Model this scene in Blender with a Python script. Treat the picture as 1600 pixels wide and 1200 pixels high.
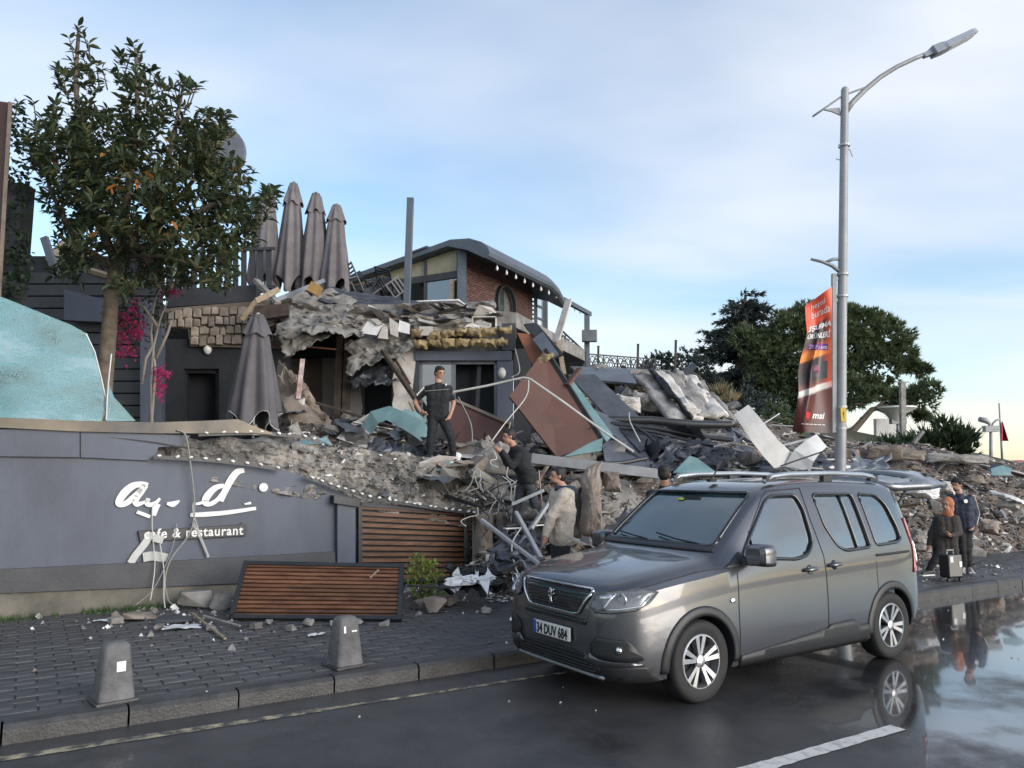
import bpy, bmesh, math, random
import numpy as np
from mathutils import Vector, Matrix, noise as mnoise
from mathutils.bvhtree import BVHTree
for o in list(bpy.data.objects): bpy.data.objects.remove(o, do_unlink=True)
SC = bpy.context.scene
COL = SC.collection
R = math.radians
rnd = random.Random(7)

# ------------------------------------------------------------ camera
CAM_H, FPX, PITCH = 1.88, 1200.0, math.atan(140/1200)
cam = bpy.data.cameras.new('camera'); camo = bpy.data.objects.new('camera', cam); COL.objects.link(camo)
cam.sensor_width = 36; cam.lens = 27; cam.clip_start = 0.05; cam.clip_end = 3000
camo.location = (0, 0, CAM_H); camo.rotation_euler = (math.pi/2 + PITCH, 0, 0)
SC.camera = camo
# ------------------------------------------------------------ sky and sun
SUN_AZ, SUN_EL = R(128), R(13)          # azimuth from +Y, towards -X is negative
wd = bpy.data.worlds.new('World'); SC.world = wd; wd.use_nodes = True
nt = wd.node_tree; nt.nodes.clear(); N = nt.nodes.new; L = nt.links.new
out = N('ShaderNodeOutputWorld'); bg = N('ShaderNodeBackground'); bg.inputs['Strength'].default_value = 0.11
sky = N('ShaderNodeTexSky'); sky.sky_type = 'NISHITA'; sky.sun_disc = False
sky.sun_elevation = SUN_EL; sky.sun_rotation = SUN_AZ; sky.air_density = 1.0; sky.dust_density = 0.7; sky.ozone_density = 1.6
tc = N('ShaderNodeTexCoord'); sep = N('ShaderNodeSeparateXYZ'); L(tc.outputs['Generated'], sep.inputs[0])
def wmath(op, a, b=None):
    m = N('ShaderNodeMath'); m.operation = op
    for i, q in enumerate((a, b)):
        if q is None: continue
        if isinstance(q, (int, float)): m.inputs[i].default_value = q
        else: L(q, m.inputs[i])
    return m.outputs[0]
zz = wmath('ADD', wmath('MAXIMUM', sep.outputs['Z'], 0.0), 0.16)
cmb = N('ShaderNodeCombineXYZ'); L(wmath('DIVIDE', sep.outputs['X'], zz), cmb.inputs[0]); L(wmath('DIVIDE', sep.outputs['Y'], zz), cmb.inputs[1])
mp = N('ShaderNodeMapping'); L(cmb.outputs[0], mp.inputs[0]); mp.inputs['Rotation'].default_value = (0, 0, R(28)); mp.inputs['Scale'].default_value = (0.55, 1.0, 1)
mp.inputs['Location'].default_value = (0.3, 0.35, 0)
nz = N('ShaderNodeTexNoise'); L(mp.outputs[0], nz.inputs['Vector']); nz.inputs['Scale'].default_value = 0.85; nz.inputs['Detail'].default_value = 5; nz.inputs['Roughness'].default_value = 0.45; nz.inputs['Distortion'].default_value = 0.2
rp = N('ShaderNodeValToRGB'); L(nz.outputs['Fac'], rp.inputs[0])
rp.color_ramp.elements[0].position = 0.40; rp.color_ramp.elements[0].color = (0.05, 0.05, 0.05, 1)
rp.color_ramp.elements[1].position = 0.62; rp.color_ramp.elements[1].color = (0.92, 0.92, 0.92, 1)
nz2 = N('ShaderNodeTexNoise'); L(mp.outputs[0], nz2.inputs['Vector']); nz2.inputs['Scale'].default_value = 2.2; nz2.inputs['Detail'].default_value = 6
rp2 = N('ShaderNodeValToRGB'); L(nz2.outputs['Fac'], rp2.inputs[0])
rp2.color_ramp.elements[0].position = 0.35; rp2.color_ramp.elements[0].color = (3.0, 3.25, 3.75, 1)
rp2.color_ramp.elements[1].position = 0.65; rp2.color_ramp.elements[1].color = (3.5, 3.62, 3.9, 1)
mx = N('ShaderNodeMix'); mx.data_type = 'RGBA'
# clouds low over the horizon are lit warm by the low sun
lowr = N('ShaderNodeMapRange'); L(sep.outputs['Z'], lowr.inputs['Value']); lowr.inputs['From Min'].default_value = 0.22; lowr.inputs['From Max'].default_value = 0.0
mw = N('ShaderNodeMix'); mw.data_type = 'RGBA'; L(lowr.outputs[0], mw.inputs['Factor']); L(rp2.outputs[0], mw.inputs['A']); mw.inputs['B'].default_value = (3.7, 3.5, 3.15, 1)
L(rp.outputs[0], mx.inputs['Factor']); L(sky.outputs[0], mx.inputs['A']); L(mw.outputs['Result'], mx.inputs['B'])
L(mx.outputs['Result'], bg.inputs['Color']); L(bg.outputs[0], out.inputs[0])
sun = bpy.data.lights.new('sun', 'SUN'); sun.energy = 1.4; sun.angle = R(45); sun.color = (1, 0.97, 0.94)
suno = bpy.data.objects.new('sun', sun); COL.objects.link(suno)
sd = Vector((math.sin(SUN_AZ)*math.cos(SUN_EL), math.cos(SUN_AZ)*math.cos(SUN_EL), math.sin(SUN_EL)))
suno.rotation_euler = sd.to_track_quat('Z', 'Y').to_euler(); suno.location = (20, -20, 30)
SC.view_settings.view_transform = 'Standard'; SC.view_settings.look = 'None'; SC.view_settings.gamma = 1
SC.view_settings.exposure = 1.4; SC.view_settings.use_curve_mapping = False
SC.render.engine = 'CYCLES'

# ------------------------------------------------------------ photo pixel -> place
_c, _s = math.cos(PITCH), math.sin(PITCH)
def ray(u, v):
    x, y = (u-800)/FPX, (600-v)/FPX
    return Vector((x, _c-y*_s, _s+y*_c))
def P(u, v, D):                       # point seen at pixel u,v at forward distance D
    r = ray(u, v); return Vector((0, 0, CAM_H)) + r*(D/r.y)
def G(u, v, z=0.0):                   # point seen at pixel u,v on the level z
    r = ray(u, v); return Vector((0, 0, CAM_H)) + r*((z-CAM_H)/r.z)
SA = R(32.2); SDIR = Vector((math.cos(SA), math.sin(SA), 0)); SN = Vector((-math.sin(SA), math.cos(SA), 0)); K0 = Vector((-3.56, 5.6, 0))
def S(s, t, z=0.0): return K0 + SDIR*s + SN*t + Vector((0, 0, z))    # street frame: along kerb, away from kerb
def onplane(u, v, t):                 # pixel on the vertical plane parallel to the kerb at distance t from it
    r = ray(u, v); o = Vector((0, 0, CAM_H)); k = ((K0-o).dot(SN)+t)/r.dot(SN); return o + r*k

# ------------------------------------------------------------ materials
MATS = {}
def mat(name, col, rough=0.7, metal=0.0, col2=None, scale=3.0, bump=0.0, bscale=None, coat=0.0, rnd_amt=0.0, spec=0.5, detail=6, lo=0.35, hi=0.65, emit=None, alpha=None, trans=0.0, stretch=None, space='Object'):
    if name in MATS: return MATS[name]
    m = bpy.data.materials.new(name); m.use_nodes = True; t = m.node_tree; b = t.nodes['Principled BSDF']
    NN = t.nodes.new; LL = t.links.new
    b.inputs['Roughness'].default_value = rough; b.inputs['Metallic'].default_value = metal
    b.inputs['Specular IOR Level'].default_value = spec; b.inputs['Coat Weight'].default_value = coat; b.inputs['Coat Roughness'].default_value = 0.05
    if trans: b.inputs['Transmission Weight'].default_value = trans
    if alpha is not None: b.inputs['Alpha'].default_value = alpha
    if emit: b.inputs['Emission Color'].default_value = (*emit[:3], 1); b.inputs['Emission Strength'].default_value = emit[3]
    tcn = NN('ShaderNodeTexCoord'); vec = tcn.outputs[space]
    if stretch:
        mpn = NN('ShaderNodeMapping'); mpn.inputs['Scale'].default_value = stretch; LL(vec, mpn.inputs[0]); vec = mpn.outputs[0]
    colout = None
    if col2 is None: col2 = tuple(c*0.78 for c in col)
    n1 = NN('ShaderNodeTexNoise'); LL(vec, n1.inputs['Vector']); n1.inputs['Scale'].default_value = scale; n1.inputs['Detail'].default_value = detail; n1.inputs['Roughness'].default_value = 0.62
    r1 = NN('ShaderNodeValToRGB'); LL(n1.outputs['Fac'], r1.inputs[0])
    r1.color_ramp.elements[0].position = lo; r1.color_ramp.elements[0].color = (*col2, 1)
    r1.color_ramp.elements[1].position = hi; r1.color_ramp.elements[1].color = (*col, 1)
    colout = r1.outputs[0]
    if rnd_amt:
        oi = NN('ShaderNodeObjectInfo'); hs = NN('ShaderNodeHueSaturation'); mr = NN('ShaderNodeMapRange')
        mr.inputs['To Min'].default_value = 1-rnd_amt; mr.inputs['To Max'].default_value = 1+rnd_amt
        LL(oi.outputs['Random'], mr.inputs['Value']); LL(mr.outputs[0], hs.inputs['Value']); LL(colout, hs.inputs['Color']); colout = hs.outputs[0]
    LL(colout, b.inputs['Base Color'])
    if bump:
        n2 = NN('ShaderNodeTexNoise'); LL(vec, n2.inputs['Vector']); n2.inputs['Scale'].default_value = bscale or scale*6; n2.inputs['Detail'].default_value = 8
        bp = NN('ShaderNodeBump'); bp.inputs['Strength'].default_value = bump; bp.inputs['Distance'].default_value = 0.02
        LL(n2.outputs['Fac'], bp.inputs['Height']); LL(bp.outputs[0], b.inputs['Normal'])
    MATS[name] = m; return m
def M(n): return MATS[n]

# ------------------------------------------------------------ mesh builder
class MB:
    def __init__(s): s.v = []; s.f = []; s.mi = []; s.cur = 0
    def add(s, vs, fs):
        b = len(s.v); s.v += [tuple(q) for q in vs]
        for f in fs: s.f.append(tuple(i+b for i in f)); s.mi.append(s.cur)
        return s
    def box(s, c, size, rot=None, taper=1.0):
        hx, hy, hz = [q/2 for q in size]; vs = []
        for z in (-1, 1):
            k = taper if z > 0 else 1
            for x, y in ((-1, -1), (1, -1), (1, 1), (-1, 1)): vs.append(Vector((x*hx*k, y*hy*k, z*hz)))
        if rot is not None:
            m = rot if isinstance(rot, Matrix) else Matrix.Rotation(rot, 3, 'Z'); vs = [m @ q for q in vs]
        vs = [q + Vector(c) for q in vs]
        return s.add(vs, [(3, 2, 1, 0), (4, 5, 6, 7), (0, 1, 5, 4), (1, 2, 6, 5), (2, 3, 7, 6), (3, 0, 4, 7)])
    def bar(s, a, b, w, h=None, up=None):          # rectangular bar from a to b
        a, b = Vector(a), Vector(b); h = h or w; d = (b-a).normalized()
        up = Vector(up) if up is not None else (Vector((0, 0, 1)) if abs(d.z) < .95 else Vector((0, 1, 0)))
        x = d.cross(up).normalized(); y = x.cross(d).normalized(); vs = []
        for p in (a, b):
            for i, j in ((-1, -1), (1, -1), (1, 1), (-1, 1)): vs.append(p + x*(i*w/2) + y*(j*h/2))
        return s.add(vs, [(3, 2, 1, 0), (4, 5, 6, 7), (0, 1, 5, 4), (1, 2, 6, 5), (2, 3, 7, 6), (3, 0, 4, 7)])
    def tube(s, pts, r, seg=8, cap=True):
        pts = [Vector(p) for p in pts]; n = len(pts); rs = r if isinstance(r, (list, tuple)) else [r]*n
        vs = []; prev = None
        for i, p in enumerate(pts):
            d = (pts[min(i+1, n-1)]-pts[max(i-1, 0)]).normalized()
            if prev is None: x = d.orthogonal().normalized()
            else:
                x = prev - d*prev.dot(d); x = x.normalized() if x.length > 1e-6 else d.orthogonal().normalized()
            prev = x; y = d.cross(x)
            for k in range(seg):
                a = 2*math.pi*k/seg; vs.append(p + (x*math.cos(a)+y*math.sin(a))*rs[i])
        fs = [(i*seg+k, i*seg+(k+1) % seg, (i+1)*seg+(k+1) % seg, (i+1)*seg+k) for i in range(n-1) for k in range(seg)]
        if cap: fs += [tuple(range(seg-1, -1, -1)), tuple((n-1)*seg+k for k in range(seg))]
        return s.add(vs, fs)
    def lathe(s, prof, seg=16, c=(0, 0, 0), axis='Z', mod=None, cap=True):    # prof: (r, z)
        vs = []
        for r, z in prof:
            for k in range(seg):
                a = 2*math.pi*k/seg; rr = r*(mod(a, z) if mod else 1); p = (rr*math.cos(a), rr*math.sin(a), z)
                if axis == 'Y': p = (p[0], p[2], p[1])
                vs.append(Vector(p)+Vector(c))
        n = len(prof); fs = [(i*seg+k, i*seg+(k+1) % seg, (i+1)*seg+(k+1) % seg, (i+1)*seg+k) for i in range(n-1) for k in range(seg)]
        if cap: fs += [tuple(range(seg-1, -1, -1)), tuple((n-1)*seg+k for k in range(seg))]
        return s.add(vs, fs)
    def slab(s, pts, th, nrm=None):                # polygon pts (world), thickness th backwards along the normal
        pts = [Vector(p) for p in pts]; n = len(pts)
        if nrm is None:
            nrm = Vector((0, 0, 0))
            for i in range(n): nrm += (pts[i]-pts[0]).cross(pts[(i+1) % n]-pts[0])
            nrm.normalize()
            if nrm.y > 0: nrm = -nrm
        nrm = Vector(nrm)
        back = [p - nrm*th for p in pts]
        nn = Vector((0, 0, 0))
        for i in range(n): nn += (pts[i]-pts[0]).cross(pts[(i+1) % n]-pts[0])
        fr = tuple(range(n)); bk = tuple(range(2*n-1, n-1, -1)); sd_ = [(i+n, (i+1) % n+n, (i+1) % n, i) for i in range(n)]
        if nn.dot(nrm) < 0: fr = fr[::-1]; bk = bk[::-1]; sd_ = [f[::-1] for f in sd_]
        return s.add(pts+back, [fr, bk]+sd_)
    def grid(s, fn, nu, nv):                       # fn(a,b) for a,b in 0..1
        vs = [fn(i/nu, j/nv) for j in range(nv+1) for i in range(nu+1)]
        return s.add(vs, [(j*(nu+1)+i, j*(nu+1)+i+1, (j+1)*(nu+1)+i+1, (j+1)*(nu+1)+i) for j in range(nv) for i in range(nu)])
    def mesh(s, name, mats, smooth=False, off=None):
        me = bpy.data.meshes.new(name)
        vs = s.v if off is None else [(a-off[0], b-off[1], c-off[2]) for a, b, c in s.v]
        me.from_pydata(vs, [], s.f)
        if not isinstance(mats, (list, tuple)): mats = [mats]
        for m in mats: me.materials.append(M(m) if isinstance(m, str) else m)
        if len(mats) > 1: me.polygons.foreach_set('material_index', s.mi)
        if smooth:
            me.polygons.foreach_set('use_smooth', [True]*len(me.polygons))
            if smooth is not True: me.set_sharp_from_angle(angle=R(smooth))
        me.update(); return me
    def build(s, name, mats, parent=None, smooth=False, local=False):
        if parent is None:
            a = np.array(s.v); off = ((a[:, 0].min()+a[:, 0].max())/2, (a[:, 1].min()+a[:, 1].max())/2, a[:, 2].min())
            o = bpy.data.objects.new(name, s.mesh(name, mats, smooth, off)); o.location = off
        else:
            o = bpy.data.objects.new(name, s.mesh(name, mats, smooth)); o.parent = parent
            if not local: o.matrix_parent_inverse = wmat(parent).inverted()
        COL.objects.link(o); return o
def wmat(o):
    m = o.matrix_basis.copy()
    return (wmat(o.parent) @ o.matrix_parent_inverse @ m) if o.parent else m
def tag(o, label, cat, group=None):
    o['label'] = label; o['category'] = cat
    if group: o['group'] = group
    return o
def struct(o, kind='structure'): o['kind'] = kind; return o
def thing(name, label, cat, loc=(0, 0, 0), rz=0.0, group=None):
    o = bpy.data.objects.new(name, None); COL.objects.link(o); o.location = loc; o.rotation_euler = (0, 0, rz); o.empty_display_size = .2
    return tag(o, label, cat, group)
def inst(mesh, name, parent=None, loc=(0, 0, 0), rot=(0, 0, 0), sc=(1, 1, 1), local=True):
    o = bpy.data.objects.new(name, mesh); COL.objects.link(o); o.location = loc; o.rotation_euler = rot; o.scale = sc
    if parent is not None:
        o.parent = parent
        if not local: o.matrix_parent_inverse = wmat(parent).inverted()
    return o
def copy_tree(o, parent=None):
    c = o.copy(); COL.objects.link(c)
    if parent is not None: c.parent = parent; c.matrix_parent_inverse = o.matrix_parent_inverse
    for ch in list(o.children): copy_tree(ch, c)
    return c
def bevel(o, w=0.01, seg=2):
    b = o.modifiers.new('bevel', 'BEVEL'); b.width = w; b.segments = seg; b.limit_method = 'ANGLE'; b.angle_limit = R(40); return o
def text_geo(txt, size=1.0, ext=0.0, bold=0.0, shear=0.0, space=1.0):     # -> verts, faces of a text in the XY plane, centred on x
    cu = bpy.data.curves.new('t', 'FONT'); cu.body = txt; cu.size = size; cu.extrude = ext; cu.offset = bold; cu.shear = shear; cu.align_x = 'CENTER'; cu.space_character = space; cu.resolution_u = 3
    ob = bpy.data.objects.new('t', cu); me = evaluated_mesh(ob)
    vs = [v.co.copy() for v in me.vertices]; fs = [tuple(p.vertices) for p in me.polygons]
    bpy.data.objects.remove(ob); bpy.data.curves.remove(cu); bpy.data.meshes.remove(me)
    return vs, fs
TMP = bpy.data.scenes.new('workbench')           # empty side scene: evaluating modifiers there does not touch the big scene
def evaluated_mesh(o):
    TMP.collection.objects.link(o); vl = TMP.view_layers[0]; vl.update(); dg = vl.depsgraph
    me = bpy.data.meshes.new_from_object(o.evaluated_get(dg), depsgraph=dg); TMP.collection.objects.unlink(o); return me
def fbm(p, o=4): return mnoise.fractal(Vector(p), 0.9, 2.0, o)

mat('asphalt', (0.042, 0.041, 0.042), 0.42, col2=(0.026, 0.026, 0.027), scale=1.2, bump=0.25, bscale=90, spec=0.5)
mat('paver', (0.085, 0.083, 0.085), 0.5, col2=(0.05, 0.05, 0.052), scale=4, bump=0.3, bscale=40, rnd_amt=0.22)
mat('kerb', (0.058, 0.057, 0.057), 0.5, col2=(0.032, 0.031, 0.031), scale=5, bump=0.3, bscale=40, rnd_amt=0.15)
mat('joint', (0.055, 0.053, 0.052), 0.8)
mat('line_white', (0.62, 0.60, 0.55), 0.5, col2=(0.30, 0.29, 0.27), scale=9, bump=0.2, lo=0.3, hi=0.5)
mat('line_yellow', (0.40, 0.34, 0.22), 0.6, col2=(0.07, 0.065, 0.06), scale=7, lo=0.42, hi=0.6)
mat('concrete', (0.31, 0.295, 0.275), 0.9, col2=(0.13, 0.12, 0.11), scale=3, bump=0.5, bscale=25, rnd_amt=0.25)
mat('concrete_tan', (0.29, 0.24, 0.20), 0.9, col2=(0.15, 0.122, 0.10), scale=2.2, bump=0.6, bscale=22, rnd_amt=0.2)
mat('plaster', (0.60, 0.57, 0.53), 0.85, col2=(0.36, 0.33, 0.30), scale=3, bump=0.3, rnd_amt=0.15)
mat('dust_earth', (0.15, 0.115, 0.095), 0.95, col2=(0.06, 0.048, 0.042), scale=1.3, bump=0.8, bscale=14)
mat('earth_grey', (0.25, 0.24, 0.225), 0.95, col2=(0.09, 0.085, 0.08), scale=1.5, bump=0.8, bscale=14)
mat('wall_grey', (0.074, 0.088, 0.120), 0.55, col2=(0.050, 0.058, 0.078), scale=1.3, bump=0.08, bscale=60, lo=.3, hi=.56, stretch=(1, 1, .4), detail=10)
mat('plinth', (0.052, 0.055, 0.062), 0.55, col2=(0.036, 0.038, 0.044), scale=3, bump=0.15, bscale=30)
mat('charcoal', (0.035, 0.038, 0.044), 0.5, col2=(0.024, 0.026, 0.03), scale=3)
mat('dark_metal', (0.045, 0.047, 0.052), 0.42, metal=0.3, col2=(0.03, 0.031, 0.034), scale=4)
mat('grey_metal', (0.16, 0.175, 0.20), 0.45, metal=0.3, col2=(0.11, 0.12, 0.14), scale=3, rnd_amt=0.15)
mat('sheet_dark', (0.10, 0.108, 0.125), 0.4, metal=0.35, col2=(0.05, 0.054, 0.062), scale=2, bump=0.1, rnd_amt=0.25)
mat('galv', (0.42, 0.43, 0.44), 0.5, metal=0.4, col2=(0.33, 0.34, 0.35), scale=5)
mat('pole_grey', (0.30, 0.31, 0.32), 0.55, metal=0.2, col2=(0.24, 0.25, 0.26), scale=3)
mat('white_sheet', (0.72, 0.72, 0.72), 0.5, col2=(0.55, 0.55, 0.54), scale=2)
mat('bronze_rail', (0.22, 0.19, 0.14), 0.3, metal=0.8, col2=(0.12, 0.10, 0.08), scale=2)
mat('brown_panel', (0.115, 0.052, 0.038), 0.55, col2=(0.085, 0.038, 0.028), scale=1.2, bump=0.05)
mat('panel_edge', (0.30, 0.24, 0.19), 0.7)
mat('wood_slat', (0.17, 0.075, 0.035), 0.55, col2=(0.075, 0.032, 0.017), scale=3, bump=0.2, rnd_amt=0.3, stretch=(1, 1, 8))
mat('timber', (0.33, 0.27, 0.20), 0.8, col2=(0.22, 0.16, 0.10), scale=3, stretch=(1, 6, 6))
mat('burnt_wood', (0.07, 0.05, 0.038), 0.85, col2=(0.03, 0.022, 0.018), scale=6, bump=0.3)
mat('insulation', (0.40, 0.31, 0.16), 0.95, col2=(0.16, 0.12, 0.07), scale=4, bump=0.8, bscale=16)
mat('white_paint', (0.78, 0.78, 0.76), 0.5, col2=(0.62, 0.62, 0.60), scale=6)
mat('white_scrap', (0.74, 0.74, 0.75), 0.6, rnd_amt=0.1)
mat('cable_white', (0.55, 0.54, 0.50), 0.6)
mat('cable_grey', (0.28, 0.28, 0.26), 0.6)
mat('cable_black', (0.02, 0.02, 0.02), 0.5)
mat('bulb', (0.75, 0.74, 0.70), 0.35, rnd_amt=0.1)
mat('rust', (0.17, 0.07, 0.035), 0.85, col2=(0.06, 0.03, 0.02), scale=8)
mat('umbrella', (0.115, 0.108, 0.118), 0.85, col2=(0.09, 0.085, 0.094), scale=3, bump=0.1)
mat('umbrella_old', (0.165, 0.15, 0.155), 0.9, col2=(0.11, 0.10, 0.105), scale=2.5, bump=0.1, rnd_amt=0.1)
mat('piping', (0.42, 0.42, 0.42), 0.7)
mat('black', (0.012, 0.012, 0.013), 0.6)
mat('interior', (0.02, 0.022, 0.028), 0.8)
mat('stone', (0.30, 0.255, 0.21), 0.9, col2=(0.17, 0.14, 0.115), scale=5, bump=0.4, rnd_amt=0.28)
mat('mortar', (0.15, 0.125, 0.10), 0.95, bump=0.4)
mat('brick', (0.125, 0.062, 0.052), 0.85, col2=(0.075, 0.04, 0.036), scale=6, bump=0.3, rnd_amt=0.3)
mat('brick_mortar', (0.16, 0.12, 0.105), 0.9)
mat('roof_blue', (0.10, 0.12, 0.145), 0.45, metal=0.2, col2=(0.075, 0.09, 0.11), scale=2)
mat('bark', (0.15, 0.12, 0.09), 0.9, col2=(0.08, 0.062, 0.045), scale=8, bump=0.5)
mat('grass', (0.05, 0.11, 0.02), 0.8, col2=(0.035, 0.07, 0.015), scale=3)
# ============================================================ more materials (glass, wet road, foliage)
def glass_mat(name, col, rough=0.06, opac=0.75, col2=None, scale=4):
    m = mat(name, col, rough, col2=col2, scale=scale); t = m.node_tree; b = t.nodes['Principled BSDF']
    tr = t.nodes.new('ShaderNodeBsdfTransparent'); tr.inputs[0].default_value = (min(1, col[0]*2+.35), min(1, col[1]*1.6+.3), min(1, col[2]*1.6+.3), 1)
    mxs = t.nodes.new('ShaderNodeMixShader'); mxs.inputs[0].default_value = opac
    o = t.nodes['Material Output']; t.links.new(tr.outputs[0], mxs.inputs[1]); t.links.new(b.outputs[0], mxs.inputs[2]); t.links.new(mxs.outputs[0], o.inputs[0])
    return m
glass_mat('teal_glass', (0.10, 0.34, 0.38), 0.12, 0.74, col2=(0.20, 0.42, 0.50), scale=1.6)
def shatter(m):      # laminated safety glass broken into small crumbs, with pale bruised bands and dark reflections put into its colour
    t = m.node_tree; b = t.nodes['Principled BSDF']; NN = t.nodes.new; LL = t.links.new; tcn = NN('ShaderNodeTexCoord')
    vo = NN('ShaderNodeTexVoronoi'); vo.feature = 'DISTANCE_TO_EDGE'; vo.inputs['Scale'].default_value = 34; LL(tcn.outputs['Object'], vo.inputs['Vector'])
    r0 = NN('ShaderNodeValToRGB'); LL(vo.outputs['Distance'], r0.inputs[0]); r0.color_ramp.elements[0].color = (1, 1, 1, 1); r0.color_ramp.elements[1].position = .09; r0.color_ramp.elements[1].color = (0, 0, 0, 1)
    mp_ = NN('ShaderNodeMapping'); mp_.inputs['Rotation'].default_value = (0, R(-40), 0); mp_.inputs['Scale'].default_value = (.35, 1, 1.7); LL(tcn.outputs['Object'], mp_.inputs[0])
    n = NN('ShaderNodeTexNoise'); n.inputs['Scale'].default_value = 1.5; n.inputs['Detail'].default_value = 9; n.inputs['Roughness'].default_value = .65; LL(mp_.outputs[0], n.inputs['Vector'])
    r1 = NN('ShaderNodeValToRGB'); LL(n.outputs['Fac'], r1.inputs[0]); e = r1.color_ramp.elements; e[0].position = .32; e[0].color = (.02, .07, .08, 1); e[1].position = .74; e[1].color = (.25, .40, .48, 1)
    k = e.new(.45); k.color = (.045, .18, .21, 1); k = e.new(.57); k.color = (.07, .25, .30, 1)
    mx_ = NN('ShaderNodeMix'); mx_.data_type = 'RGBA'; mul = NN('ShaderNodeMath'); mul.operation = 'MULTIPLY'; LL(r0.outputs[0], mul.inputs[0]); mul.inputs[1].default_value = .22; LL(mul.outputs[0], mx_.inputs['Factor']); LL(r1.outputs[0], mx_.inputs['A']); mx_.inputs['B'].default_value = (.40, .55, .58, 1); LL(mx_.outputs['Result'], b.inputs['Base Color'])
    bp = NN('ShaderNodeBump'); bp.inputs['Strength'].default_value = .35; bp.inputs['Distance'].default_value = .004; LL(r0.outputs[0], bp.inputs['Height']); LL(bp.outputs[0], b.inputs['Normal'])
shatter(MATS['teal_glass'])
glass_mat('teal_shard', (0.27, 0.40, 0.40), 0.2, 0.9, col2=(0.14, 0.25, 0.26), scale=2)
def carglass(name, tint, opac):
    m = bpy.data.materials.new(name); m.use_nodes = True; t = m.node_tree; b = t.nodes['Principled BSDF']; MATS[name] = m
    b.inputs['Base Color'].default_value = (*tint, 1); b.inputs['Roughness'].default_value = 0.03; b.inputs['Specular IOR Level'].default_value = 0.9
    b.inputs['IOR'].default_value = 2.5; b.inputs['Coat Weight'].default_value = 0.6; b.inputs['Coat IOR'].default_value = 1.6; b.inputs['Coat Roughness'].default_value = 0.02
    tr = t.nodes.new('ShaderNodeBsdfTransparent'); tr.inputs[0].default_value = (0.6, 0.7, 0.7, 1)
    mxs = t.nodes.new('ShaderNodeMixShader'); mxs.inputs[0].default_value = opac
    t.links.new(tr.outputs[0], mxs.inputs[1]); t.links.new(b.outputs[0], mxs.inputs[2]); t.links.new(mxs.outputs[0], t.nodes['Material Output'].inputs[0])
carglass('car_glass', (0.02, 0.03, 0.035), 0.70)
carglass('windscreen', (0.04, 0.07, 0.075), 0.55)
def leaf_mat(name, c1, c2, rough=0.45, scale=2.0, transl=0.25):
    m = mat(name, c1, rough, col2=c2, scale=scale, lo=0.3, hi=0.7, rnd_amt=0.25); t = m.node_tree; b = t.nodes['Principled BSDF']
    tl = t.nodes.new('ShaderNodeBsdfTranslucent'); src = b.inputs['Base Color'].links[0].from_socket; t.links.new(src, tl.inputs[0])
    mxs = t.nodes.new('ShaderNodeMixShader'); mxs.inputs[0].default_value = transl
    t.links.new(b.outputs[0], mxs.inputs[1]); t.links.new(tl.outputs[0], mxs.inputs[2]); t.links.new(mxs.outputs[0], t.nodes['Material Output'].inputs[0])
leaf_mat('leaf_dark', (0.055, 0.078, 0.035), (0.030, 0.046, 0.024), 0.4)
leaf_mat('leaf_olive', (0.12, 0.12, 0.05), (0.05, 0.045, 0.022), 0.45)
leaf_mat('leaf_orange', (0.42, 0.17, 0.03), (0.28, 0.09, 0.02), 0.5)
leaf_mat('leaf_lime', (0.32, 0.38, 0.06), (0.12, 0.20, 0.035), 0.45)
leaf_mat('flower', (0.46, 0.035, 0.16), (0.30, 0.02, 0.09), 0.6)
leaf_mat('ivy', (0.035, 0.065, 0.035), (0.018, 0.035, 0.022), 0.6)
leaf_mat('needle_blue', (0.07, 0.10, 0.088), (0.045, 0.062, 0.06), 0.6, 0.6)
leaf_mat('needle_green', (0.125, 0.165, 0.075), (0.07, 0.10, 0.05), 0.6, 0.5)
leaf_mat('shrub', (0.05, 0.085, 0.03), (0.025, 0.045, 0.02), 0.6, 0.8)

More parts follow.
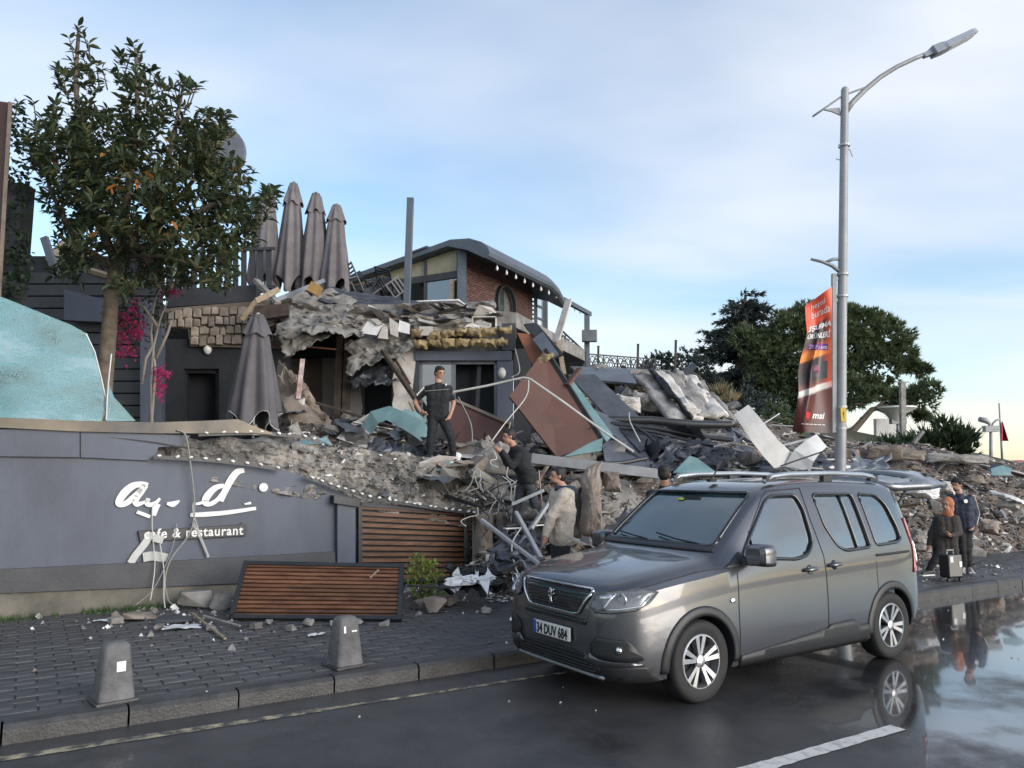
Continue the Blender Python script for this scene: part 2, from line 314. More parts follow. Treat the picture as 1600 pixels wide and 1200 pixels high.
def wet_asphalt():
    m = mat('asphalt_wet', (0.058, 0.056, 0.057), 0.4, col2=(0.034, 0.033, 0.034), scale=2.2, bump=0.0, spec=0.5)
    t = m.node_tree; b = t.nodes['Principled BSDF']; NN = t.nodes.new; LL = t.links.new
    g = NN('ShaderNodeNewGeometry'); n = NN('ShaderNodeTexNoise'); LL(g.outputs['Position'], n.inputs['Vector']); n.inputs['Scale'].default_value = 0.5; n.inputs['Detail'].default_value = 9; n.inputs['Roughness'].default_value = 0.62
    # the road dips towards the gutter further along the street, so water stands there
    dt = NN('ShaderNodeVectorMath'); dt.operation = 'DOT_PRODUCT'; LL(g.outputs['Position'], dt.inputs[0]); dt.inputs[1].default_value = (SDIR.x*0.9-SN.x*0.25, SDIR.y*0.9-SN.y*0.25, 0)
    mr = NN('ShaderNodeMapRange'); LL(dt.outputs['Value'], mr.inputs['Value']); mr.inputs['From Min'].default_value = 3.2; mr.inputs['From Max'].default_value = 7.0; mr.inputs['To Min'].default_value = -0.10; mr.inputs['To Max'].default_value = 0.26
    ad = NN('ShaderNodeMath'); ad.operation = 'ADD'; LL(n.outputs['Fac'], ad.inputs[0]); LL(mr.outputs[0], ad.inputs[1])
    rp_ = NN('ShaderNodeValToRGB'); LL(ad.outputs[0], rp_.inputs[0]); rp_.color_ramp.elements[0].position = 0.47; rp_.color_ramp.elements[0].color = (0, 0, 0, 1); rp_.color_ramp.elements[1].position = 0.60; rp_.color_ramp.elements[1].color = (1, 1, 1, 1)
    r2 = NN('ShaderNodeMapRange'); LL(rp_.outputs[0], r2.inputs['Value']); r2.inputs['To Min'].default_value = 0.42; r2.inputs['To Max'].default_value = 0.075; LL(r2.outputs[0], b.inputs['Roughness'])
    n2 = NN('ShaderNodeTexNoise'); LL(g.outputs['Position'], n2.inputs['Vector']); n2.inputs['Scale'].default_value = 85; n2.inputs['Detail'].default_value = 4
    n3 = NN('ShaderNodeTexNoise'); LL(g.outputs['Position'], n3.inputs['Vector']); n3.inputs['Scale'].default_value = 7; n3.inputs['Detail'].default_value = 3
    a2 = NN('ShaderNodeMath'); a2.operation = 'MULTIPLY_ADD'; LL(n3.outputs['Fac'], a2.inputs[0]); a2.inputs[1].default_value = 0.5; LL(n2.outputs['Fac'], a2.inputs[2])
    bp = NN('ShaderNodeBump'); bp.inputs['Distance'].default_value = 0.006; LL(a2.outputs[0], bp.inputs['Height'])
    r3 = NN('ShaderNodeMapRange'); LL(rp_.outputs[0], r3.inputs['Value']); r3.inputs['To Min'].default_value = 0.5; r3.inputs['To Max'].default_value = 0.09; LL(r3.outputs[0], bp.inputs['Strength'])
    LL(bp.outputs[0], b.inputs['Normal']); LL(rp_.outputs[0], b.inputs['Coat Weight']); b.inputs['Coat Roughness'].default_value = .03; b.inputs['Coat IOR'].default_value = 1.4
wet_asphalt()

# ============================================================ ground, road, pavement
mb = MB(); mb.add([(-900, -300, -.02), (900, -300, -.02), (900, 1600, -.02), (-900, 1600, -.02)], [(0, 1, 2, 3)])
struct(mb.build('ground', mat('far_ground', (.085, .085, .085), .8, col2=(.055, .055, .055), scale=.2)))
def strip(s0, s1, t0, t1, z): return [S(s0, t0, z), S(s1, t0, z), S(s1, t1, z), S(s0, t1, z)]
mb = MB(); mb.add(strip(-40, 160, -14, 0.05, 0.0), [(0, 1, 2, 3)]); struct(mb.build('road', 'asphalt_wet'))
# paint: dashed centre line and worn edge line
la, lb = G(1130, 1216), G(1403, 1137)
dl = (lb-la).normalized(); nl = Vector((-dl.y, dl.x, 0))
mk = bpy.data.objects.new('lane_marking', None)
def ragged_line(p0, p1, w, m, name, n=40):
    q = MB(); d = (p1-p0); dn = d.normalized(); nn = Vector((-dn.y, dn.x, 0)); vs = []
    for i in range(n+1):
        a = p0 + d*(i/n); k = 1+.10*rnd.uniform(-1, 1)
        vs += [a - nn*(w/2*k) + Vector((0, 0, .004)), a + nn*(w/2*k) + Vector((0, 0, .004))]
    q.add(vs, [(2*i, 2*i+2, 2*i+3, 2*i+1) for i in range(n)]); return struct(q.build(name, m))
ragged_line(la - dl*1.0, lb, .125, 'line_white', 'road_marking')
ragged_line(lb + dl*3.2, lb + dl*6.2, .125, 'line_white', 'road_marking')
ya, yb = G(-60, 1196), G(500, 1110)
ragged_line(ya, yb, .10, 'line_yellow', 'edge_line', 60)
ragged_line(yb, yb + (yb-ya).normalized()*3.0, .06, 'line_yellow', 'edge_line', 30)
# pavement bed, pavers, kerb stones
KZ = 0.13
pv = MB(); pv.box((0, 0, 0), (1, 1, 1))
mb = MB(); q = strip(-14, 60, .14, 30, KZ-.012); mb.add(q, [(0, 1, 2, 3)]); q2 = strip(-14, 60, .14, .141, -.01)
pavement = struct(mb.build('pavement', 'joint'))
PW, PH = .30, .15
tile = MB(); g = .0055
tile.add([(-PW/2+g, -PH/2+g, 0), (PW/2-g, -PH/2+g, 0), (PW/2-g, PH/2-g, 0), (-PW/2+g, PH/2-g, 0), (-PW/2+g+.006, -PH/2+g+.006, .009), (PW/2-g-.006, -PH/2+g+.006, .009), (PW/2-g-.006, PH/2-g-.006, .009), (-PW/2+g+.006, PH/2-g-.006, .009)],
         [(4, 5, 6, 7), (0, 1, 5, 4), (1, 2, 6, 5), (2, 3, 7, 6), (3, 0, 4, 7)])
tme = tile.mesh('paver', 'paver')
cells = []
for j in range(0, 34):
    for i in range(-14, 62):
        c = S(i*PW + (PW/2 if j % 2 else 0) + .07, .30 + PH*(j+.5), KZ-.012); cells.append((c.length if abs(c.x) < c.y*.75 else 99+c.length, c))
cells.sort(key=lambda e: e[0])
for _, c in cells[:300]:
    inst(tme, 'paver', pavement, c + Vector((0, 0, rnd.uniform(-.003, .003))), (rnd.uniform(-.012, .012), rnd.uniform(-.01, .01), SA+rnd.uniform(-.01, .01)), local=False)
rest = MB(); rv = [Vector(v) for v in tile.v]; rm = Matrix.Rotation(SA, 3, 'Z')
for _, c in cells[300:]:
    c = c + Vector((0, 0, rnd.uniform(-.003, .003))); k = rnd.uniform(-.02, .02)
    rest.add([rm @ Vector((v.x, v.y, v.z*(1+k))) + c for v in rv], tile.f)
struct(rest.build('paver_field', 'paver', pavement), 'stuff')
for i in range(-12, 46):
    k = MB(); L0 = 0.80; z = KZ+.004+rnd.uniform(-.004, .004); a = .008
    prof = [(0, -.02), (0, z-.03), (.03, z), (.14, z), (.14, -.02)]
    jit = rnd.uniform(-.008, .008)
    vs = [S(i*L0+e, t+jit, zz_) for e in (a, L0-a) for t, zz_ in prof]; n = len(prof)
    k.add(vs, [tuple(range(n-1, -1, -1)), tuple(range(n, 2*n))] + [(j, j+1, n+j+1, n+j) for j in range(n-1)])
    k.build('kerb_stone', 'kerb', pavement)
mb = MB(); mb.add(strip(-14, 60, .135, .30, KZ-.004), [(0, 1, 2, 3)]); mb.build('border_course', 'paver', pavement)

# ============================================================ terrain: terraces behind and the heaps of rubble
def field(ctrl, x, y, pw=2.6):
    sw = sz = 0.0
    for cx, cy, cz in ctrl:
        w = 1/((x-cx)**2+(y-cy)**2+.05)**(pw/2); sw += w; sz += w*cz
    return sz/sw
def cpx(l): return [tuple(P(u, v, D)) for u, v, D in l]
HEAP_C = cpx([(560, 772, 12.75), (640, 790, 12.8), (740, 800, 12.8), (480, 745, 12.6), (470, 700, 13.2), (560, 715, 13.2), (650, 730, 13.2), (740, 740, 13.0), (420, 690, 13.6),
              (470, 660, 15.2), (560, 655, 15.2), (640, 665, 15.0), (720, 690, 14.6), (760, 690, 14.6), (430, 668, 16.6), (560, 650, 16.6), (680, 665, 16.4), (780, 680, 16.0),
              (780, 830, 11.9), (800, 770, 12.7), (850, 820, 12.0), (900, 800, 12.2), (960, 800, 12.3), (850, 740, 13.6), (950, 740, 13.6), (1040, 740, 13.8),
              (880, 690, 15.5), (960, 680, 15.8), (1050, 690, 15.8), (1150, 710, 15.5), (1250, 730, 15.5), (1330, 745, 15.5),
              (900, 610, 18.5), (980, 600, 19.0), (1060, 600, 19.5), (1100, 640, 18.5), (1000, 650, 17.5), (1130, 665, 18.0), (930, 570, 21.5), (1000, 575, 22), (1060, 585, 22), (1120, 640, 21.5),
              (1200, 690, 18.5), (1280, 700, 18.5), (1350, 700, 19.0), (1420, 710, 19.5), (1500, 725, 19.5), (1570, 735, 19.5), (1660, 745, 19.5),
              (1350, 690, 24), (1430, 695, 24), (1520, 715, 24), (1600, 728, 24), (1200, 660, 23), (1280, 680, 23)])
HEAP_C += [tuple(G(u, v, .12)) for u, v in ((900, 930), (980, 930), (1080, 928), (1200, 918), (1300, 905), (1430, 884), (1500, 876), (1600, 868), (1700, 858), (790, 915), (840, 920))]
HEAP_C += [(-1.6, 12.2, .1), (-.4, 11.6, .1), (0.5, 10.4, .05), (2, 11.0, .05), (4, 12.0, .05), (6, 13.2, .05), (3, 11.2, .05), (1.2, 10.4, .05), (9, 15, .05), (12, 16.8, .05), (16, 19, .05)]
HEAP_C += [tuple(P(u, v, D)) for u, v, D in ((1430, 790, 16.3), (1500, 800, 16.6), (1600, 800, 17.6), (1430, 840, 15.6), (1520, 845, 16.2), (1600, 840, 16.9), (1700, 830, 18))]
HEAP_C += [(x, 27, 2.2) for x in (-6, 0, 4, 9, 14, 20)] + [(22, 22, .8), (20, 20, .3)]
def heap(x, y, amp=1.0):
    z = field(HEAP_C, x, y)
    q_ = Vector((x, y, 0))-K0; s_ = q_.dot(SDIR); t_ = q_.dot(SN)
    foot = 4.95 if s_ < 6.2 else (4.95-(s_-6.2)*2.6 if s_ < 7.0 else max(1.95, 2.87-(s_-7)*.09))
    k = max(0, min(1, (t_-foot)/1.3)); k = k*k*(3-2*k)*(1 if s_ > 6.2 else 1); z = -.05 + (z+.05)*k if s_ > 6.2 else z
    if amp: z += min(1, k+.15)*amp*(.17*fbm((x*.9, y*.9, 3)) + .09*fbm((x*2.9, y*2.9, 8)))
    return z
def wall_back(x, y):                     # keep the heap behind the boundary wall and gate line
    return (Vector((x, y, 0))-K0).dot(SN)
mb = MB(); nx, ny = 190, 150; X0, X1, Y0, Y1 = -4.9, 23, 9.6, 27.5
idx = {}; vs = []; fs = []
for j in range(ny+1):
    for i in range(nx+1):
        x = X0+(X1-X0)*i/nx; y = Y0+(Y1-Y0)*j/ny; t_ = wall_back(x, y); s_ = (Vector((x, y, 0))-K0).dot(SDIR)
        z = heap(x, y)
        if t_ < 5.0 and s_ < 6.15: z = -9
        z = max(z, .06) if z > -5 else z
        idx[i, j] = len(vs); vs.append((x, y, z))
for j in range(ny):
    for i in range(nx):
        q = (idx[i, j], idx[i+1, j], idx[i+1, j+1], idx[i, j+1])
        if min(vs[k][2] for k in q) > -5 and max(vs[k][2] for k in q) > .07: fs.append(q)
vs = [(a, b, max(c, -.1)) for a, b, c in vs]
mb.add(vs, fs)
hm = mb.build('rubble_mound', ['earth_grey', 'dust_earth'], smooth=True); struct(hm)
for p in hm.data.polygons:
    c = p.center + hm.location
    p.material_index = 1 if (c.x > 7.0 + .8*fbm((c.x*.6, c.y*.6, 1)) or fbm((c.x*.7, c.y*.7, 5)) > .28) else 0
# hill behind, carrying the park trees
mb = MB()
def hillz(x, y):
    k = max(0, min(1, (y-24)/10)); e = max(0, min(1, (26-x)/14))
    return -.5 + k*(2.2 + 2.6*e) + .25*fbm((x*.15, y*.15, 2))
mb.grid(lambda a, b: (-60+180*a, 24+110*b, hillz(-60+180*a, 24+110*b)), 70, 44)
struct(mb.build('hill', mat('hill_grass', (0.06, 0.075, 0.03), 0.9, col2=(0.05, 0.042, 0.028), scale=.5, bump=.6, bscale=4), smooth=True))
# cafe terrace floor behind the boundary wall (level with the eye, so hardly seen)
TZ = 1.95
mb = MB(); mb.slab([S(-9, 4.95, TZ), S(3.6, 4.95, TZ), S(9.0, 11.5, TZ), S(-9, 14, TZ)], .15, (0, 0, 1))
struct(mb.build('terrace', 'concrete'))
# ============================================================ boundary wall of the cafe (plane t = WT from the kerb)
WT = 4.75
def W(u, v, d=0.0): return onplane(u, v, WT-d)
def zat(u, v): return W(u, v).z
wall = thing('boundary_wall', 'smooth blue-grey cafe wall with dark plinth, its upper right end torn away', 'wall', S(3, WT, KZ), SA)
mb = MB()
# front face, its top right edge broken down along the string of bulbs
face = [W(-420, 985), W(552, 915), W(552, 778), W(520, 764), W(480, 746), W(440, 733), W(400, 726), W(330, 719), W(240, 714), W(-420, 705)]
mb.slab(face, .22, -SN); mb.build('wall_face', 'wall_grey', wall)
mb = MB()      # upper cladding boards, proud of the face
def board(u0, u1, vt0, vt1, vb0, vb1, name='cladding_board'):
    b = MB(); b.slab([W(u0, vb0, .05), W(u1, vb1, .05), W(u1, vt1, .05), W(u0, vt0, .05)], .05, -SN); return bevel(b.build(name, 'wall_grey', wall), .006)
board(-420, 124.5, 668, 671, 708, 715); 
b = MB(); b.slab([W(126, 715, .05), W(232, 720, .05), W(243, 712, .05), W(248, 699, .05), W(285, 697, .05), W(298, 680, .05), W(126, 674, .05)], .05, -SN); bevel(b.build('cladding_board', 'wall_grey', wall), .006)
b = MB(); b.slab([W(170, 683, .056), W(205, 686, .056), W(240, 690, .056), W(292, 699, .056), W(291, 701, .056), W(240, 693, .056), W(205, 688, .056)], .01, -SN); b.build('crack', 'black', wall)
mb = MB(); mb.slab([W(-420, 945, .06), W(524, 905, .06), W(524, 862, .06), W(280, 876, .06), (W(0, 890, .06)), W(-420, 914, .06)], .06, -SN); mb.build('plinth', 'plinth', wall)
mb = MB(); mb.slab([W(-420, 1010, .02), W(552, 925, .02), W(552, 906, .02), W(-420, 944, .02)], .02, -SN); mb.build('footing', mat('footing', (.17, .155, .13), .9, col2=(.09, .085, .07), scale=3), wall)
mb = MB(); mb.slab([W(527, 918, .10), W(556, 915, .10), W(556, 782, .10), W(527, 776, .10)], .30, -SN); bevel(mb.build('end_pier', 'wall_grey', wall), .01)
mb = MB(); mb.slab([W(522, 786, .16), W(562, 792, .16), W(562, 780, .16), W(522, 774, .16)], .40, -SN); mb.build('pier_cap', 'dark_metal', wall)
# exposed concrete core behind the torn facing
def core_fn(a, b):
    u = 235+ (760-235)*a; top = 684 + 34*max(0, a-.15) + 26*max(0, a-.55); bot = 735 + 95*a
    v = bot + (top-bot)*b; p = onplane(u, v, WT+.03+.30*b)
    k = .14*fbm((p.x*2.3, p.y*2.3, p.z*2.3)) + .07*abs(fbm((p.x*5, p.y*5, p.z*9))) + .05*fbm((p.x*13, p.y*13, p.z*13)); return p - SN*k + Vector((0, 0, .05*fbm((p.x*3, 0, 4)) if b > .9 else 0))
mb = MB(); mb.grid(core_fn, 200, 44)
core = mb.build('retaining_wall', mat('core', (0.30, 0.275, 0.25), 0.92, col2=(0.11, 0.105, 0.10), scale=2.2, bump=1.0, bscale=18, lo=.4, hi=.58, detail=10), smooth=35)
tag(core, 'torn brown and grey concrete core exposed above the slatted gate', 'wall')
b = MB(); pts = [onplane(640, 752, WT-.12), onplane(642, 768, WT-.12), onplane(638, 778, WT-.12), onplane(632, 790, WT-.12)]
b.tube(pts, .006, 5); b.build('crack', 'black', core)
# metal coping rail on top, bending down on the right
cop = MB()
rail_px = [(-300, 648), (0, 652), (120, 657), (240, 660), (330, 657), (372, 655), (400, 667), (425, 676)]
rail_b = [(-300, 664), (0, 668), (120, 674), (240, 677), (330, 677), (372, 676), (400, 677), (426, 679)]
for i in range(len(rail_px)-1):
    a, b_, c, d = rail_b[i], rail_b[i+1], rail_px[i+1], rail_px[i]
    cop.slab([W(*a, .10), W(*b_, .10), W(*c, .10), W(*d, .10)], .20, -SN)
co = tag(cop.build('coping_rail', mat('coping', (0.12, 0.105, 0.08), 0.35, metal=.7, col2=(0.03, 0.031, 0.034), scale=.5)), 'bronze-tinted metal coping strip along the top of the cafe wall, bent at its end', 'coping')
# shattered balustrade glass
def glass_panel(pts, label, name='glass_balustrade', dt=.0, th=.018, edge=None):
    g = MB(); g.slab([W(u, v, dt) for u, v in pts], th, -SN)
    o = thing(name, label, 'glass panel', W(*pts[0], dt)); g.build('pane', 'teal_glass', o)
    if edge:
        e = MB(); e.tube([W(u, v, dt-.004) for u, v in edge], .011, 6); e.build('edge_strip', 'galv', o)
    return o
glass_panel([(-260, 660), (158, 660), (166, 640), (161, 610), (150, 560), (137, 522), (112, 508), (60, 487), (8, 466), (-260, 380)], 'large teal balustrade glass broken to a slant on the wall beside the trunk', edge=[(134, 521), (148, 550), (158, 590), (165, 622)], dt=-.02)
glass_panel([(166, 658), (212, 658), (196, 640), (178, 620), (170, 600), (174, 556), (170, 590), (165, 630)], 'small pointed teal shard of balustrade glass at the foot of the tree trunk', name='glass_shard', dt=.02, edge=[(174, 553), (169, 600), (167, 630), (166, 656)])

# ------------------------------------------------------------ script lettering remains, sign board
def cpx3(x, y): return (x/3.3333, 640+y/3.3333)
def ribbon(q, pts, w, d0=.015, th=.02):
    p0_ = [Vector(W(*cpx3(*e), d0)) for e in pts]; n = len(p0_); ws0 = w if isinstance(w, list) else [w]*n; p = []; ws = []; vs = []
    for i in range(n-1):
        a, b_, c, d = p0_[max(i-1, 0)], p0_[i], p0_[i+1], p0_[min(i+2, n-1)]
        for k in range(5):
            t = k/5; p.append(.5*((2*b_)+(c-a)*t+(2*a-5*b_+4*c-d)*t*t+(3*b_-a-3*c+d)*t**3)); ws.append(ws0[i]+(ws0[i+1]-ws0[i])*t)
    p.append(p0_[-1]); ws.append(ws0[-1]); n = len(p)
    up = Vector((0, 0, 1))
    for i in range(n):
        d = (p[min(i+1, n-1)]-p[max(i-1, 0)]).normalized(); s_ = SN.cross(d).normalized()*ws[i]*.5
        vs += [p[i]-s_-SN*th, p[i]+s_-SN*th, p[i]+s_, p[i]-s_]
    fs = []
    for i in range(n-1):
        a, b_ = 4*i, 4*i+4
        for k in range(4): fs.append((a+k, a+(k+1) % 4, b_+(k+1) % 4, b_+k))
    fs += [(3, 2, 1, 0), (4*n-4, 4*n-3, 4*n-2, 4*n-1)]
    q.add(vs, fs)
sg = thing('script_sign', 'remains of white brush-script lettering on the blue-grey wall', 'sign', W(290, 800), 0)
def letter(name, strokes):
    q = MB()
    for pts, w in strokes: ribbon(q, pts, w)
    q.build(name, 'white_paint', sg)
letter('letter_a', [([(770, 392), (735, 388), (690, 398), (650, 430), (622, 470), (620, 492), (650, 490), (690, 462), (725, 425), (755, 390)], [.05, .07, .09, .10, .09, .07, .07, .08, .06, .05]),
                    ([(757, 392), (730, 430), (706, 468), (712, 492), (745, 484), (775, 468)], [.08, .09, .08, .07, .04, .03])])
letter('letter_y', [([(772, 462), (764, 488), (784, 496), (812, 484), (832, 462)], [.05, .06, .06, .05, .03]), ([(818, 490), (806, 520), (800, 552)], [.09, .08, .05])])
letter('letter_stroke', [([(868, 488), (900, 492), (934, 474)], [.03, .08, .02])])
letter('letter_d', [([(1018, 492), (1050, 484), (1085, 462)], [.03, .04, .03]), ([(1165, 395), (1120, 408), (1080, 448), (1068, 482), (1092, 492), (1130, 470), (1160, 430)], [.05, .08, .10, .09, .06, .06, .05]),
                    ([(1150, 478), (1172, 420), (1205, 360), (1235, 325), (1270, 316)], [.06, .09, .10, .09, .06])])
letter('letter_stroke', [([(1272, 492), (1306, 486)], [.02, .035])])
letter('underline', [([(990, 548), (1060, 546), (1180, 536), (1332, 514)], [.05, .065, .06, .045])])
letter('underline', [([(712, 532), (782, 558)], .045)])
q = MB(); c = W(*cpx3(1372, 405), .03); q.lathe([(.062, -.012), (.062, .012)], 18, (0, 0, 0), axis='Y')
rot = Matrix.Rotation(SA, 3, 'Z'); q.v = [tuple(rot @ Vector(v) + c) for v in q.v]; q.build('dot', 'white_paint', sg)
# torn strips hanging from the lettering
q = MB()
for pts, w in [([(790, 640), (760, 690), (705, 760), (680, 800)], .09), ([(1005, 590), (1040, 660), (1085, 768)], .035), ([(745, 770), (800, 762), (870, 775)], .12)]: 
    q = MB(); ribbon(q, pts, w, .05, .006); tag(q.build('torn_strip', mat('strip', (0.5, 0.5, 0.48), 0.6, rnd_amt=.1)), 'torn white plastic strip dangling below the script lettering', 'debris', 'torn strips below the lettering')
q = MB(); ribbon(q, [(800, 665), (830, 675), (850, 680)], .10, .06, .01); 
tag(q.build('torn_strip', 'strip'), 'torn white plastic strip dangling below the script lettering', 'debris', 'torn strips below the lettering')
q = MB(); sb = [W(*cpx3(718, 632), .05), W(*cpx3(730, 690), .05), W(*cpx3(1282, 658), .05), W(*cpx3(1284, 596), .05), W(*cpx3(1262, 590), .05), W(*cpx3(1240, 600), .05)]
cs = thing('cafe_sign', 'black cafe & restaurant name board on the blue-grey wall', 'sign', W(300, 832))
q.slab(sb, .05, -SN); bevel(q.build('board', mat('sign_black', (.016, .018, .024), .4), cs), .006)
vs, fs = text_geo('cafe & restaurant', 1.0, .01, .018, space=1.12)
x0 = min(v.x for v in vs); x1 = max(v.x for v in vs); pa, pb = W(*cpx3(750, 672), .056), W(*cpx3(1266, 650), .056); k = (pb-pa).length/(x1-x0)
ex = (pb-pa).normalized(); ez = Vector((0, 0, 1))
q = MB(); q.add([pa + ex*((v.x-x0)*k) + ez*(v.y*k*1.1) - SN*(v.z*k) for v in vs], fs); struct(q.build('lettering', 'white_paint', cs), 'stuff')
# loose cables hanging down the wall
def cable(pts, r, m, label, name='loose_cable', group=None):
    # smooth polyline through points
    p = [Vector(a) for a in pts]; out_ = []
    for i in range(len(p)-1):
        p0, p1, p2, p3 = p[max(i-1, 0)], p[i], p[i+1], p[min(i+2, len(p)-1)]
        for k in range(5):
            t = k/5; out_.append(.5*((2*p1)+(p2-p0)*t+(2*p0-5*p1+4*p2-p3)*t*t+(3*p1-p0-3*p2+p3)*t**3))
    out_.append(p[-1]); q = MB(); q.tube(out_, r, 5); return tag(q.build(name, m, smooth=True), label, 'cable', group)
cable([W(276, 672, .13), W(290, 680, .15), W(297, 720, .14), W(304, 790, .12), W(297, 832, .14), W(268, 872, .15), W(258, 905, .16), W(262, 935, .2), W(270, 945, .3)], .011, 'cable_grey', 'thick grey cable hanging from the coping over the sign down to the ground')
cable([W(304, 780, .10), W(302, 800, .12), W(318, 850, .09), W(325, 868, .09)], .007, 'cable_white', 'short white cable hanging across the word restaurant')
cable([W(238, 790, .08), W(238, 830, .10), W(242, 880, .12), W(238, 920, .2), W(235, 938, .25)], .007, 'cable_white', 'thin white cable hanging beneath the letter y')
cable([W(250, 850, .10), W(256, 890, .14), W(256, 930, .2), W(258, 950, .3)], .008, 'cable_white', 'white cable end trailing to the grass under the name board')
cable([W(276, 818, .08), W(268, 860, .1), W(240, 920, .2), W(212, 945, .3)], .006, 'cable_grey', 'thin grey wire slanting left from the name board to the grass')
# string of festoon bulbs along the torn edge
def festoon(px, n, label, dt=.14, r=.028):
    o = thing('light_string', label, 'light string', W(*px[0], dt)); p = [W(u, v, dt) for u, v in px]
    q = MB(); q.bar(p[0], p[1], .03, .05)
    for i in range(1, len(p)-1): q.bar(p[i], p[i+1], .03, .05)
    q.build('rail', 'dark_metal', o)
    tot = [0]
    for i in range(len(p)-1): tot.append(tot[-1]+(p[i+1]-p[i]).length)
    bm_ = MB(); bm_.lathe([(.004, -.7*r), (r*.8, -.5*r), (r, 0), (r*.75, .6*r), (.004, .8*r)], 8); me = bm_.mesh('bulb', 'bulb', True)
    for j in range(n):
        d = tot[-1]*(j+.5+rnd.uniform(-.25, .25))/n
        for i in range(len(p)-1):
            if tot[i] <= d <= tot[i+1]:
                c = p[i].lerp(p[i+1], (d-tot[i])/(tot[i+1]-tot[i])); inst(me, 'bulb', o, c - SN*.035 + Vector((0, 0, .02)), (rnd.uniform(-.5, .5), rnd.uniform(-.5, .5), 0), (1.25, 1, .8), local=False); break
    return o
festoon([(240, 714), (330, 719), (400, 727), (440, 734)], 9, 'string of white bulbs along the torn edge above the script lettering')
festoon([(478, 745), (530, 763), (580, 778), (640, 788), (700, 797), (770, 806), (802, 812)], 26, 'long string of white bulbs running down over the slatted gate')
festoon([(310, 679), (400, 676), (470, 682), (500, 690)], 9, 'string of white bulbs at the end of the coping beside the closed parasol', dt=.05)
festoon([(545, 702), (600, 715), (680, 738), (740, 765), (800, 783)], 10, 'sagging bulb rail lying across the rubble under the standing man', dt=-.35)

# ------------------------------------------------------------ slatted gate and the fallen slat panel
def slat_panel(name, label, bl, br, tr, tl, n, fw, group=None, th=.05):
    bl, br, tr, tl = [Vector(p) for p in (bl, br, tr, tl)]
    o = thing(name, label, 'slatted panel', (bl+br)/2, 0, group)
    nn = (br-bl).cross(tl-bl).normalized()
    if nn.y > 0: nn = -nn
    for a, b_ in ((bl, br), (br, tr), (tr, tl), (tl, bl)):
        q = MB(); d = (b_-a).normalized(); q.bar(a-d*fw*.5, b_+d*fw*.5, fw, th+.012, up=nn); q.build('frame_bar', 'dark_metal', o)
    q = MB(); bk = [p - nn*.035 for p in (bl, br, tr, tl)]; q.slab(bk, .008, nn); q.build('backing', 'black', o)
    for i in range(n):
        f = (i+.5)/n; a = bl.lerp(tl, f); b_ = br.lerp(tr, f); ins = (b_-a).normalized()*fw*.5
        w = (tl-bl).length/n*.60
        q = MB(); q.bar(a+ins, b_-ins, w, .028, up=nn); so = q.build('slat', 'wood_slat', o)
    return o
slat_panel('slatted_gate', 'upright dark-framed slatted wooden gate set in the wall under the bulb string', onplane(562, 908, WT-.02), onplane(738, 902, WT-.02), onplane(738, 800, WT-.02), onplane(562, 788, WT-.02), 13, .06)
fb, ft = KZ+.03, .80
bl, br = G(362, 965, fb), G(624, 967, fb)
dd = (br-bl); up_ = Vector((-.02, .62, .72))
slat_panel('fallen_slat_panel', 'fallen slatted timber panel in a dark frame leaning back on the pavement', bl, br, P(628, 886, br.y+.62), P(384, 881, bl.y+.62), 13, .055)
# ============================================================ ruined cafe building
class Plane_:
    def __init__(s, o, d): s.o = Vector(o); s.d = Vector((d[0], d[1], 0)).normalized(); s.n = Vector((s.d.y, -s.d.x, 0))   # n faces the camera side
    def at(s, u, v, k=0.0):            # pixel -> point on the plane, k metres towards the viewer side
        r = ray(u, v); c = Vector((0, 0, CAM_H)); q = s.o + s.n*k; return c + r*((q-c).dot(s.n)/r.dot(s.n))
    def slab(s, q, px, th, k=0.0): return q.slab([s.at(u, v, k) for u, v in px], th, s.n)
def part(parent, name, m, pl, px, th=.08, k=0.0, bev=0):
    q = MB(); pl.slab(q, px, th, k); o = q.build(name, m, parent); return bevel(o, bev) if bev else o
def rect(u0, v0, u1, v1): return [(u0, v1), (u1, v1), (u1, v0), (u0, v0)]
def ragged(px, n=6, amp=3.0, seed=1):
    r_ = random.Random(seed); o = []
    for i, a in enumerate(px):
        b = px[(i+1) % len(px)]
        for k in range(n): o.append((a[0]+(b[0]-a[0])*k/n + (r_.uniform(-amp, amp) if k else 0), a[1]+(b[1]-a[1])*k/n + (r_.uniform(-amp, amp) if k else 0)))
    return o
FA = Plane_((0, 17.2, 0), (1, 0.06)); FB = Plane_((0, 18.6, 0), (1, 0.03)); FD = Plane_((0, 16.6, 0), (1, 0.02))
ruin = thing('ruined_cafe', 'half collapsed dark grey cafe building with torn slab edge and exposed rooms', 'building', (-5, 17.3, TZ))
# left, still standing facade
part(ruin, 'facade_band', 'charcoal', FA, rect(236, 530, 452, 576), .3, .0)
part(ruin, 'facade_pier', 'charcoal', FA, rect(236, 576, 287, 690), .3)
part(ruin, 'facade_pier', 'charcoal', FA, rect(342, 576, 378, 690), .3)
part(ruin, 'facade_pier', 'charcoal', FA, rect(428, 576, 452, 690), .3)
for u0, u1 in ((287, 342), (378, 428)):
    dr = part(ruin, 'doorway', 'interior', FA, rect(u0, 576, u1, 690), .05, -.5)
    part(dr, 'door_frame', 'dark_metal', FA, rect(u0, 576, u0+5, 690), .06, -.12); part(dr, 'door_frame', 'dark_metal', FA, rect(u1-5, 576, u1, 690), .06, -.12)
    part(dr, 'door_frame', 'dark_metal', FA, rect(u0, 576, u1, 583), .06, -.12)
part(ruin, 'fascia_beam', 'charcoal', FA, [(262, 480), (400, 470), (400, 445), (255, 452)], .4, .1)
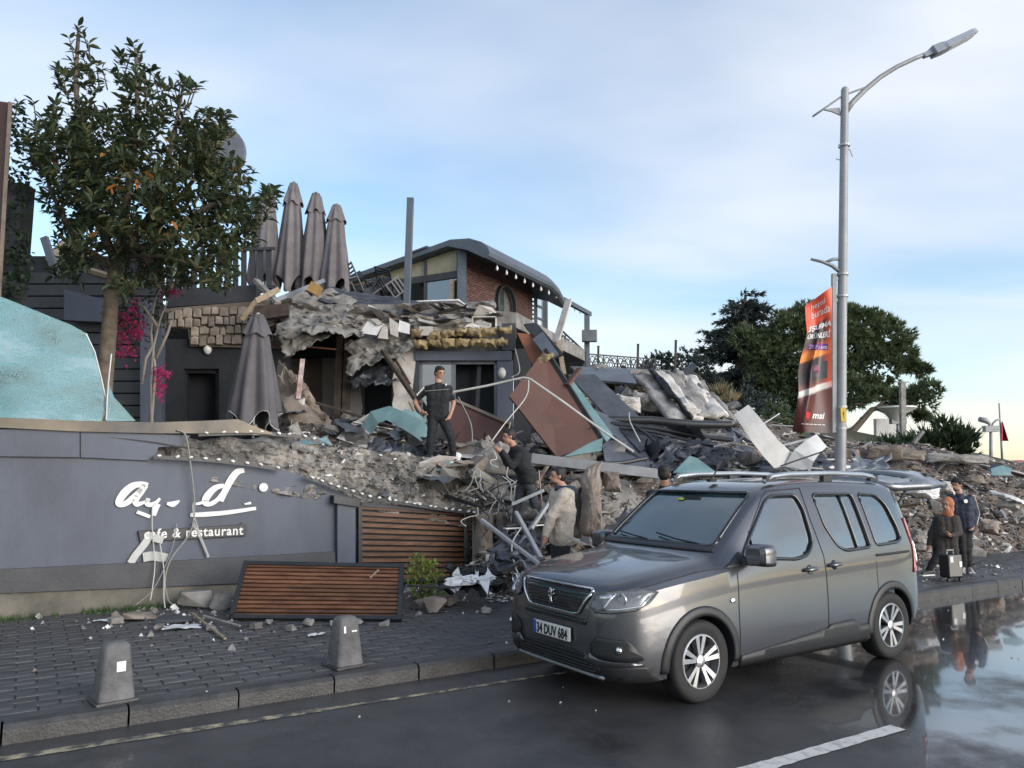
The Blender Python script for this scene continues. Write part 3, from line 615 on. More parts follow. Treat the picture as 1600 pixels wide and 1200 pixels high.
# stone cladding: backing and single stones
part(ruin, 'cladding_bed', 'mortar', FA, [(258, 482), (455, 466), (455, 545), (296, 541), (294, 514), (258, 512)], .12, .10)
for r_ in range(4):
    u = 262.0 if r_ < 2 else 297.0
    while u < 450:
        w = rnd.uniform(9, 17); vt = 484+r_*15 - (u-260)*.05 + rnd.uniform(-2, 2); h = rnd.uniform(11, 15)
        q = MB(); a, b_, c, d_ = (u, vt+h), (u+w-1.2, vt+h+rnd.uniform(-1, 1)), (u+w-1.5, vt+rnd.uniform(-1, 2)), (u+.6, vt+rnd.uniform(-1, 2))
        m_ = ((u+u+w)/2, vt-1.5+rnd.uniform(0, 1))
        FA.slab(q, [a, b_, c, m_, d_], .09, .10+rnd.uniform(.05, .11)); bevel(q.build('stone', 'stone', ruin), .02, 2); u += w
# exposed rooms behind the torn-off front
bw = mat('room_wall', (0.36, 0.35, 0.34), 0.9, col2=(0.25, 0.235, 0.22), scale=1.2)
part(ruin, 'back_wall', bw, FB, rect(440, 520, 660, 700), .2)
part(ruin, 'stained_wall', mat('stain_wall', (0.19, 0.155, 0.125), 0.9, col2=(0.10, 0.08, 0.065), scale=1.5), FB, rect(440, 520, 503, 700), .05, .06)
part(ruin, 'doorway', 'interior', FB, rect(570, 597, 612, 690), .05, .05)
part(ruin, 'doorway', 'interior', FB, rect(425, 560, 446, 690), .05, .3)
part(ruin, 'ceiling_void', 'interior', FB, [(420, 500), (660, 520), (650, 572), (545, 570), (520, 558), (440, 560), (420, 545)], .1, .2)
part(ruin, 'room_partition', bw, Plane_((0, 17.6, 0), (1, .02)), ragged([(544, 660), (566, 660), (560, 600), (552, 566), (544, 566)], 5, 2, 3), .12)
part(ruin, 'torn_pier', 'plaster', FD, ragged([(612, 668), (646, 668), (648, 535), (622, 540), (616, 580)], 7, 2.5, 5), .35)
part(ruin, 'torn_pier', 'concrete', FD, ragged([(628, 668), (650, 668), (652, 500), (630, 505)], 6, 2, 9), .3, -.1)
for u0, w in ((524, 11), (537, 10)):
    q = MB(); a, b_ = P(u0+3, 655, 16.9), P(u0+9, 500, 16.9); q.bar(a, b_, .15, .14); q.build('steel_column', 'burnt_wood', ruin)
# right room with the sliding door still framed
part(ruin, 'door_lintel', 'wall_grey', FD, rect(648, 548, 800, 563), .3, .04)
part(ruin, 'door_pier', 'wall_grey', FD, rect(777, 563, 802, 672), .3)
part(ruin, 'door_pier', 'charcoal', FD, rect(803, 545, 830, 690), .3, -.15)
part(ruin, 'door_pier', 'charcoal', FD, rect(646, 563, 655, 680), .3, -.02)
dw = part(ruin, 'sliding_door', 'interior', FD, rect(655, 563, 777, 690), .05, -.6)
for u0, u1 in ((655, 660), (705, 712), (772, 777)): part(dw, 'door_frame', 'grey_metal', FD, rect(u0, 563, u1, 680), .07, -.1)
part(dw, 'door_frame', 'grey_metal', FD, rect(655, 563, 777, 569), .07, -.1)
part(dw, 'door_pane', 'car_glass', FD, rect(660, 569, 705, 672), .012, -.13)
part(ruin, 'hanging_strip', 'dark_metal', FD, [(742, 650), (748, 650), (752, 570), (746, 570)], .03, -.3)
# slab edge above the door with torn insulation
part(ruin, 'slab_edge', 'concrete', FD, ragged([(640, 549), (806, 547), (806, 512), (760, 515), (640, 520)], 6, 1.5, 4), .6, -.05)
for i in range(14):
    u = 646+(i//2)*21+rnd.uniform(-4, 4); v = 515 + (i % 2)*16 + rnd.uniform(-2, 2) - (u-650)*.03; w = rnd.uniform(20, 28); h = rnd.uniform(11, 15)
    q = MB(); a = FD.at(u, v+h, .26); b_ = FD.at(min(u+w, 800), v+h, .26); c = FD.at(min(u+w, 800), v, .26); d_ = FD.at(u, v, .26); se = rnd.random()*50
    q.grid(lambda x, y: a.lerp(b_, x).lerp(d_.lerp(c, x), y) + FD.n*(.12*math.sin(math.pi*x)**.5*math.sin(math.pi*y)**.5 + .06*fbm((x*3+se, y*2, 1))) + Vector((0, 0, .05*fbm((x*4, y*3, se)))), 10, 6)
    q.build('insulation_batt', 'insulation', ruin, smooth=True)
part(ruin, 'parapet_stub', 'charcoal', FD, rect(784, 505, 806, 547), .3, .05)
# roof slab and upper terrace floor
UZ = P(500, 470, 17.5).z - .15
q = MB(); q.slab([(-9.5, 17.3, UZ), (-2.3, 17.2, UZ), (0.1, 16.9, UZ-.25), (2.2, 23, UZ-.1), (2.5, 29, UZ), (-9.5, 27, UZ)], .35, (0, 0, 1)); q.build('upper_floor', 'concrete', ruin)
def wall_lamp(pl, u, v, label, k):
    o = thing('wall_lamp', label, 'lamp', pl.at(u, v, k)); a = math.atan2(pl.d.y, pl.d.x)
    for nm, prof, m in (('base', [(.10, 0), (.10, .03)], 'grey_metal'), ('diffuser', [(.088, .03), (.08, .07), (.05, .10), (.005, .11)], 'bulb')):
        q = MB(); q.lathe(prof, 16, axis='Y'); rm_ = Matrix.Rotation(a, 3, 'Z'); q.v = [tuple(rm_ @ Vector((v_[0], -v_[1], v_[2]*1.35)) + pl.at(u, v, k)) for v_ in q.v]; q.build(nm, m, o, smooth=40)
wall_lamp(FA, 325, 546, 'oval white bulkhead lamp on the dark band below the stone cladding', .01)
wall_lamp(FD, 784, 583, 'round white bulkhead lamp on the grey pier beside the sliding door', .01)

# torn layers: crumpled sheets of ceiling and cladding (each one a thing)
def crumple(px4, D4, amp, seed, nu=34, nv=22, fold=3.0, tear=.06, th=.0):
    a, b_, c, d_ = [P(u, v, D) for (u, v), D in zip(px4, D4)]; q = MB()
    def fn(x, y):
        p = a.lerp(b_, x).lerp(d_.lerp(c, x), y)
        e = fbm((x*fold+seed, y*fold*.8, seed*.7)); e2 = 1-abs(fbm((x*fold*2.2, y*fold*2.2+seed, 3)))*1.6
        p = p + Vector((0, -1, .25))*(amp*(e*.8+e2*.35)) + Vector((tear*3*fbm((y*5, seed, x)), 0, tear*2.2*fbm((x*7, seed, 1))*(1 if y < .1 or y > .9 else .3)))
        return p
    q.grid(fn, nu, nv); return q
def sheet(px4, D4, m, label, amp=.15, seed=1.0, name='crumpled_sheet', cat='debris', group=None, **k):
    o = crumple(px4, D4, amp, seed, **k).build(name, m, smooth=50); s_ = o.modifiers.new('thick', 'SOLIDIFY'); s_.thickness = .015
    return tag(o, label, cat, group)
mat('ceil_torn', (0.27, 0.26, 0.24), 0.9, col2=(0.10, 0.096, 0.09), scale=3.5, bump=.5)
sheet([(430, 522), (566, 522), (556, 484), (436, 470)], (15.6, 15.8, 16.9, 17.0), 'ceil_torn', 'crumpled grey ceiling sheet sagging beside the closed parasol', .26, 2.3)
sheet([(440, 556), (560, 512), (566, 500), (436, 510)], (15.8, 16.0, 16.2, 15.7), 'ceil_torn', 'ragged lower flap of the sagging grey ceiling sheet', .2, 5.1, nv=12)
sheet([(545, 585), (640, 556), (648, 520), (546, 528)], (16.2, 16.2, 16.6, 16.6), 'ceil_torn', 'torn grey ceiling sheet hanging over the exposed room doorway', .2, 9.4)
sheet([(548, 604), (622, 598), (640, 570), (546, 575)], (16.5, 16.5, 16.9, 16.9), 'sheet_dark', 'dark torn lining drooping under the hanging ceiling sheet', .14, 3.9, nv=10)
sheet([(395, 505), (560, 500), (545, 452), (392, 468)], (16.9, 16.9, 17.6, 17.6), 'concrete', 'broken grey slab edge under the row of closed parasols', .2, 7.7)
sheet([(545, 528), (650, 530), (655, 492), (545, 480)], (16.7, 16.7, 17.2, 17.3), 'concrete', 'cracked slab edge at the foot of the tall dark post', .15, 12.2)
sheet([(645, 522), (770, 520), (750, 490), (640, 488)], (16.4, 16.4, 17.4, 17.4), 'plaster', 'layers of broken pale screed above the yellow insulation', .2, 21.0)
sheet([(500, 470), (700, 508), (690, 480), (520, 448)], (17.3, 17.0, 17.6, 17.8), 'sheet_dark', 'long dark roofing membrane curled along the upper terrace edge', .12, 31.0, fold=1.6)
# layered fracture of the slab: plates of screed, tile and concrete sticking out
rf = random.Random(21); fr_m = []
for m_ in ('concrete', 'plaster', 'concrete_tan', 'ceil_torn'):
    for k in range(3):
        g_ = random.Random(k+len(fr_m)*7); bm_ = bmesh.new()
        for _ in range(13): bm_.verts.new((g_.uniform(-.5, .5), g_.uniform(-.4, .4), g_.choice((-.05, .05))+g_.uniform(-.01, .01)))
        bmesh.ops.convex_hull(bm_, input=bm_.verts); bmesh.ops.delete(bm_, geom=[v for v in bm_.verts if not v.link_faces], context='VERTS'); me = bpy.data.meshes.new('plate'); bm_.to_mesh(me); bm_.free(); me.materials.append(M(m_)); fr_m.append(me)
for k in range(64):
    u = rf.uniform(400, 770); base = 492+(u-400)*.08 if u < 640 else 496; v = base+rf.uniform(-22, 16); me = fr_m[rf.randrange(12)]; s_ = rf.uniform(.3, .95)
    adj = {'concrete': 'grey concrete', 'plaster': 'cream screed', 'concrete_tan': 'tan concrete', 'ceil_torn': 'dusty grey'}[me.materials[0].name]
    tag(inst(me, 'slab_layer', None, P(u, v, 16.75-(v-base)*.012+rf.uniform(-.25, .2)), (rf.gauss(.25, .2), rf.gauss(0, .18), rf.uniform(0, 6.28)), (s_, s_*.8, s_*rf.uniform(.6, 1.2))), f'{adj} plate broken out of the torn upper slab edge', 'rubble', f'{adj} plates of the torn upper slab')
# white tiles left on the broken slab edge
for k, pxs in enumerate([[(562, 520), (588, 524), (600, 506), (574, 502)], [(590, 528), (606, 530), (606, 512), (598, 510)], [(610, 522), (622, 527), (622, 505), (608, 496)], [(622, 518), (640, 522), (640, 506), (624, 500)], [(655, 524), (676, 524), (676, 510), (655, 510)], [(590, 508), (598, 506), (590, 498), (578, 498)]]):
    q = MB(); FD.slab(q, pxs, .06, .32+.03*(k % 3)); tag(q.build('broken_tile', 'plaster' if k % 3 else 'white_scrap'), 'pale broken wall tile clinging to the torn slab edge by the dark post', 'tile', 'tiles on the torn slab edge')
# pink plaster heap standing in the exposed room
def lump(name, label, px, D, m, depth=.5, amp=.12, seed=1, cat='rubble', group=None):
    # a solid, rough mass with the given outline
    cx = sum(p[0] for p in px)/len(px); cy = sum(p[1] for p in px)/len(px); q = MB(); n = len(px)*9; out_ = []
    for i in range(len(px)):
        a, b_ = px[i], px[(i+1) % len(px)]
        for k in range(9): out_.append((a[0]+(b_[0]-a[0])*k/9, a[1]+(b_[1]-a[1])*k/9))
    vs = []; rings = (1.0, 1.0, .93, .82, .68, .52, .36, .2, .08)
    for ri, f in enumerate(rings):
        for (u, v) in out_:
            p = P(cx+(u-cx)*f, cy+(v-cy)*f, D + (depth*.6 if ri == 0 else -depth*.5*math.sqrt(max(0, 1-f*f))))
            nz_ = amp*fbm((p.x*3+seed, p.y*3, p.z*3)) + amp*.55*fbm((p.x*8+seed, p.y*8, p.z*8)) + amp*.35*abs(fbm((p.x*17+seed, p.y*17, p.z*17))); vs.append(p + Vector((nz_*.5, -nz_, nz_*.4)))
    fs = [(r_*n+i, r_*n+(i+1) % n, (r_+1)*n+(i+1) % n, (r_+1)*n+i) for r_ in range(len(rings)-1) for i in range(n)]
    fs.append(tuple(range((len(rings)-1)*n, len(rings)*n))); q.add(vs, fs)
    return tag(q.build(name, m, smooth=35), label, cat, group)
lump('plaster_heap', 'tall pinkish plaster wall stump sloping down right of the closed parasol', [(425, 690), (530, 692), (512, 655), (490, 625), (470, 590), (452, 580), (436, 562), (428, 600)], 16.0, 'concrete_tan', .7, .14, 1)
lump('plaster_block', 'cream broken plaster block lying at the foot of the pinkish stump', [(449, 680), (470, 682), (474, 655), (464, 640), (450, 646)], 15.3, 'plaster', .25, .04, 2)
lump('plaster_block', 'small cream plaster block perched on the pinkish stump', [(463, 640), (476, 640), (477, 622), (464, 624)], 15.35, 'plaster', .2, .03, 7)
lump('plaster_boulder', 'long tan rubble boulder in front of the exposed room', [(478, 690), (552, 690), (548, 668), (515, 664), (485, 660)], 15.0, 'concrete_tan', .6, .08, 3)
q = MB(); q.bar(P(466, 623, 15.3), P(473, 561, 15.4), .085, .04); tag(q.build('painted_batten', mat('batten', (0.6, 0.56, 0.54), .7, col2=(0.36, 0.16, 0.14), scale=5)), 'upright red and white batten stuck in the pinkish plaster stump', 'batten')
q = MB(); q.tube([P(425, 540, 16.4), P(470, 541, 16.3), P(525, 546, 16.4)], .02, 6); tag(q.build('bent_pipe', 'rust'), 'thin rusty pipe running behind the parasol to the dark column', 'pipe')
o = thing('ceiling_globe', 'round pale globe lamp hanging by the thin rusty pipe', 'lamp', P(472, 540, 16.2)); q = MB(); q.lathe([(.01, -.1), (.08, -.07), (.105, 0), (.08, .07), (.01, .1)], 14, P(472, 540, 16.2)); q.build('globe', 'bulb', o, smooth=True)
q = MB(); q.lathe([(.03, .09), (.03, .14)], 8, P(472, 540, 16.2)); q.build('cap', 'dark_metal', o)
# leaning struts at the torn doorway
for a, b_, w, l_ in (((598, 548, 16.2), (655, 632, 15.6), .12, 'dark steel strut leaning down towards the standing man'), ((608, 545, 16.3), (640, 600, 16.1), .07, 'thin dark strut hanging beside the torn pier'), ((640, 628, 15.4), (652, 652, 15.3), .06, 'pale broken lath behind the standing man')):
    q = MB(); q.bar(P(*a), P(*b_), w, w*.6); tag(q.build('leaning_strut', 'timber' if 'pale' in l_ else 'burnt_wood'), l_, 'strut')
q = MB(); q.bar(P(378, 500, 15.9), P(400, 470, 15.9), .05, .09); q.bar(P(400, 470, 15.9), P(436, 452, 16.2), .05, .12); tag(q.build('broken_trim', 'timber'), 'splintered timber trim above the tip of the closed parasol', 'timber')
q = MB(); q.slab([P(388, 502, 15.95), P(450, 492, 15.95), P(450, 474, 16.0), P(400, 478, 16.0)], .12); tag(q.build('fascia_board', 'burnt_wood'), 'dark brown fascia board above the tip of the closed parasol', 'board')
q = MB(); q.bar(P(424, 472, 16.2), P(506, 438, 17.2), .07, .09); tag(q.build('broken_beam', 'grey_metal'), 'grey beam lying aslant below the closed terrace parasols', 'beam')
q = MB(); q.bar(P(400, 438, 16.6), P(434, 474, 16.2), .16, .08); tag(q.build('broken_beam', 'concrete'), 'flat grey beam end sloping down beside the slanted grey beam', 'beam')
q = MB(); q.box(P(492, 452, 16.4), (.22, .3, .22), Matrix.Rotation(.5, 3, 'Y')); tag(q.build('cardboard_box', mat('card', (.36, .22, .08), .8)), 'small ochre box end on the torn terrace edge', 'box')
# tall dark post
q = MB(); q.bar(P(635, 492, 17.0), P(641.5, 310, 17.0), .15, .15); q.box(P(641.5, 311, 17.0), (.16, .16, .02)); tag(bevel(q.build('tall_post', 'roof_blue'), .008), 'tall blue-grey steel post rising alone from the torn slab', 'post')

# ============================================================ brick pavilion on the upper terrace
LA = R(28.4); rd = Vector((math.sin(LA), math.cos(LA), 0)); ld = Vector((-math.cos(LA), math.sin(LA), 0))
C0 = Vector(((722-800)/1200*22*1.0, 22, 0)); C0.x = P(722, 450, 22).x
PR = Plane_(C0, rd); PR.n = -ld*-1 if False else Vector((rd.y, -rd.x, 0)); PL = Plane_(C0, -ld)
pav = thing('brick_pavilion', 'brick and glass pavilion with rounded blue-grey metal roof above the ruin', 'building', (C0.x, C0.y, UZ))
zb = UZ; z_br = PR.at(724, 432).z
L_end = (PR.at(832, 470)-PR.at(722, 470)).dot(rd)
def PRp(l, z, k=0): return C0 + rd*l + Vector((0, 0, z)) + PR.n*k
ZT = P(725, 420, 22).z
q = MB(); q.slab([PRp(0, zb), PRp(L_end, zb), PRp(L_end, ZT+.55), PRp(0, ZT+.55)], .2, PR.n); bwall = q.build('wall', 'brick_mortar', pav)
oc = PR.at(786, 478); ol = (oc-C0).dot(rd); oz = oc.z; orx = (PR.at(800, 478)-PR.at(772, 478)).dot(rd)/2; orz = (PR.at(786, 447).z-PR.at(786, 508).z)/2
cut = MB(); pr = []
for k in range(28):
    a = 2*math.pi*k/28; pr.append((ol+orx*math.cos(a), oz+orz*math.sin(a)))
cut.add([PRp(l, z, .5) for l, z in pr]+[PRp(l, z, -.5) for l, z in pr], [tuple(range(27, -1, -1)), tuple(range(28, 56))]+[(i, (i+1) % 28, 28+(i+1) % 28, 28+i) for i in range(28)])
def boolean(o, cutmb, op='DIFFERENCE'):
    c_ = bpy.data.objects.new('cutter', cutmb.mesh('cutter', 'black'))
    bm_ = bmesh.new(); bm_.from_mesh(c_.data); bmesh.ops.recalc_face_normals(bm_, faces=bm_.faces); bm_.to_mesh(c_.data); bm_.free()
    m_ = o.modifiers.new('b', 'BOOLEAN'); m_.operation = op; m_.object = c_; m_.solver = 'EXACT'
    TMP.collection.objects.link(c_)
    for pp in [o.parent] if o.parent else []: TMP.collection.objects.link(pp)
    me = evaluated_mesh(o)
    for pp in [o.parent] if o.parent else []: TMP.collection.objects.unlink(pp)
    o.modifiers.remove(m_); o.data = me; bpy.data.objects.remove(c_); return o
boolean(bwall, cut)
q = MB()
q.grid(lambda a, b_: PRp(ol+(orx+.07*(b_*2-1)*.5+.0)*math.cos(2*math.pi*a), oz+(orz+.07*(b_*2-1)*.5)*math.sin(2*math.pi*a), .05), 32, 1)
ow = q.build('oval_window', 'dark_metal', pav); so = ow.modifiers.new('t', 'SOLIDIFY'); so.thickness = .12
q = MB(); q.add([PRp(l, z, -.08) for l, z in pr], [tuple(range(28))]); q.build('pane', glass_mat('clear_glass', (.5, .55, .56), .05, .25), ow)
q = MB(); q.bar(PRp(ol, oz-orz), PRp(ol, oz+orz), .05, .05); q.build('mullion', 'dark_metal', ow)
bk = MB(); bk.box((0, 0, 0), (.205, .03, .062)); bkm = bk.mesh('brick', 'brick'); spots = []
nrow = int((ZT+.5-zb)/.075)
for r_ in range(nrow):
    l = .0 if r_ % 2 else -.11
    while l < L_end-.1:
        if l > -.05:
            cz = zb+.04+r_*.075; cl = l+.11
            if ((cl-ol)/(orx+.14))**2 + ((cz-oz)/(orz+.07))**2 > 1: spots.append((cl, cz))
        l += .22
ang = math.atan2(rd.y, rd.x); vis = [s_ for s_ in spots if s_[1] > UZ+.5]; rnd.shuffle(vis); vis.sort(key=lambda s_: s_[0])
for cl, cz in vis[:300]: inst(bkm, 'brick', bwall, PRp(cl, cz, .012+rnd.uniform(0, .006)), (0, 0, ang), local=False)
q = MB(); rm_ = Matrix.Rotation(ang, 3, 'Z'); chosen = set(vis[:300])
for cl, cz in spots:
    if (cl, cz) not in chosen: q.box(PRp(cl, cz, .012), (.205, .03, .062), rm_)
struct(q.build('brickwork', 'brick', bwall), 'stuff')
# roof: profile across, extruded along the brick wall with an overhang
Lr = (PR.at(884, 470, 1.08)-C0).dot(rd)
prof = [(-1.02, ZT+.10), (-1.10, ZT+.16), (-1.12, ZT+.27), (-1.05, ZT+.42), (-.85, ZT+.60), (-.45, ZT+.76), (0.2, ZT+.82), (4.6, ZT+.10), (4.6, ZT-.04), (0.3, ZT+.64), (-.4, ZT+.42), (-.92, ZT+.13)]   # (across: minus = over the brick side)
q = MB(); vs = []
nseg = 10
for i in range(nseg+1):
    l = -.35 + (Lr+.35)*i/nseg; e = max(0, (l-(Lr-1.2))/1.2); dz = -.45*e*e
    vs += [PRp(l, z+dz*(1 if c < 1 else .4), 0) + ld*c for c, z in prof]
n = len(prof)
q.add(vs, [tuple(range(n)), tuple(range(nseg*n+n-1, nseg*n-1, -1))]+[(i*n+k, (i+1)*n+k, (i+1)*n+(k+1) % n, i*n+(k+1) % n) for i in range(nseg) for k in range(n)])
roof = q.build('roof', 'roof_blue', pav, smooth=35)
q = MB(); q.slab([PRp(-.4, ZT+.74, 0)+ld*1.0, PRp(-.4, ZT+.60, 0)+ld*1.8, PRp(2, ZT+.80, 0)+ld*1.8, PRp(2, ZT+.92, 0)+ld*.9], .05, (0, 0, 1)); q.build('skylight', 'roof_blue', roof)
for i in range(8):
    p = PRp(.4+i*(Lr-.9)/7, ZT+.02, .95); q = MB(); q.lathe([(.01, .05), (.025, .02), (.042, -.04), (.03, -.085), (.01, -.10)], 8, p); q.tube([p+Vector((0, 0, .04)), p+Vector((0, 0, .14))], .007, 4)
    tag(q.build('pendant_bulb', 'bulb', smooth=40), 'small white bulb hanging in the row under the pavilion eave', 'lamp', 'bulbs under the pavilion eave')
# window and posts at the far end of the brick wall
q = MB(); q.bar(PRp(L_end+.25, zb), PRp(L_end+.25, ZT+.5), .12, .12); q.build('post', 'roof_blue', pav)
q = MB(); q.bar(PRp(L_end+.95, zb), PRp(L_end+.95, ZT+.4), .22, .22); q.build('post', 'roof_blue', pav)
for z in (zb+1.0, zb+1.55, ZT-.15): 
    q = MB(); q.bar(PRp(L_end+.2, z), PRp(L_end+.95, z), .06, .07); q.build('window_rail', 'roof_blue', pav)
q = MB(); q.slab([PRp(L_end+.28, zb+.3), PRp(L_end+.9, zb+.3), PRp(L_end+.9, ZT+.3), PRp(L_end+.28, ZT+.3)], .01, PR.n); q.build('pane', 'clear_glass', pav)
q = MB(); q.slab([PRp(L_end+.28, zb, .02), PRp(L_end+.9, zb, .02), PRp(L_end+.9, zb+.75, .02), PRp(L_end+.28, zb+.75, .02)], .04, PR.n); q.build('panel', 'roof_blue', pav)
# glazed gable on the left
def PLp(c, z, k=0): return C0 + ld*c + Vector((0, 0, z)) - rd*k
def rz_(c): return ZT+.60-.155*(c-.3)
q = MB(); q.bar(PLp(0.0, zb), PLp(0.0, ZT+.55), .26, .26); q.build('corner_post', 'roof_blue', pav)
for c in (1.3, 2.7, 4.1):
    q = MB(); q.bar(PLp(c, zb), PLp(c, rz_(c)), .09, .09); q.build('post', 'charcoal', pav)
q = MB(); q.bar(PLp(.1, ZT-.15), PLp(4.6, ZT-.15), .12, .2); q.build('transom', 'charcoal', pav)
for a, b_ in ((.15, 1.25), (1.35, 2.65), (2.75, 4.05)):
    q = MB(); q.slab([PLp(a, ZT-.05), PLp(b_, ZT-.05), PLp(b_, rz_(b_)), PLp(a, rz_(a))], .012, -rd); q.build('pane', glass_mat('sky_tinted_glass', (.56, .50, .34), .08, .55), pav)  # cream light of the sky behind is put into the pane colour
q = MB(); q.slab([PLp(.15, zb), PLp(1.3, zb), PLp(1.3, ZT-.25), PLp(.15, ZT-.25)], .012, -rd); q.build('pane', 'car_glass', pav)
q = MB(); q.bar(PLp(.28, zb+.2, .1), PLp(.28, ZT-.3, .1), .11, .05); q.build('pale_post', 'timber', pav)
q = MB(); q.slab([PLp(.3, zb, -3.2), PLp(2.6, zb, -3.2), PLp(2.6, ZT-.2, -3.2), PLp(.3, ZT-.2, -3.2)], .1, -rd); q.build('inner_wall', 'interior', pav)
for i, c in enumerate((.55, 1.0, 1.55, 2.0)):
    q = MB(); h = .55-.08*i; q.lathe([(.22-.02*i, 0), (.17, h*.6), (.06, h), (.05, h+.06)], 8, PLp(c, ZT-.1, -1.0)); tag(q.build('folded_parasol', 'charcoal', smooth=40), 'dark folded parasol seen through the pavilion gable glass', 'parasol', 'parasols inside the pavilion gable')
# pergola beam, post with sign box
e0 = P(880, 468, 27.5); e1 = P(922, 491, 30.0)
pg = thing('pergola', 'blue-grey pergola beam and post beyond the pavilion roof', 'pergola', P(917, 578, 29.8))
q = MB(); q.bar(e0, e1, .14, .16); q.build('beam', 'roof_blue', pg)
q = MB(); q.bar(P(917, 585, 29.8), P(917, 491, 29.8), .2, .2); q.build('post', 'roof_blue', pg)
for i in range(4):
    p = e0.lerp(e1, .2+.2*i); q = MB(); q.tube([p, p-Vector((0, 0, .2))], .018, 5); q.build('hook', 'roof_blue', pg)
q = MB(); q.box(P(921, 525, 29.5), (.58, .25, .46)); tag(bevel(q.build('loudspeaker_box', 'grey_metal'), .02), 'blue-grey box mounted on the pergola post', 'box')
# ornate railings
def railing(name, a, b_, h, n, label):
    o = thing(name, label, 'railing', a); d = (b_-a); L_ = d.length; d = d.normalized(); upv = Vector((0, 0, 1))
    for f in (0, 1):
        q = MB(); q.bar(a+upv*h*f, b_+upv*h*f, .05, .05); q.build('rail', 'charcoal', o)
    for i in range(n+1):
        q = MB(); p = a+d*L_*i/n; q.bar(p, p+upv*h, .05, .05); q.build('baluster', 'charcoal', o)
    for i in range(n):
        c = a + d*L_*(i+.5)/n + upv*h*.5; w = L_/n
        q = MB()
        for cx, cz, r_ in ((0, 0, .30), (-.27, .24, .17), (.27, .24, .17), (-.27, -.24, .17), (.27, -.24, .17), (0, .32, .11), (0, -.32, .11), (-.38, 0, .10), (.38, 0, .10), (0, 0, .14)):
            cc = c + d*(cx*w) + upv*(cz*h); rr = r_*min(w, h)
            q.tube([cc + d*(math.cos(t*math.pi/5)*rr*w/h*.9) + upv*(math.sin(t*math.pi/5)*rr) for t in range(11)], .022, 4, cap=False)
        q.build('scroll_ornament', 'charcoal', o)
    return o
railing('ornate_railing', P(872, 555, 26.5), P(915, 590, 29.6), 1.0, 4, 'cast scrollwork balustrade under the pergola, receding towards its post')
railing('ornate_railing', P(921, 583, 29.8), P(1025, 588, 33), .75, 5, 'low scrollwork balustrade between the pergola post and the hedge')
for u, v0, v1 in ((934, 541, 560), (996, 538, 556), (1055, 532, 552)):
    q = MB(); q.bar(P(u, v1+30, 33.5), P(u+1, v0, 33.5), .09, .09); q.box(P(u+1, v0, 33.5), (.11, .11, .03)); tag(q.build('short_post', 'burnt_wood'), 'short dark post standing behind the low scrollwork balustrade', 'post', 'posts behind the low balustrade')
# ============================================================ vegetation
def leaf_tpl(l, w, bend=.25, fold=.18):
    # pointed oval leaf of 6 quads-ish along +Y, folded on its midrib
    return [Vector((0, 0, 0)), Vector((-w*.42, l*.32, w*fold)), Vector((0, l*.34, 0)), Vector((w*.42, l*.32, w*fold)), Vector((-w*.36, l*.68, w*fold-l*bend*.12)), Vector((0, l*.7, -l*bend*.14)), Vector((w*.36, l*.68, w*fold-l*bend*.12)), Vector((0, l, -l*bend*.4))], [(0, 2, 1), (0, 3, 2), (1, 2, 5, 4), (2, 3, 6, 5), (4, 5, 7), (5, 6, 7)]
def rand_rot(r_): return Matrix.Rotation(r_.uniform(0, 6.283), 3, 'Z') @ Matrix.Rotation(r_.uniform(-1.2, 1.2), 3, 'X') @ Matrix.Rotation(r_.uniform(-.6, .6), 3, 'Y')
def aim(d, roll=0):
    q = Vector(d).to_track_quat('Y', 'Z').to_matrix(); return q @ Matrix.Rotation(roll, 3, 'Y')
# ---- magnolia in front of the ruin
mag = thing('magnolia_tree', 'broad-leaved evergreen tree with a few orange leaves, behind the teal glass', 'tree', P(166, 690, 11.6))
DM = 11.6; r_ = random.Random(3)
tr = MB(); tr.tube([P(158, 700, DM), P(163, 600, DM), P(170, 520, DM), P(176, 440, DM), P(186, 400, DM)], [.14, .125, .115, .105, .085], 10)
trunk = tr.build('trunk', 'bark', mag, smooth=True)
blobs = [(120, 130, 34, 40, 0), (108, 190, 40, 38, .2), (205, 110, 26, 34, -.2), (228, 160, 42, 40, 0), (285, 145, 20, 24, .2), (165, 230, 75, 60, 0), (250, 230, 75, 55, .3), (325, 215, 38, 42, .2), (100, 250, 50, 50, -.4), (120, 310, 60, 50, .3), (200, 310, 80, 60, -.5), (290, 300, 72, 60, 0), (355, 290, 42, 48, .2), (140, 375, 55, 40, 0), (215, 385, 60, 42, .5), (295, 380, 65, 42, -.3), (360, 360, 45, 48, .2), (400, 330, 22, 30, .1), (330, 425, 50, 26, .1), (260, 430, 45, 24, .2), (60, 215, 26, 34, .3), (190, 440, 26, 20, 0), (110, 420, 30, 20, .1), (352, 190, 14, 18, .1), (420, 300, 14, 16, .1)]
tips = [(122, 38), (136, 62), (116, 75), (208, 70), (214, 92), (284, 118), (302, 138), (128, 50), (96, 118), (236, 108), (350, 178), (340, 182), (52, 158), (30, 160), (430, 300), (378, 270), (262, 140), (150, 96), (232, 132), (108, 60), (128, 85), (290, 130), (310, 130), (88, 108), (160, 108), (205, 84), (224, 102), (240, 118), (272, 132)]
ros = []
for u, v, ru, rv, dd in blobs:
    nn = int(ru*rv/(27 if v > 200 else 40))
    for _ in range(nn):
        a = r_.uniform(0, 6.283); k = math.sqrt(r_.random()); ros.append((u+math.cos(a)*ru*k, v+math.sin(a)*rv*k, DM+dd+r_.uniform(-1.2, 1.2)*math.sqrt(1-k*k*.8)))
cen = P(220, 300, DM)
big = MB(); br = MB()
mats_ = ['leaf_dark', 'leaf_olive', 'leaf_orange']
lv, lf = leaf_tpl(1, .42)
indiv = []
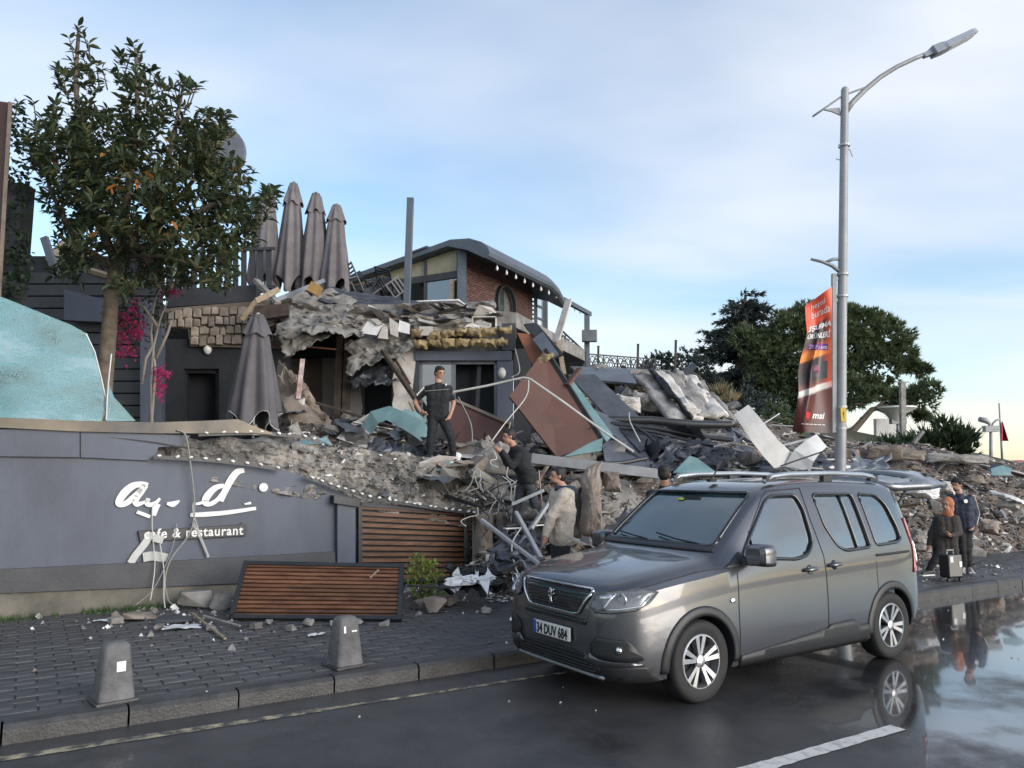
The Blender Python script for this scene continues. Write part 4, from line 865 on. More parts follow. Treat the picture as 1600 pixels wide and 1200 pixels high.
for ri, (u, v, D) in enumerate(ros + [(a, b, DM+r_.uniform(-.2, .2)) for a, b in tips]):
    p = P(u, v, D); outd = (p-cen).normalized()*.5 + Vector((0, 0, .55)) + Vector((r_.uniform(-.5, .5), r_.uniform(-.5, .5), r_.uniform(-.3, .3))); outd.normalize()
    nl_ = r_.randint(5, 8)
    for k in range(nl_):
        side = outd.orthogonal().normalized(); side.rotate(Matrix.Rotation(k*2.4+r_.random(), 3, outd)); d = (outd*r_.uniform(.1, .9) + side*r_.uniform(.6, 1)).normalized()
        l = r_.uniform(.10, .21); mi = 0 if r_.random() < (.7 if (u > 180 and v > 210) else .85) else 1  # olive favoured at lower right: warm light put into the leaf colour
        if r_.random() < .003 and v > 220: mi = 2
        m3 = aim(d, r_.uniform(-.7, .7)); off = p + outd*(r_.uniform(-.12, .02))
        if ri >= len(ros) or (len(indiv) < 60 and v < 160): indiv.append((off, m3, l, mi))
        else: big.cur = mi; big.add([off + m3 @ (q*l) for q in lv], lf)
    if ri >= len(ros): br.tube([p-outd*.35+Vector((0, .0, -.1)), p-outd*.1, p], [.012, .009, .005], 4)
crown = struct(big.build('crown', mats_, mag), 'stuff')
lms = []
for i, mn in enumerate(mats_):
    q = MB(); q.add(lv, lf); lms.append(q.mesh('leaf', mn))
for off, m3, l, mi in indiv[:300]:
    inst(lms[mi], 'leaf', crown, off, m3.to_euler(), (l, l, l), local=False)
for u, v in ((186, 288), (192, 283), (178, 298), (214, 280), (222, 268), (268, 345), (314, 356), (139, 372), (164, 240), (262, 226), (175, 305)):
    inst(lms[2], 'leaf', crown, P(u, v, DM-1.45), rand_rot(r_).to_euler(), (.17, .2, .17), local=False)
# limbs
def limb(pts, r0): br.tube([P(u, v, D) for u, v, D in pts], [r0*(1-.75*i/(len(pts)-1)) for i in range(len(pts))], 6)
limb([(182, 410, DM), (150, 340, DM+.1), (125, 240, DM), (118, 120, DM), (124, 45, DM)], .08)
limb([(186, 400, DM), (200, 300, DM-.1), (215, 190, DM), (212, 75, DM)], .085)
limb([(184, 410, DM), (240, 330, DM+.2), (270, 220, DM), (288, 125, DM)], .075)
limb([(184, 405, DM), (260, 370, DM-.3), (330, 320, DM-.2), (400, 310, DM), (430, 300, DM)], .07)
limb([(180, 420, DM), (120, 380, DM-.2), (80, 300, DM), (58, 220, DM)], .07)
limb([(250, 345, DM+.2), (320, 260, DM+.2), (350, 185, DM)], .045)
limb([(184, 400, DM), (250, 400, DM-.5), (330, 420, DM-.5)], .05)
br.build('limbs', 'bark', mag, smooth=True)
# ---- bougainvillea with bare stems
bo = thing('bougainvillea', 'magenta bougainvillea with bare twisted stems on the dark facade', 'plant', P(236, 690, 13.2)); DB = 13.2
q = MB()
for pts in ([(238, 690), (236, 600), (240, 540), (250, 500), (262, 470)], [(234, 690), (243, 580), (236, 520), (240, 480), (250, 440)], [(244, 560), (262, 520), (268, 500)], [(240, 540), (228, 560), (222, 600)], [(246, 510), (225, 480), (205, 470)]): q.tube([P(u, v, DB) for u, v in pts], [.03, .026, .022, .017, .012][:len(pts)], 6)
q.build('stem', mat('pale_bark', (.30, .27, .24), .9), bo, smooth=True)
q = MB(); pv_, pf_ = leaf_tpl(1, .8, .2, .25)
for u, v, ru, rv, nn in ((205, 500, 24, 20, 150), (190, 528, 16, 12, 70), (216, 522, 14, 16, 80), (195, 550, 20, 12, 80), (248, 585, 12, 18, 90), (250, 612, 9, 14, 60), (268, 455, 16, 10, 70), (250, 440, 8, 14, 50), (232, 405, 10, 10, 25), (210, 470, 10, 12, 30), (262, 588, 8, 6, 25)):
    for _ in range(nn):
        p = P(u+r_.gauss(0, ru*.5), v+r_.gauss(0, rv*.5), DB+r_.uniform(-.3, .3)); m3 = rand_rot(r_); l = r_.uniform(.045, .08); q.add([p + m3 @ (e*l) for e in pv_], pf_)
struct(q.build('blossom', 'flower', bo), 'stuff')
q = MB()
for u, v, ru, rv, nn in ((205, 510, 26, 40, 160), (245, 470, 24, 50, 140), (190, 470, 22, 24, 90)):
    for _ in range(nn):
        p = P(u+r_.gauss(0, ru*.6), v+r_.gauss(0, rv*.6), DB+.15+r_.uniform(-.2, .3)); m3 = rand_rot(r_); l = r_.uniform(.05, .09); q.add([p + m3 @ (e*l) for e in pv_], pf_)
struct(q.build('foliage', 'leaf_dark', bo), 'stuff')
# ---- ivy-clad pillar and red-brown board at the far edge
q = MB(); DI = 10.9
iv = thing('ivy_pillar', 'tall post smothered in dark ivy beside the red-brown board', 'plant', P(20, 690, DI))
q.box((P(14, 400, DI+.3).x, DI+.3, 3.7), (.45, .3, 5.0)); q.build('post', 'charcoal', iv)
q = MB()
for _ in range(2600):
    u = r_.uniform(-60, 62); v = r_.uniform(165, 660); 
    if u > 44 + 8*math.sin(v*.05) + (0 if v > 190 else -10): continue
    p = P(u, v, DI+r_.uniform(-.15, .3)); m3 = rand_rot(r_); l = r_.uniform(.06, .11); q.add([p + m3 @ (e*l) for e in pv_], pf_)
struct(q.build('foliage', 'ivy', iv), 'stuff')
q = MB(); q.slab([P(-70, 640, 10.2), P(-14, 640, 10.2), P(14, 160, 10.2), P(-70, 150, 10.2)], .08); ob = thing('advert_board', 'red-brown board with pale edge at the ivy pillar', 'board', P(-30, 640, 10.2))
q.build('panel', mat('dark_board', (.06, .03, .025), .6), ob); q = MB(); q.bar(P(-12, 640, 10.17), P(16, 160, 10.17), .025, .05); q.build('edge_trim', 'concrete_tan', ob)
# ---- dark neighbouring house behind the magnolia
nb = thing('neighbour_house', 'dark grey boarded house wall half hidden behind the tree', 'building', P(120, 690, 15.5)); FN = Plane_((0, 15.5, 0), (1, .05))
for i in range(14): part(nb, 'wall_board', 'charcoal', FN, [(30, 690-i*19), (250, 690-i*19), (250, 672.5-i*19), (30, 672.5-i*19)], .08, .0, .012)
part(nb, 'backing', 'interior', FN, rect(20, 400, 252, 690), .1, -.1)
part(nb, 'beam', 'wall_grey', FN, [(100, 500), (172, 503), (172, 470), (100, 452)], .2, .3)
part(nb, 'gutter', 'grey_metal', FN, [(62, 372), (72, 368), (92, 430), (82, 434)], .1, .5)
part(nb, 'post', 'wall_grey', FN, rect(219, 470, 232, 690), .2, .35); part(nb, 'post', 'wall_grey', FN, rect(240, 500, 252, 690), .2, .2)
q = MB(); q.slab([P(70, 400, 15), P(205, 440, 15), P(205, 422, 16), P(100, 372, 16.4)], .1, (0, -.5, .8)); q.build('roof_edge', 'timber', nb)
# dark hoarding/pergola slats of the upper terrace, seen through the crown
hp = thing('terrace_screen', 'row of dark upright slats edging the upper terrace behind the tree', 'screen', P(330, 460, 17.6))
for i in range(15):
    u = 238+i*13; q = MB(); q.bar(P(u, 458, 17.6), P(u, 388, 17.6), .12, .05); q.build('slat', 'charcoal', hp)
for v in (392, 452):
    q = MB(); q.bar(P(232, v+4, 17.55), P(430, v-4, 17.55), .05, .07); q.build('rail', 'charcoal', hp)
# round dark sign among the leaves
rs = thing('round_sign', 'round dark sign with a cream script letter among the leaves', 'sign', P(350, 232, 13.5)); q = MB(); q.lathe([(.50, -.06), (.50, .06)], 28, P(341, 238, 13.5), axis='Y'); q.build('disc', 'grey_metal', rs)
vs, fs = text_geo('y', .42, .01, .01, .25); q = MB(); c = P(343, 225, 13.42); q.add([c + Vector((v_.x, -v_.z, v_.y)) for v_ in vs], fs); q.build('letter', mat('cream', (.7, .66, .5), .5), rs)
# ---- grass along the wall foot
q = MB()
for _ in range(3000):
    s_ = r_.uniform(-3.5, 2.75); t_ = WT-.02-abs(r_.gauss(0, .13)); hgt = r_.uniform(.03, .09)*(1.2-(WT-t_)*1.5)
    if fbm((s_*1.2, 0, 4)) < -.25 or hgt < .01: continue
    p = S(s_, t_, KZ-.01); a = r_.uniform(0, 6.28); d = Vector((math.cos(a), math.sin(a), 0))*.006; q.add([p-d, p+d, p+Vector((r_.uniform(-.03, .03), r_.uniform(-.03, .03), hgt))], [(0, 1, 2)])
tag(struct(q.build('grass_strip', 'grass'), 'stuff'), 'strip of moss-green grass along the foot of the wall', 'grass')
# ---- lime shrub knocked over beside the panel
sh = thing('lime_shrub', 'yellow-green leafy shrub beside the fallen slat panel', 'shrub', G(665, 945, KZ)); q = MB(); D0 = G(665, 940, KZ).y+.2
for u, v, ru, rv, nn in ((655, 885, 18, 20, 170), (675, 895, 16, 20, 150), (660, 925, 18, 14, 120), (688, 930, 14, 9, 60), (645, 905, 10, 20, 70)):
    for _ in range(nn):
        a = r_.uniform(0, 6.283); k = math.sqrt(r_.random()); p = P(u+math.cos(a)*ru*k, v+math.sin(a)*rv*k, D0+r_.uniform(-.22, .22)); m3 = rand_rot(r_); l = r_.uniform(.05, .085); q.add([p + m3 @ (e*l) for e in lv], lf)
struct(q.build('foliage', 'leaf_lime', sh), 'stuff')
q = MB()
for k in range(6): q.tube([P(665+r_.uniform(-4, 4), 948, D0), P(660+k*5-10, 915, D0), P(655+k*7-12, 880, D0)], [.012, .009, .004], 5)
struct(q.build('stem', 'bark', sh), 'stuff')
# ---- conifers and pines in the park behind
def tuft(q, p, d, l, n, r_, w=.035, spread=.7):
    for _ in range(n):
        e = (d + Vector((r_.uniform(-1, 1), r_.uniform(-1, 1), r_.uniform(-1, 1)))*spread).normalized()*l*r_.uniform(.6, 1.1); s_ = e.cross(Vector((r_.uniform(-1, 1), r_.uniform(-1, 1), r_.uniform(-1, 1)))).normalized()*w
        q.add([p-s_, p+s_, p+e], [(0, 1, 2)])
def tree_thing(name, label, base): return thing(name, label, 'tree', base, group=None)
# cedar: trunk and drooping tiers
D = 41; cd = tree_thing('cedar_tree', 'dark layered cedar with drooping branch tips behind the collapsed roof', P(1155, 625, D)); q = MB(); q.tube([P(1160, 650, D), P(1158, 580, D), P(1163, 500, D), P(1165, 458, D)], [.45, .38, .2, .05], 8)
q.tube([P(1160, 610, D), P(1176, 560, D), P(1180, 520, D)], [.2, .15, .08], 6); q.build('trunk', 'bark', cd, smooth=True)
q = MB(); bq = MB()
for i in range(120):
    f = r_.random()**.8; v = 462+f*150; half = 26+f*75; a = r_.uniform(0, 6.283); L_ = half/1200*D*r_.uniform(.75, 1.1)
    o_ = P(1163, v, D); d = Vector((math.cos(a), math.sin(a)*.8, r_.uniform(-.05, .22))); pts = [o_ + d*L_*k + Vector((0, 0, -.35*L_*.4*k*k)) for k in (0, .33, .66, 1)]
    bq.tube(pts, [.06, .045, .03, .01], 4)
    for k in range(int(L_*13)):
        t = r_.random()**.7; j = min(2, int(t*3)); p = pts[j].lerp(pts[j+1], t*3-j) + Vector((r_.gauss(0, .22), r_.gauss(0, .22), r_.gauss(0, .08))); tuft(q, p, (d+Vector((0, 0, -.25))).normalized(), .42, 7, r_, .05, .8)
bq.build('limbs', 'bark', cd); struct(q.build('crown', 'needle_blue', cd), 'stuff')
# pines: umbrella crowns built of clumps
def pine(name, label, D, clumps, trunks, m, dens=1.0, l=.34, w=.045):
    t_ = tree_thing(name, label, P(trunks[0][0][0], trunks[0][0][1], D)); q = MB()
    for pts, r0 in [(a, b) for a, *b in [(tt[0:-1], tt[-1]) for tt in trunks] for b in b]: q.tube([P(u, v, D) for u, v in pts], [r0*(1-.7*i/(len(pts)-1)) for i in range(len(pts))], 7)
    q.build('trunk', 'bark', t_, smooth=True); q = MB()
    for u, v, ru, rv in clumps:
        R_ = ru/1200*D; Rz = rv/1200*D; c = P(u, v, D); nn = int(62*dens*max(.5, R_*Rz*1.9)**.8*4.2)
        for _ in range(nn):
            e = Vector((r_.gauss(0, 1), r_.gauss(0, 1), r_.gauss(0, 1))).normalized(); k = r_.uniform(.55, 1.03)
            if e.z < -.3 and r_.random() < .5: continue
            p = c + Vector((e.x*R_*k, e.y*R_*k*.9, e.z*Rz*k)); p += Vector((.3*fbm(p*.8), 0, .3*fbm(p*.9+Vector((9, 0, 0))))); tuft(q, p, (e+Vector((0, 0, .5))).normalized(), l, 8, r_, w, .75)
    struct(q.build('crown', m, t_), 'stuff'); return t_
pine('umbrella_pine', 'wide umbrella pine behind the street lamp', 39, [(1230, 520, 40, 34), (1290, 505, 42, 28), (1340, 510, 42, 30), (1385, 530, 38, 34), (1200, 560, 36, 38), (1250, 570, 48, 44), (1310, 560, 50, 42), (1370, 570, 40, 40), (1410, 560, 20, 26), (1215, 620, 34, 34), (1270, 630, 40, 34), (1330, 610, 34, 26), (1190, 600, 22, 30), (1365, 610, 22, 18), (1428, 575, 16, 12), (1445, 578, 12, 8), (1160, 530, 18, 20), (1260, 500, 40, 22), (1320, 495, 40, 18), (1300, 530, 60, 40), (1240, 600, 44, 40)],
     [((1270, 720), (1262, 650), (1268, 590), (1285, 540), .42), ((1258, 690), (1230, 620), (1215, 580), .2), ((1268, 640), (1310, 600), (1350, 560), .2)], 'needle_green', 1.0)
pine('leaning_pine', 'pine with a bare leaning limb and a detached crown right of the street lamp', 36, [(1432, 622, 36, 20), (1410, 625, 24, 22), (1450, 610, 20, 14), (1400, 640, 20, 12), (1345, 625, 24, 12), (1370, 618, 16, 8), (1440, 645, 14, 6), (1336, 605, 20, 14)],
     [((1280, 720), (1315, 690), (1340, 665), (1362, 640), (1385, 634), (1410, 630), .22), ((1310, 640), (1350, 628), (1370, 622), (1395, 620), .10), ((1345, 655), (1375, 632), (1400, 612), (1425, 608), .09), ((1320, 630), (1350, 615), (1378, 610), .07)], 'needle_green', .9, .3, .04)
def bush(name, label, D, clumps, m, l=.3, dens=1.0, base=None, cat='shrub', spiky=False, w=.05):
    u0 = clumps[0][0]; t_ = thing(name, label, cat, base or P(u0, clumps[0][1]+clumps[0][3], D)); q = MB(); st = MB()
    for u, v, ru, rv in clumps:
        R_ = ru/1200*D; Rz = rv/1200*D; c = P(u, v, D); st.tube([c-Vector((0, 0, Rz*1.3)), c], [.06, .02], 5)
        for _ in range(int(70*dens*max(.3, R_*Rz*2.4)**.85)):
            e = Vector((r_.gauss(0, 1), r_.gauss(0, 1), r_.gauss(0, 1))).normalized(); k = r_.uniform(.4, 1.02); p = c + Vector((e.x*R_*k, e.y*R_*k, e.z*Rz*k))
            tuft(q, p, (e*.7+Vector((0, 0, .9 if spiky else .3))).normalized(), l*(1.6 if spiky and r_.random() < .3 else 1), 8, r_, w, .45 if spiky else .8)
    struct(st.build('stem', 'bark', t_), 'stuff'); struct(q.build('foliage', m, t_), 'stuff'); return t_
bush('clipped_hedge', 'blue-green clipped hedge behind the low scrollwork balustrade', 36, [(1030, 572, 26, 24), (1065, 570, 32, 26), (1095, 585, 26, 34), (1110, 610, 26, 30), (1010, 580, 16, 16), (1075, 600, 40, 24)], 'needle_blue', .22, 1.5)
bush('juniper_bush', 'spiky green juniper rising from the rubble right of the street lamp', 27, [(1480, 690, 38, 22), (1478, 668, 16, 18), (1450, 690, 24, 18), (1510, 700, 18, 18), (1440, 700, 22, 10), (1500, 680, 20, 14)], 'shrub', .32, 1.5, spiky=True)
bush('low_scrub', 'thin scrub on the heap beside the leaning pine', 25, [(1390, 692, 16, 7), (1365, 700, 18, 6), (1420, 690, 10, 8)], 'shrub', .3, .8, spiky=True, w=.03)
bush('green_shrub', 'fresh green shrub between the white sheet and the banner', 24, [(1212, 655, 26, 28), (1235, 672, 20, 22), (1195, 675, 20, 18)], 'needle_green', .2, 1.6)
bush('dark_thicket', 'dark thicket under the cedar behind the rubble', 38, [(1110, 640, 40, 34), (1160, 640, 50, 34), (1200, 655, 40, 30), (1240, 670, 40, 24), (1300, 690, 40, 20)], 'needle_blue', .35, 1.2)
bush('dry_grass_tuft', 'dry straw-coloured weeds at the edge of the collapsed slab', 24, [(1140, 625, 12, 9), (1125, 615, 8, 6)], mat('straw', (.28, .23, .13), .8), .3, 1.0, spiky=True, w=.015)
# ============================================================ rubble
rr = random.Random(11)
def hull(n, sx, sy, sz, seed, box=.6):
    g_ = random.Random(seed); bm_ = bmesh.new()
    for _ in range(n):
        p = Vector((g_.uniform(-1, 1), g_.uniform(-1, 1), g_.uniform(-1, 1)))
        if g_.random() < box: p = Vector([max(-.8, min(.8, c*1.6)) for c in p])
        bm_.verts.new((p.x*sx, p.y*sy, p.z*sz))
    res = bmesh.ops.convex_hull(bm_, input=bm_.verts)
    bmesh.ops.delete(bm_, geom=[v for v in bm_.verts if not v.link_faces], context='VERTS')
    me = bpy.data.meshes.new('chunk'); bm_.to_mesh(me); bm_.free(); return me
def clones(maker, mats_, n):
    out_ = []
    for m in mats_:
        for i in range(n):
            me = maker(i + 17*len(out_)); me.materials.append(M(m)); out_.append(me)
    return out_
T_chunk = clones(lambda s_: hull(16, .5, .4, .32, s_), ['concrete', 'concrete_tan', 'concrete'], 4)
T_slab = clones(lambda s_: hull(12, .5, .36, .07, s_+100, .8), ['concrete', 'plaster', 'concrete_tan'], 4)
T_plast = clones(lambda s_: hull(14, .4, .32, .16, s_+200), ['plaster', 'white_scrap'], 3)
def mk_sheet(s_):
    q = MB(); q.grid(lambda a, b: Vector(((a-.5)+.06*fbm((b*3, s_, 0)), (b-.5)*.7+.06*fbm((a*3, s_, 5)), .16*fbm((a*1.5+s_, b*1.5, 2))+.05*abs(fbm((a*4, b*4, s_))))), 9, 7)
    me = q.mesh('sheet', [], 40); return me
T_sheet = clones(mk_sheet, ['sheet_dark', 'grey_metal', 'ceil_torn', 'charcoal'], 3)
def mk_bat(s_):
    g_ = random.Random(s_); q = MB(); q.bar((-.5, 0, 0), (.5, g_.uniform(-.02, .02), g_.uniform(-.02, .02)), .05, .03); q.bar((.44, 0, 0), (.56, .02, .01), .03, .018); return q.mesh('batten', [])
T_bat = clones(mk_bat, ['timber', 'burnt_wood', 'galv', 'dark_metal', 'plaster'], 1)
def mk_rod(s_):
    g_ = random.Random(s_); q = MB(); q.tube([(-.5, 0, 0), (-.15, g_.uniform(-.1, .1), g_.uniform(-.05, .1)), (.2, g_.uniform(-.1, .1), g_.uniform(-.05, .1)), (.5, 0, g_.uniform(-.1, .2))], .009, 5); return q.mesh('rod', [], True)
T_rod = clones(mk_rod, ['rust', 'cable_white', 'cable_black', 'dark_metal', 'galv'], 2)
_v = [v.co + hm.location for v in hm.data.vertices]; _n = len(_v); _v += [v.co + core.location for v in core.data.vertices]
HB = BVHTree.FromPolygons(_v, [tuple(p.vertices) for p in hm.data.polygons]+[tuple(i+_n for i in p.vertices) for p in core.data.polygons])
def drop(x, y):
    h = HB.ray_cast(Vector((x, y, 20)), Vector((0, 0, -1)))
    return (h[0], h[1]) if h[0] is not None else (None, None)
def hit(u, v):                            # first point of the heap seen at a pixel
    h = HB.ray_cast(Vector((0, 0, CAM_H)), ray(u, v).normalized()); return h[0]
ZONES = [('under the standing man', [(450, 640, 800, 790)], 1.0), ('below the large brown panel', [(745, 690, 960, 905)], 1.0), ('on the collapsed roof slab', [(880, 575, 1300, 740)], .9), ('on the brown earth heap', [(1300, 690, 1610, 880)], .75), ('behind the parked van', [(960, 735, 1420, 930)], .8), ('on the far end of the earth heap', [(1600, 690, 1830, 880)], .75)]
def scatter(T, name, kind, cat, counts, smin, smax, lift=.25, flat=.5, tint=None):
    for (zn, boxes, zs), n in zip(ZONES, counts):
        done = tries = 0
        while done < n and tries < n*12:
            tries += 1; b = boxes[0]; p = hit(rr.uniform(b[0], b[2]), rr.uniform(b[1], b[3]))
            if p is None: continue
            if p.y > 26 or p.z < .1 or (p.y < 12.95 and p.x < -.7 and rr.random() < .8): continue
            s_ = rr.uniform(smin, smax)*zs*(.7 if p.y < 12 else 1)*(.45 if p.y < 12.9 and p.x < -.6 else 1)
            if rr.random() < .6: s_ *= .62
            me = T[rr.randrange(len(T))]
            o = inst(me, name, None, p + Vector((0, 0, s_*lift*.4)), (rr.gauss(0, flat), rr.gauss(0, flat), rr.uniform(0, 6.28)), (s_*rr.uniform(.8, 1.3), s_*rr.uniform(.7, 1.1), s_*rr.uniform(.7, 1.2)))
            mn = me.materials[0].name
            adj = {'concrete': 'grey concrete', 'concrete_tan': 'tan concrete', 'plaster': 'cream plaster', 'white_scrap': 'white plaster', 'sheet_dark': 'dark metal', 'grey_metal': 'blue-grey metal', 'ceil_torn': 'dusty grey', 'charcoal': 'charcoal', 'timber': 'pale timber', 'burnt_wood': 'dark timber', 'galv': 'bare metal', 'dark_metal': 'dark metal', 'rust': 'rusty', 'cable_white': 'white', 'cable_black': 'black', 'teal_shard': 'teal'}[mn]
            tag(o, f'{adj} {kind} lying {zn}', cat, f'{adj} {kind}s {zn}'); done += 1
scatter(T_chunk, 'concrete_chunk', 'lump', 'rubble', (46, 48, 40, 40, 30, 22), .16, .62)
scatter(T_slab, 'slab_fragment', 'slab fragment', 'rubble', (40, 34, 52, 48, 20, 24), .25, .85, .1, .35)
scatter(T_plast, 'plaster_chunk', 'chunk', 'rubble', (20, 12, 22, 24, 10, 10), .14, .45)
scatter(T_sheet, 'torn_sheet', 'torn sheet', 'debris', (20, 16, 30, 14, 8, 6), .4, 1.15, .3, .45)
scatter(T_bat, 'batten', 'batten', 'debris', (22, 26, 34, 22, 8, 8), .5, 1.7, .15, .4)
scatter(T_rod, 'bent_rod', 'bent rod', 'debris', (24, 34, 30, 14, 8, 6), .5, 1.6, .3, .5)
scatter(T_slab, 'slab_fragment', 'large slab fragment', 'rubble', (12, 12, 10, 10, 4, 5), .8, 1.5, .12, .3)
scatter(T_chunk, 'concrete_chunk', 'large lump', 'rubble', (10, 12, 8, 8, 6, 4), .6, 1.1)
T_glass = clones(lambda s_: hull(9, .4, .34, .02, s_+400, .2), ['teal_shard'], 4)
scatter(T_glass, 'glass_shard', 'glass shard', 'glass', (9, 3, 8, 4, 1, 1), .3, .8, .15, .3)
# fine crushed rubble over the heaps: nobody could count it
q = MB(); tv = [Vector((-.5, -.4, -.3)), Vector((.5, -.3, -.2)), Vector((.1, .5, -.3)), Vector((0, 0, .4)), Vector((.45, .3, .1))]; tf = [(0, 1, 3), (1, 4, 3), (4, 2, 3), (2, 0, 3), (0, 2, 4, 1)]
for zi, ((zn, boxes, zs), n) in enumerate(zip(ZONES, (3600, 3600, 3600, 4200, 2500, 2600))):
    for _ in range(n):
        b = boxes[0]; p = hit(rr.uniform(b[0], b[2]), rr.uniform(b[1], b[3]))
        if p is None or p.y > 27 or (p.y < 12.95 and p.x < -.7 and rr.random() < .72): continue
        s_ = rr.uniform(.03, .13)*(p.y/15); m3 = Matrix.Rotation(rr.uniform(0, 6.28), 3, 'Z') @ Matrix.Rotation(rr.uniform(-1, 1), 3, 'X'); q.cur = rr.choices((0, 1, 2, 3, 4), (5, 4, 2, 2, .7))[0]
        sc_ = Vector((rr.uniform(.6, 1.8), rr.uniform(.5, 1.1), rr.uniform(.3, 1))); q.add([p + m3 @ Vector((a.x*s_*sc_.x, a.y*s_*sc_.y, a.z*s_*sc_.z)) for a in tv], tf)
tag(struct(q.build('crushed_rubble', ['concrete', 'concrete_tan', 'plaster', 'sheet_dark', 'white_scrap']), 'stuff'), 'crushed concrete, plaster and splinters covering the heaps', 'rubble')
q = MB()
for _ in range(1500):
    s0 = rr.uniform(-1, 16); t0 = abs(rr.gauss(0, 1.0)); t0 = (WT if s0 < 6.3 else max(2.0, 2.9-(s0-7)*.09)) - .1 - t0
    if rr.random() < .12: t0 = rr.uniform(-3, 4)
    if s0 < 1.2 and rr.random() < .8: continue
    z0 = KZ+.003 if t0 > .02 else .002; s_ = rr.uniform(.012, .05) if rr.random() < .85 else rr.uniform(.05, .11)
    if t0 < .3: s_ = min(s_, .022)
    p = S(s0, t0, z0+s_*.2); m3 = Matrix.Rotation(rr.uniform(0, 6.28), 3, 'Z'); q.cur = rr.choices((0, 1, 2, 3), (5, 3, 2, 2))[0]
    q.add([p + m3 @ (a*s_) for a in tv], tf)
tag(struct(q.build('scattered_crumbs', ['concrete', 'concrete_tan', 'white_scrap', 'sheet_dark']), 'stuff'), 'crumbs of concrete and plaster strewn over pavement and road', 'rubble')

# ------------------------------------------------------------ single large pieces
def plate(name, label, pts, th, m, cat='panel', bev=.0, nrm=None):
    q = MB(); q.slab([P(*p) for p in pts], th, nrm); o = tag(q.build(name, m), label, cat); return bevel(o, bev) if bev else o
def rod(name, label, pts, r, m, cat='bar', seg=7):
    q = MB(); q.tube([P(*p) for p in pts], r, seg); return tag(q.build(name, m, smooth=50), label, cat)
def beam(name, label, a, b_, w, h, m, cat='beam'):
    q = MB(); q.bar(P(*a), P(*b_), w, h); return tag(bevel(q.build(name, m), .006), label, cat)
bp_ = thing('facade_sheet', 'large red-brown facade panel tipped on its corner', 'panel', P(870, 712, 14.2))
q = MB(); q.slab([P(870, 714, 14.0), P(944, 692, 14.2), P(852, 546, 15.0), P(796, 619, 14.3)], .06); q.build('sheet', 'brown_panel', bp_)
q = MB(); q.bar(P(944, 692, 14.18), P(852, 546, 14.98), .05, .09); q.build('edge_trim', 'dark_metal', bp_)
plate('facade_sheet', 'low red-brown panel lying behind the standing man', [(698, 700, 15.0), (806, 712, 14.8), (800, 664, 15.4), (706, 622, 15.6)], .05, 'brown_panel')
beam('panel_trim', 'pale trim along the top of the low red-brown panel', (704, 622, 15.55), (800, 663, 15.35), .04, .06, 'panel_edge', 'trim')
plate('facade_sheet', 'narrow orange-brown panel leaning above the large one', [(842, 590, 15.4), (872, 572, 15.4), (830, 522, 16.0), (808, 520, 16.0)], .05, mat('orange_panel', (.24, .085, .035), .6, col2=(.15, .055, .03), scale=2))
plate('dark_board', 'dark slanted board beside the orange-brown panel', [(862, 560, 15.3), (880, 552, 15.3), (838, 504, 16.2), (818, 506, 16.2)], .06, 'dark_metal', 'board')
plate('grey_board', 'grey board end propped above the insulation tuft', [(856, 560, 15.1), (872, 552, 15.1), (848, 518, 15.6), (832, 530, 15.6)], .06, 'grey_metal', 'board')
rod('white_conduit', 'long white conduit bent over the top of the brown panel', [(706, 613, 13.9), (760, 603, 13.8), (818, 590, 13.7), (828, 592, 13.65), (880, 628, 13.5), (940, 672, 13.3), (990, 706, 13.1)], .021, 'cable_white', 'conduit')
beam('pale_plank', 'pale plank standing up against the sky above the brown panel', (868, 536, 16.0), (889, 468, 16.4), .17, .04, 'plaster', 'plank')
beam('pale_plank', 'pale curved batten behind the brown panel edge', (872, 532, 15.9), (881, 585, 15.2), .10, .04, 'timber', 'plank')
beam('brown_stub', 'short red-brown profile sticking out right of the large panel', (886, 602, 14.6), (906, 576, 14.9), .12, .06, 'brown_panel', 'profile')
beam('grey_beam', 'long blue-grey steel beam lying level over the rubble', (828, 716, 12.9), (1040, 742, 13.4), .20, .17, 'grey_metal')
lump('insulation_tuft', 'tuft of yellow mineral wool caught on the brown panel corner', [(838, 572), (852, 568), (864, 558), (866, 550), (852, 552), (838, 560)], 14.9, 'insulation', .16, .07, 5, 'insulation')
# collapsed roof: sheets and strips
plate('roof_sheet', 'blue-grey roofing sheet sloping down right of the brown panel', [(1000, 705, 14.6), (1040, 690, 15.2), (930, 585, 17.6), (888, 585, 17.4)], .05, 'sheet_dark', 'sheet')
plate('roof_sheet', 'lower blue-grey roofing sheet with bright edge beneath the brown panel', [(950, 742, 13.8), (1030, 735, 14.2), (975, 660, 15.6), (930, 640, 15.6)], .05, 'grey_metal', 'sheet')
plate('roof_sheet', 'flat roofing sheet folded over the top of the collapsed slab', [(915, 592, 19.2), (1005, 600, 19.4), (1040, 578, 21.5), (890, 572, 21.0)], .06, 'sheet_dark', 'sheet')
plate('roof_edge', 'level pale slab rim along the crest of the collapse', [(985, 588, 20.5), (1048, 590, 20.5), (1048, 578, 20.6), (985, 577, 20.6)], .4, 'concrete', 'slab')
plate('teal_sheet', 'narrow teal glass strip along the brown panel edge', [(948, 690, 14.5), (958, 680, 14.6), (892, 590, 15.2), (886, 600, 15.1)], .02, 'teal_shard', 'glass')
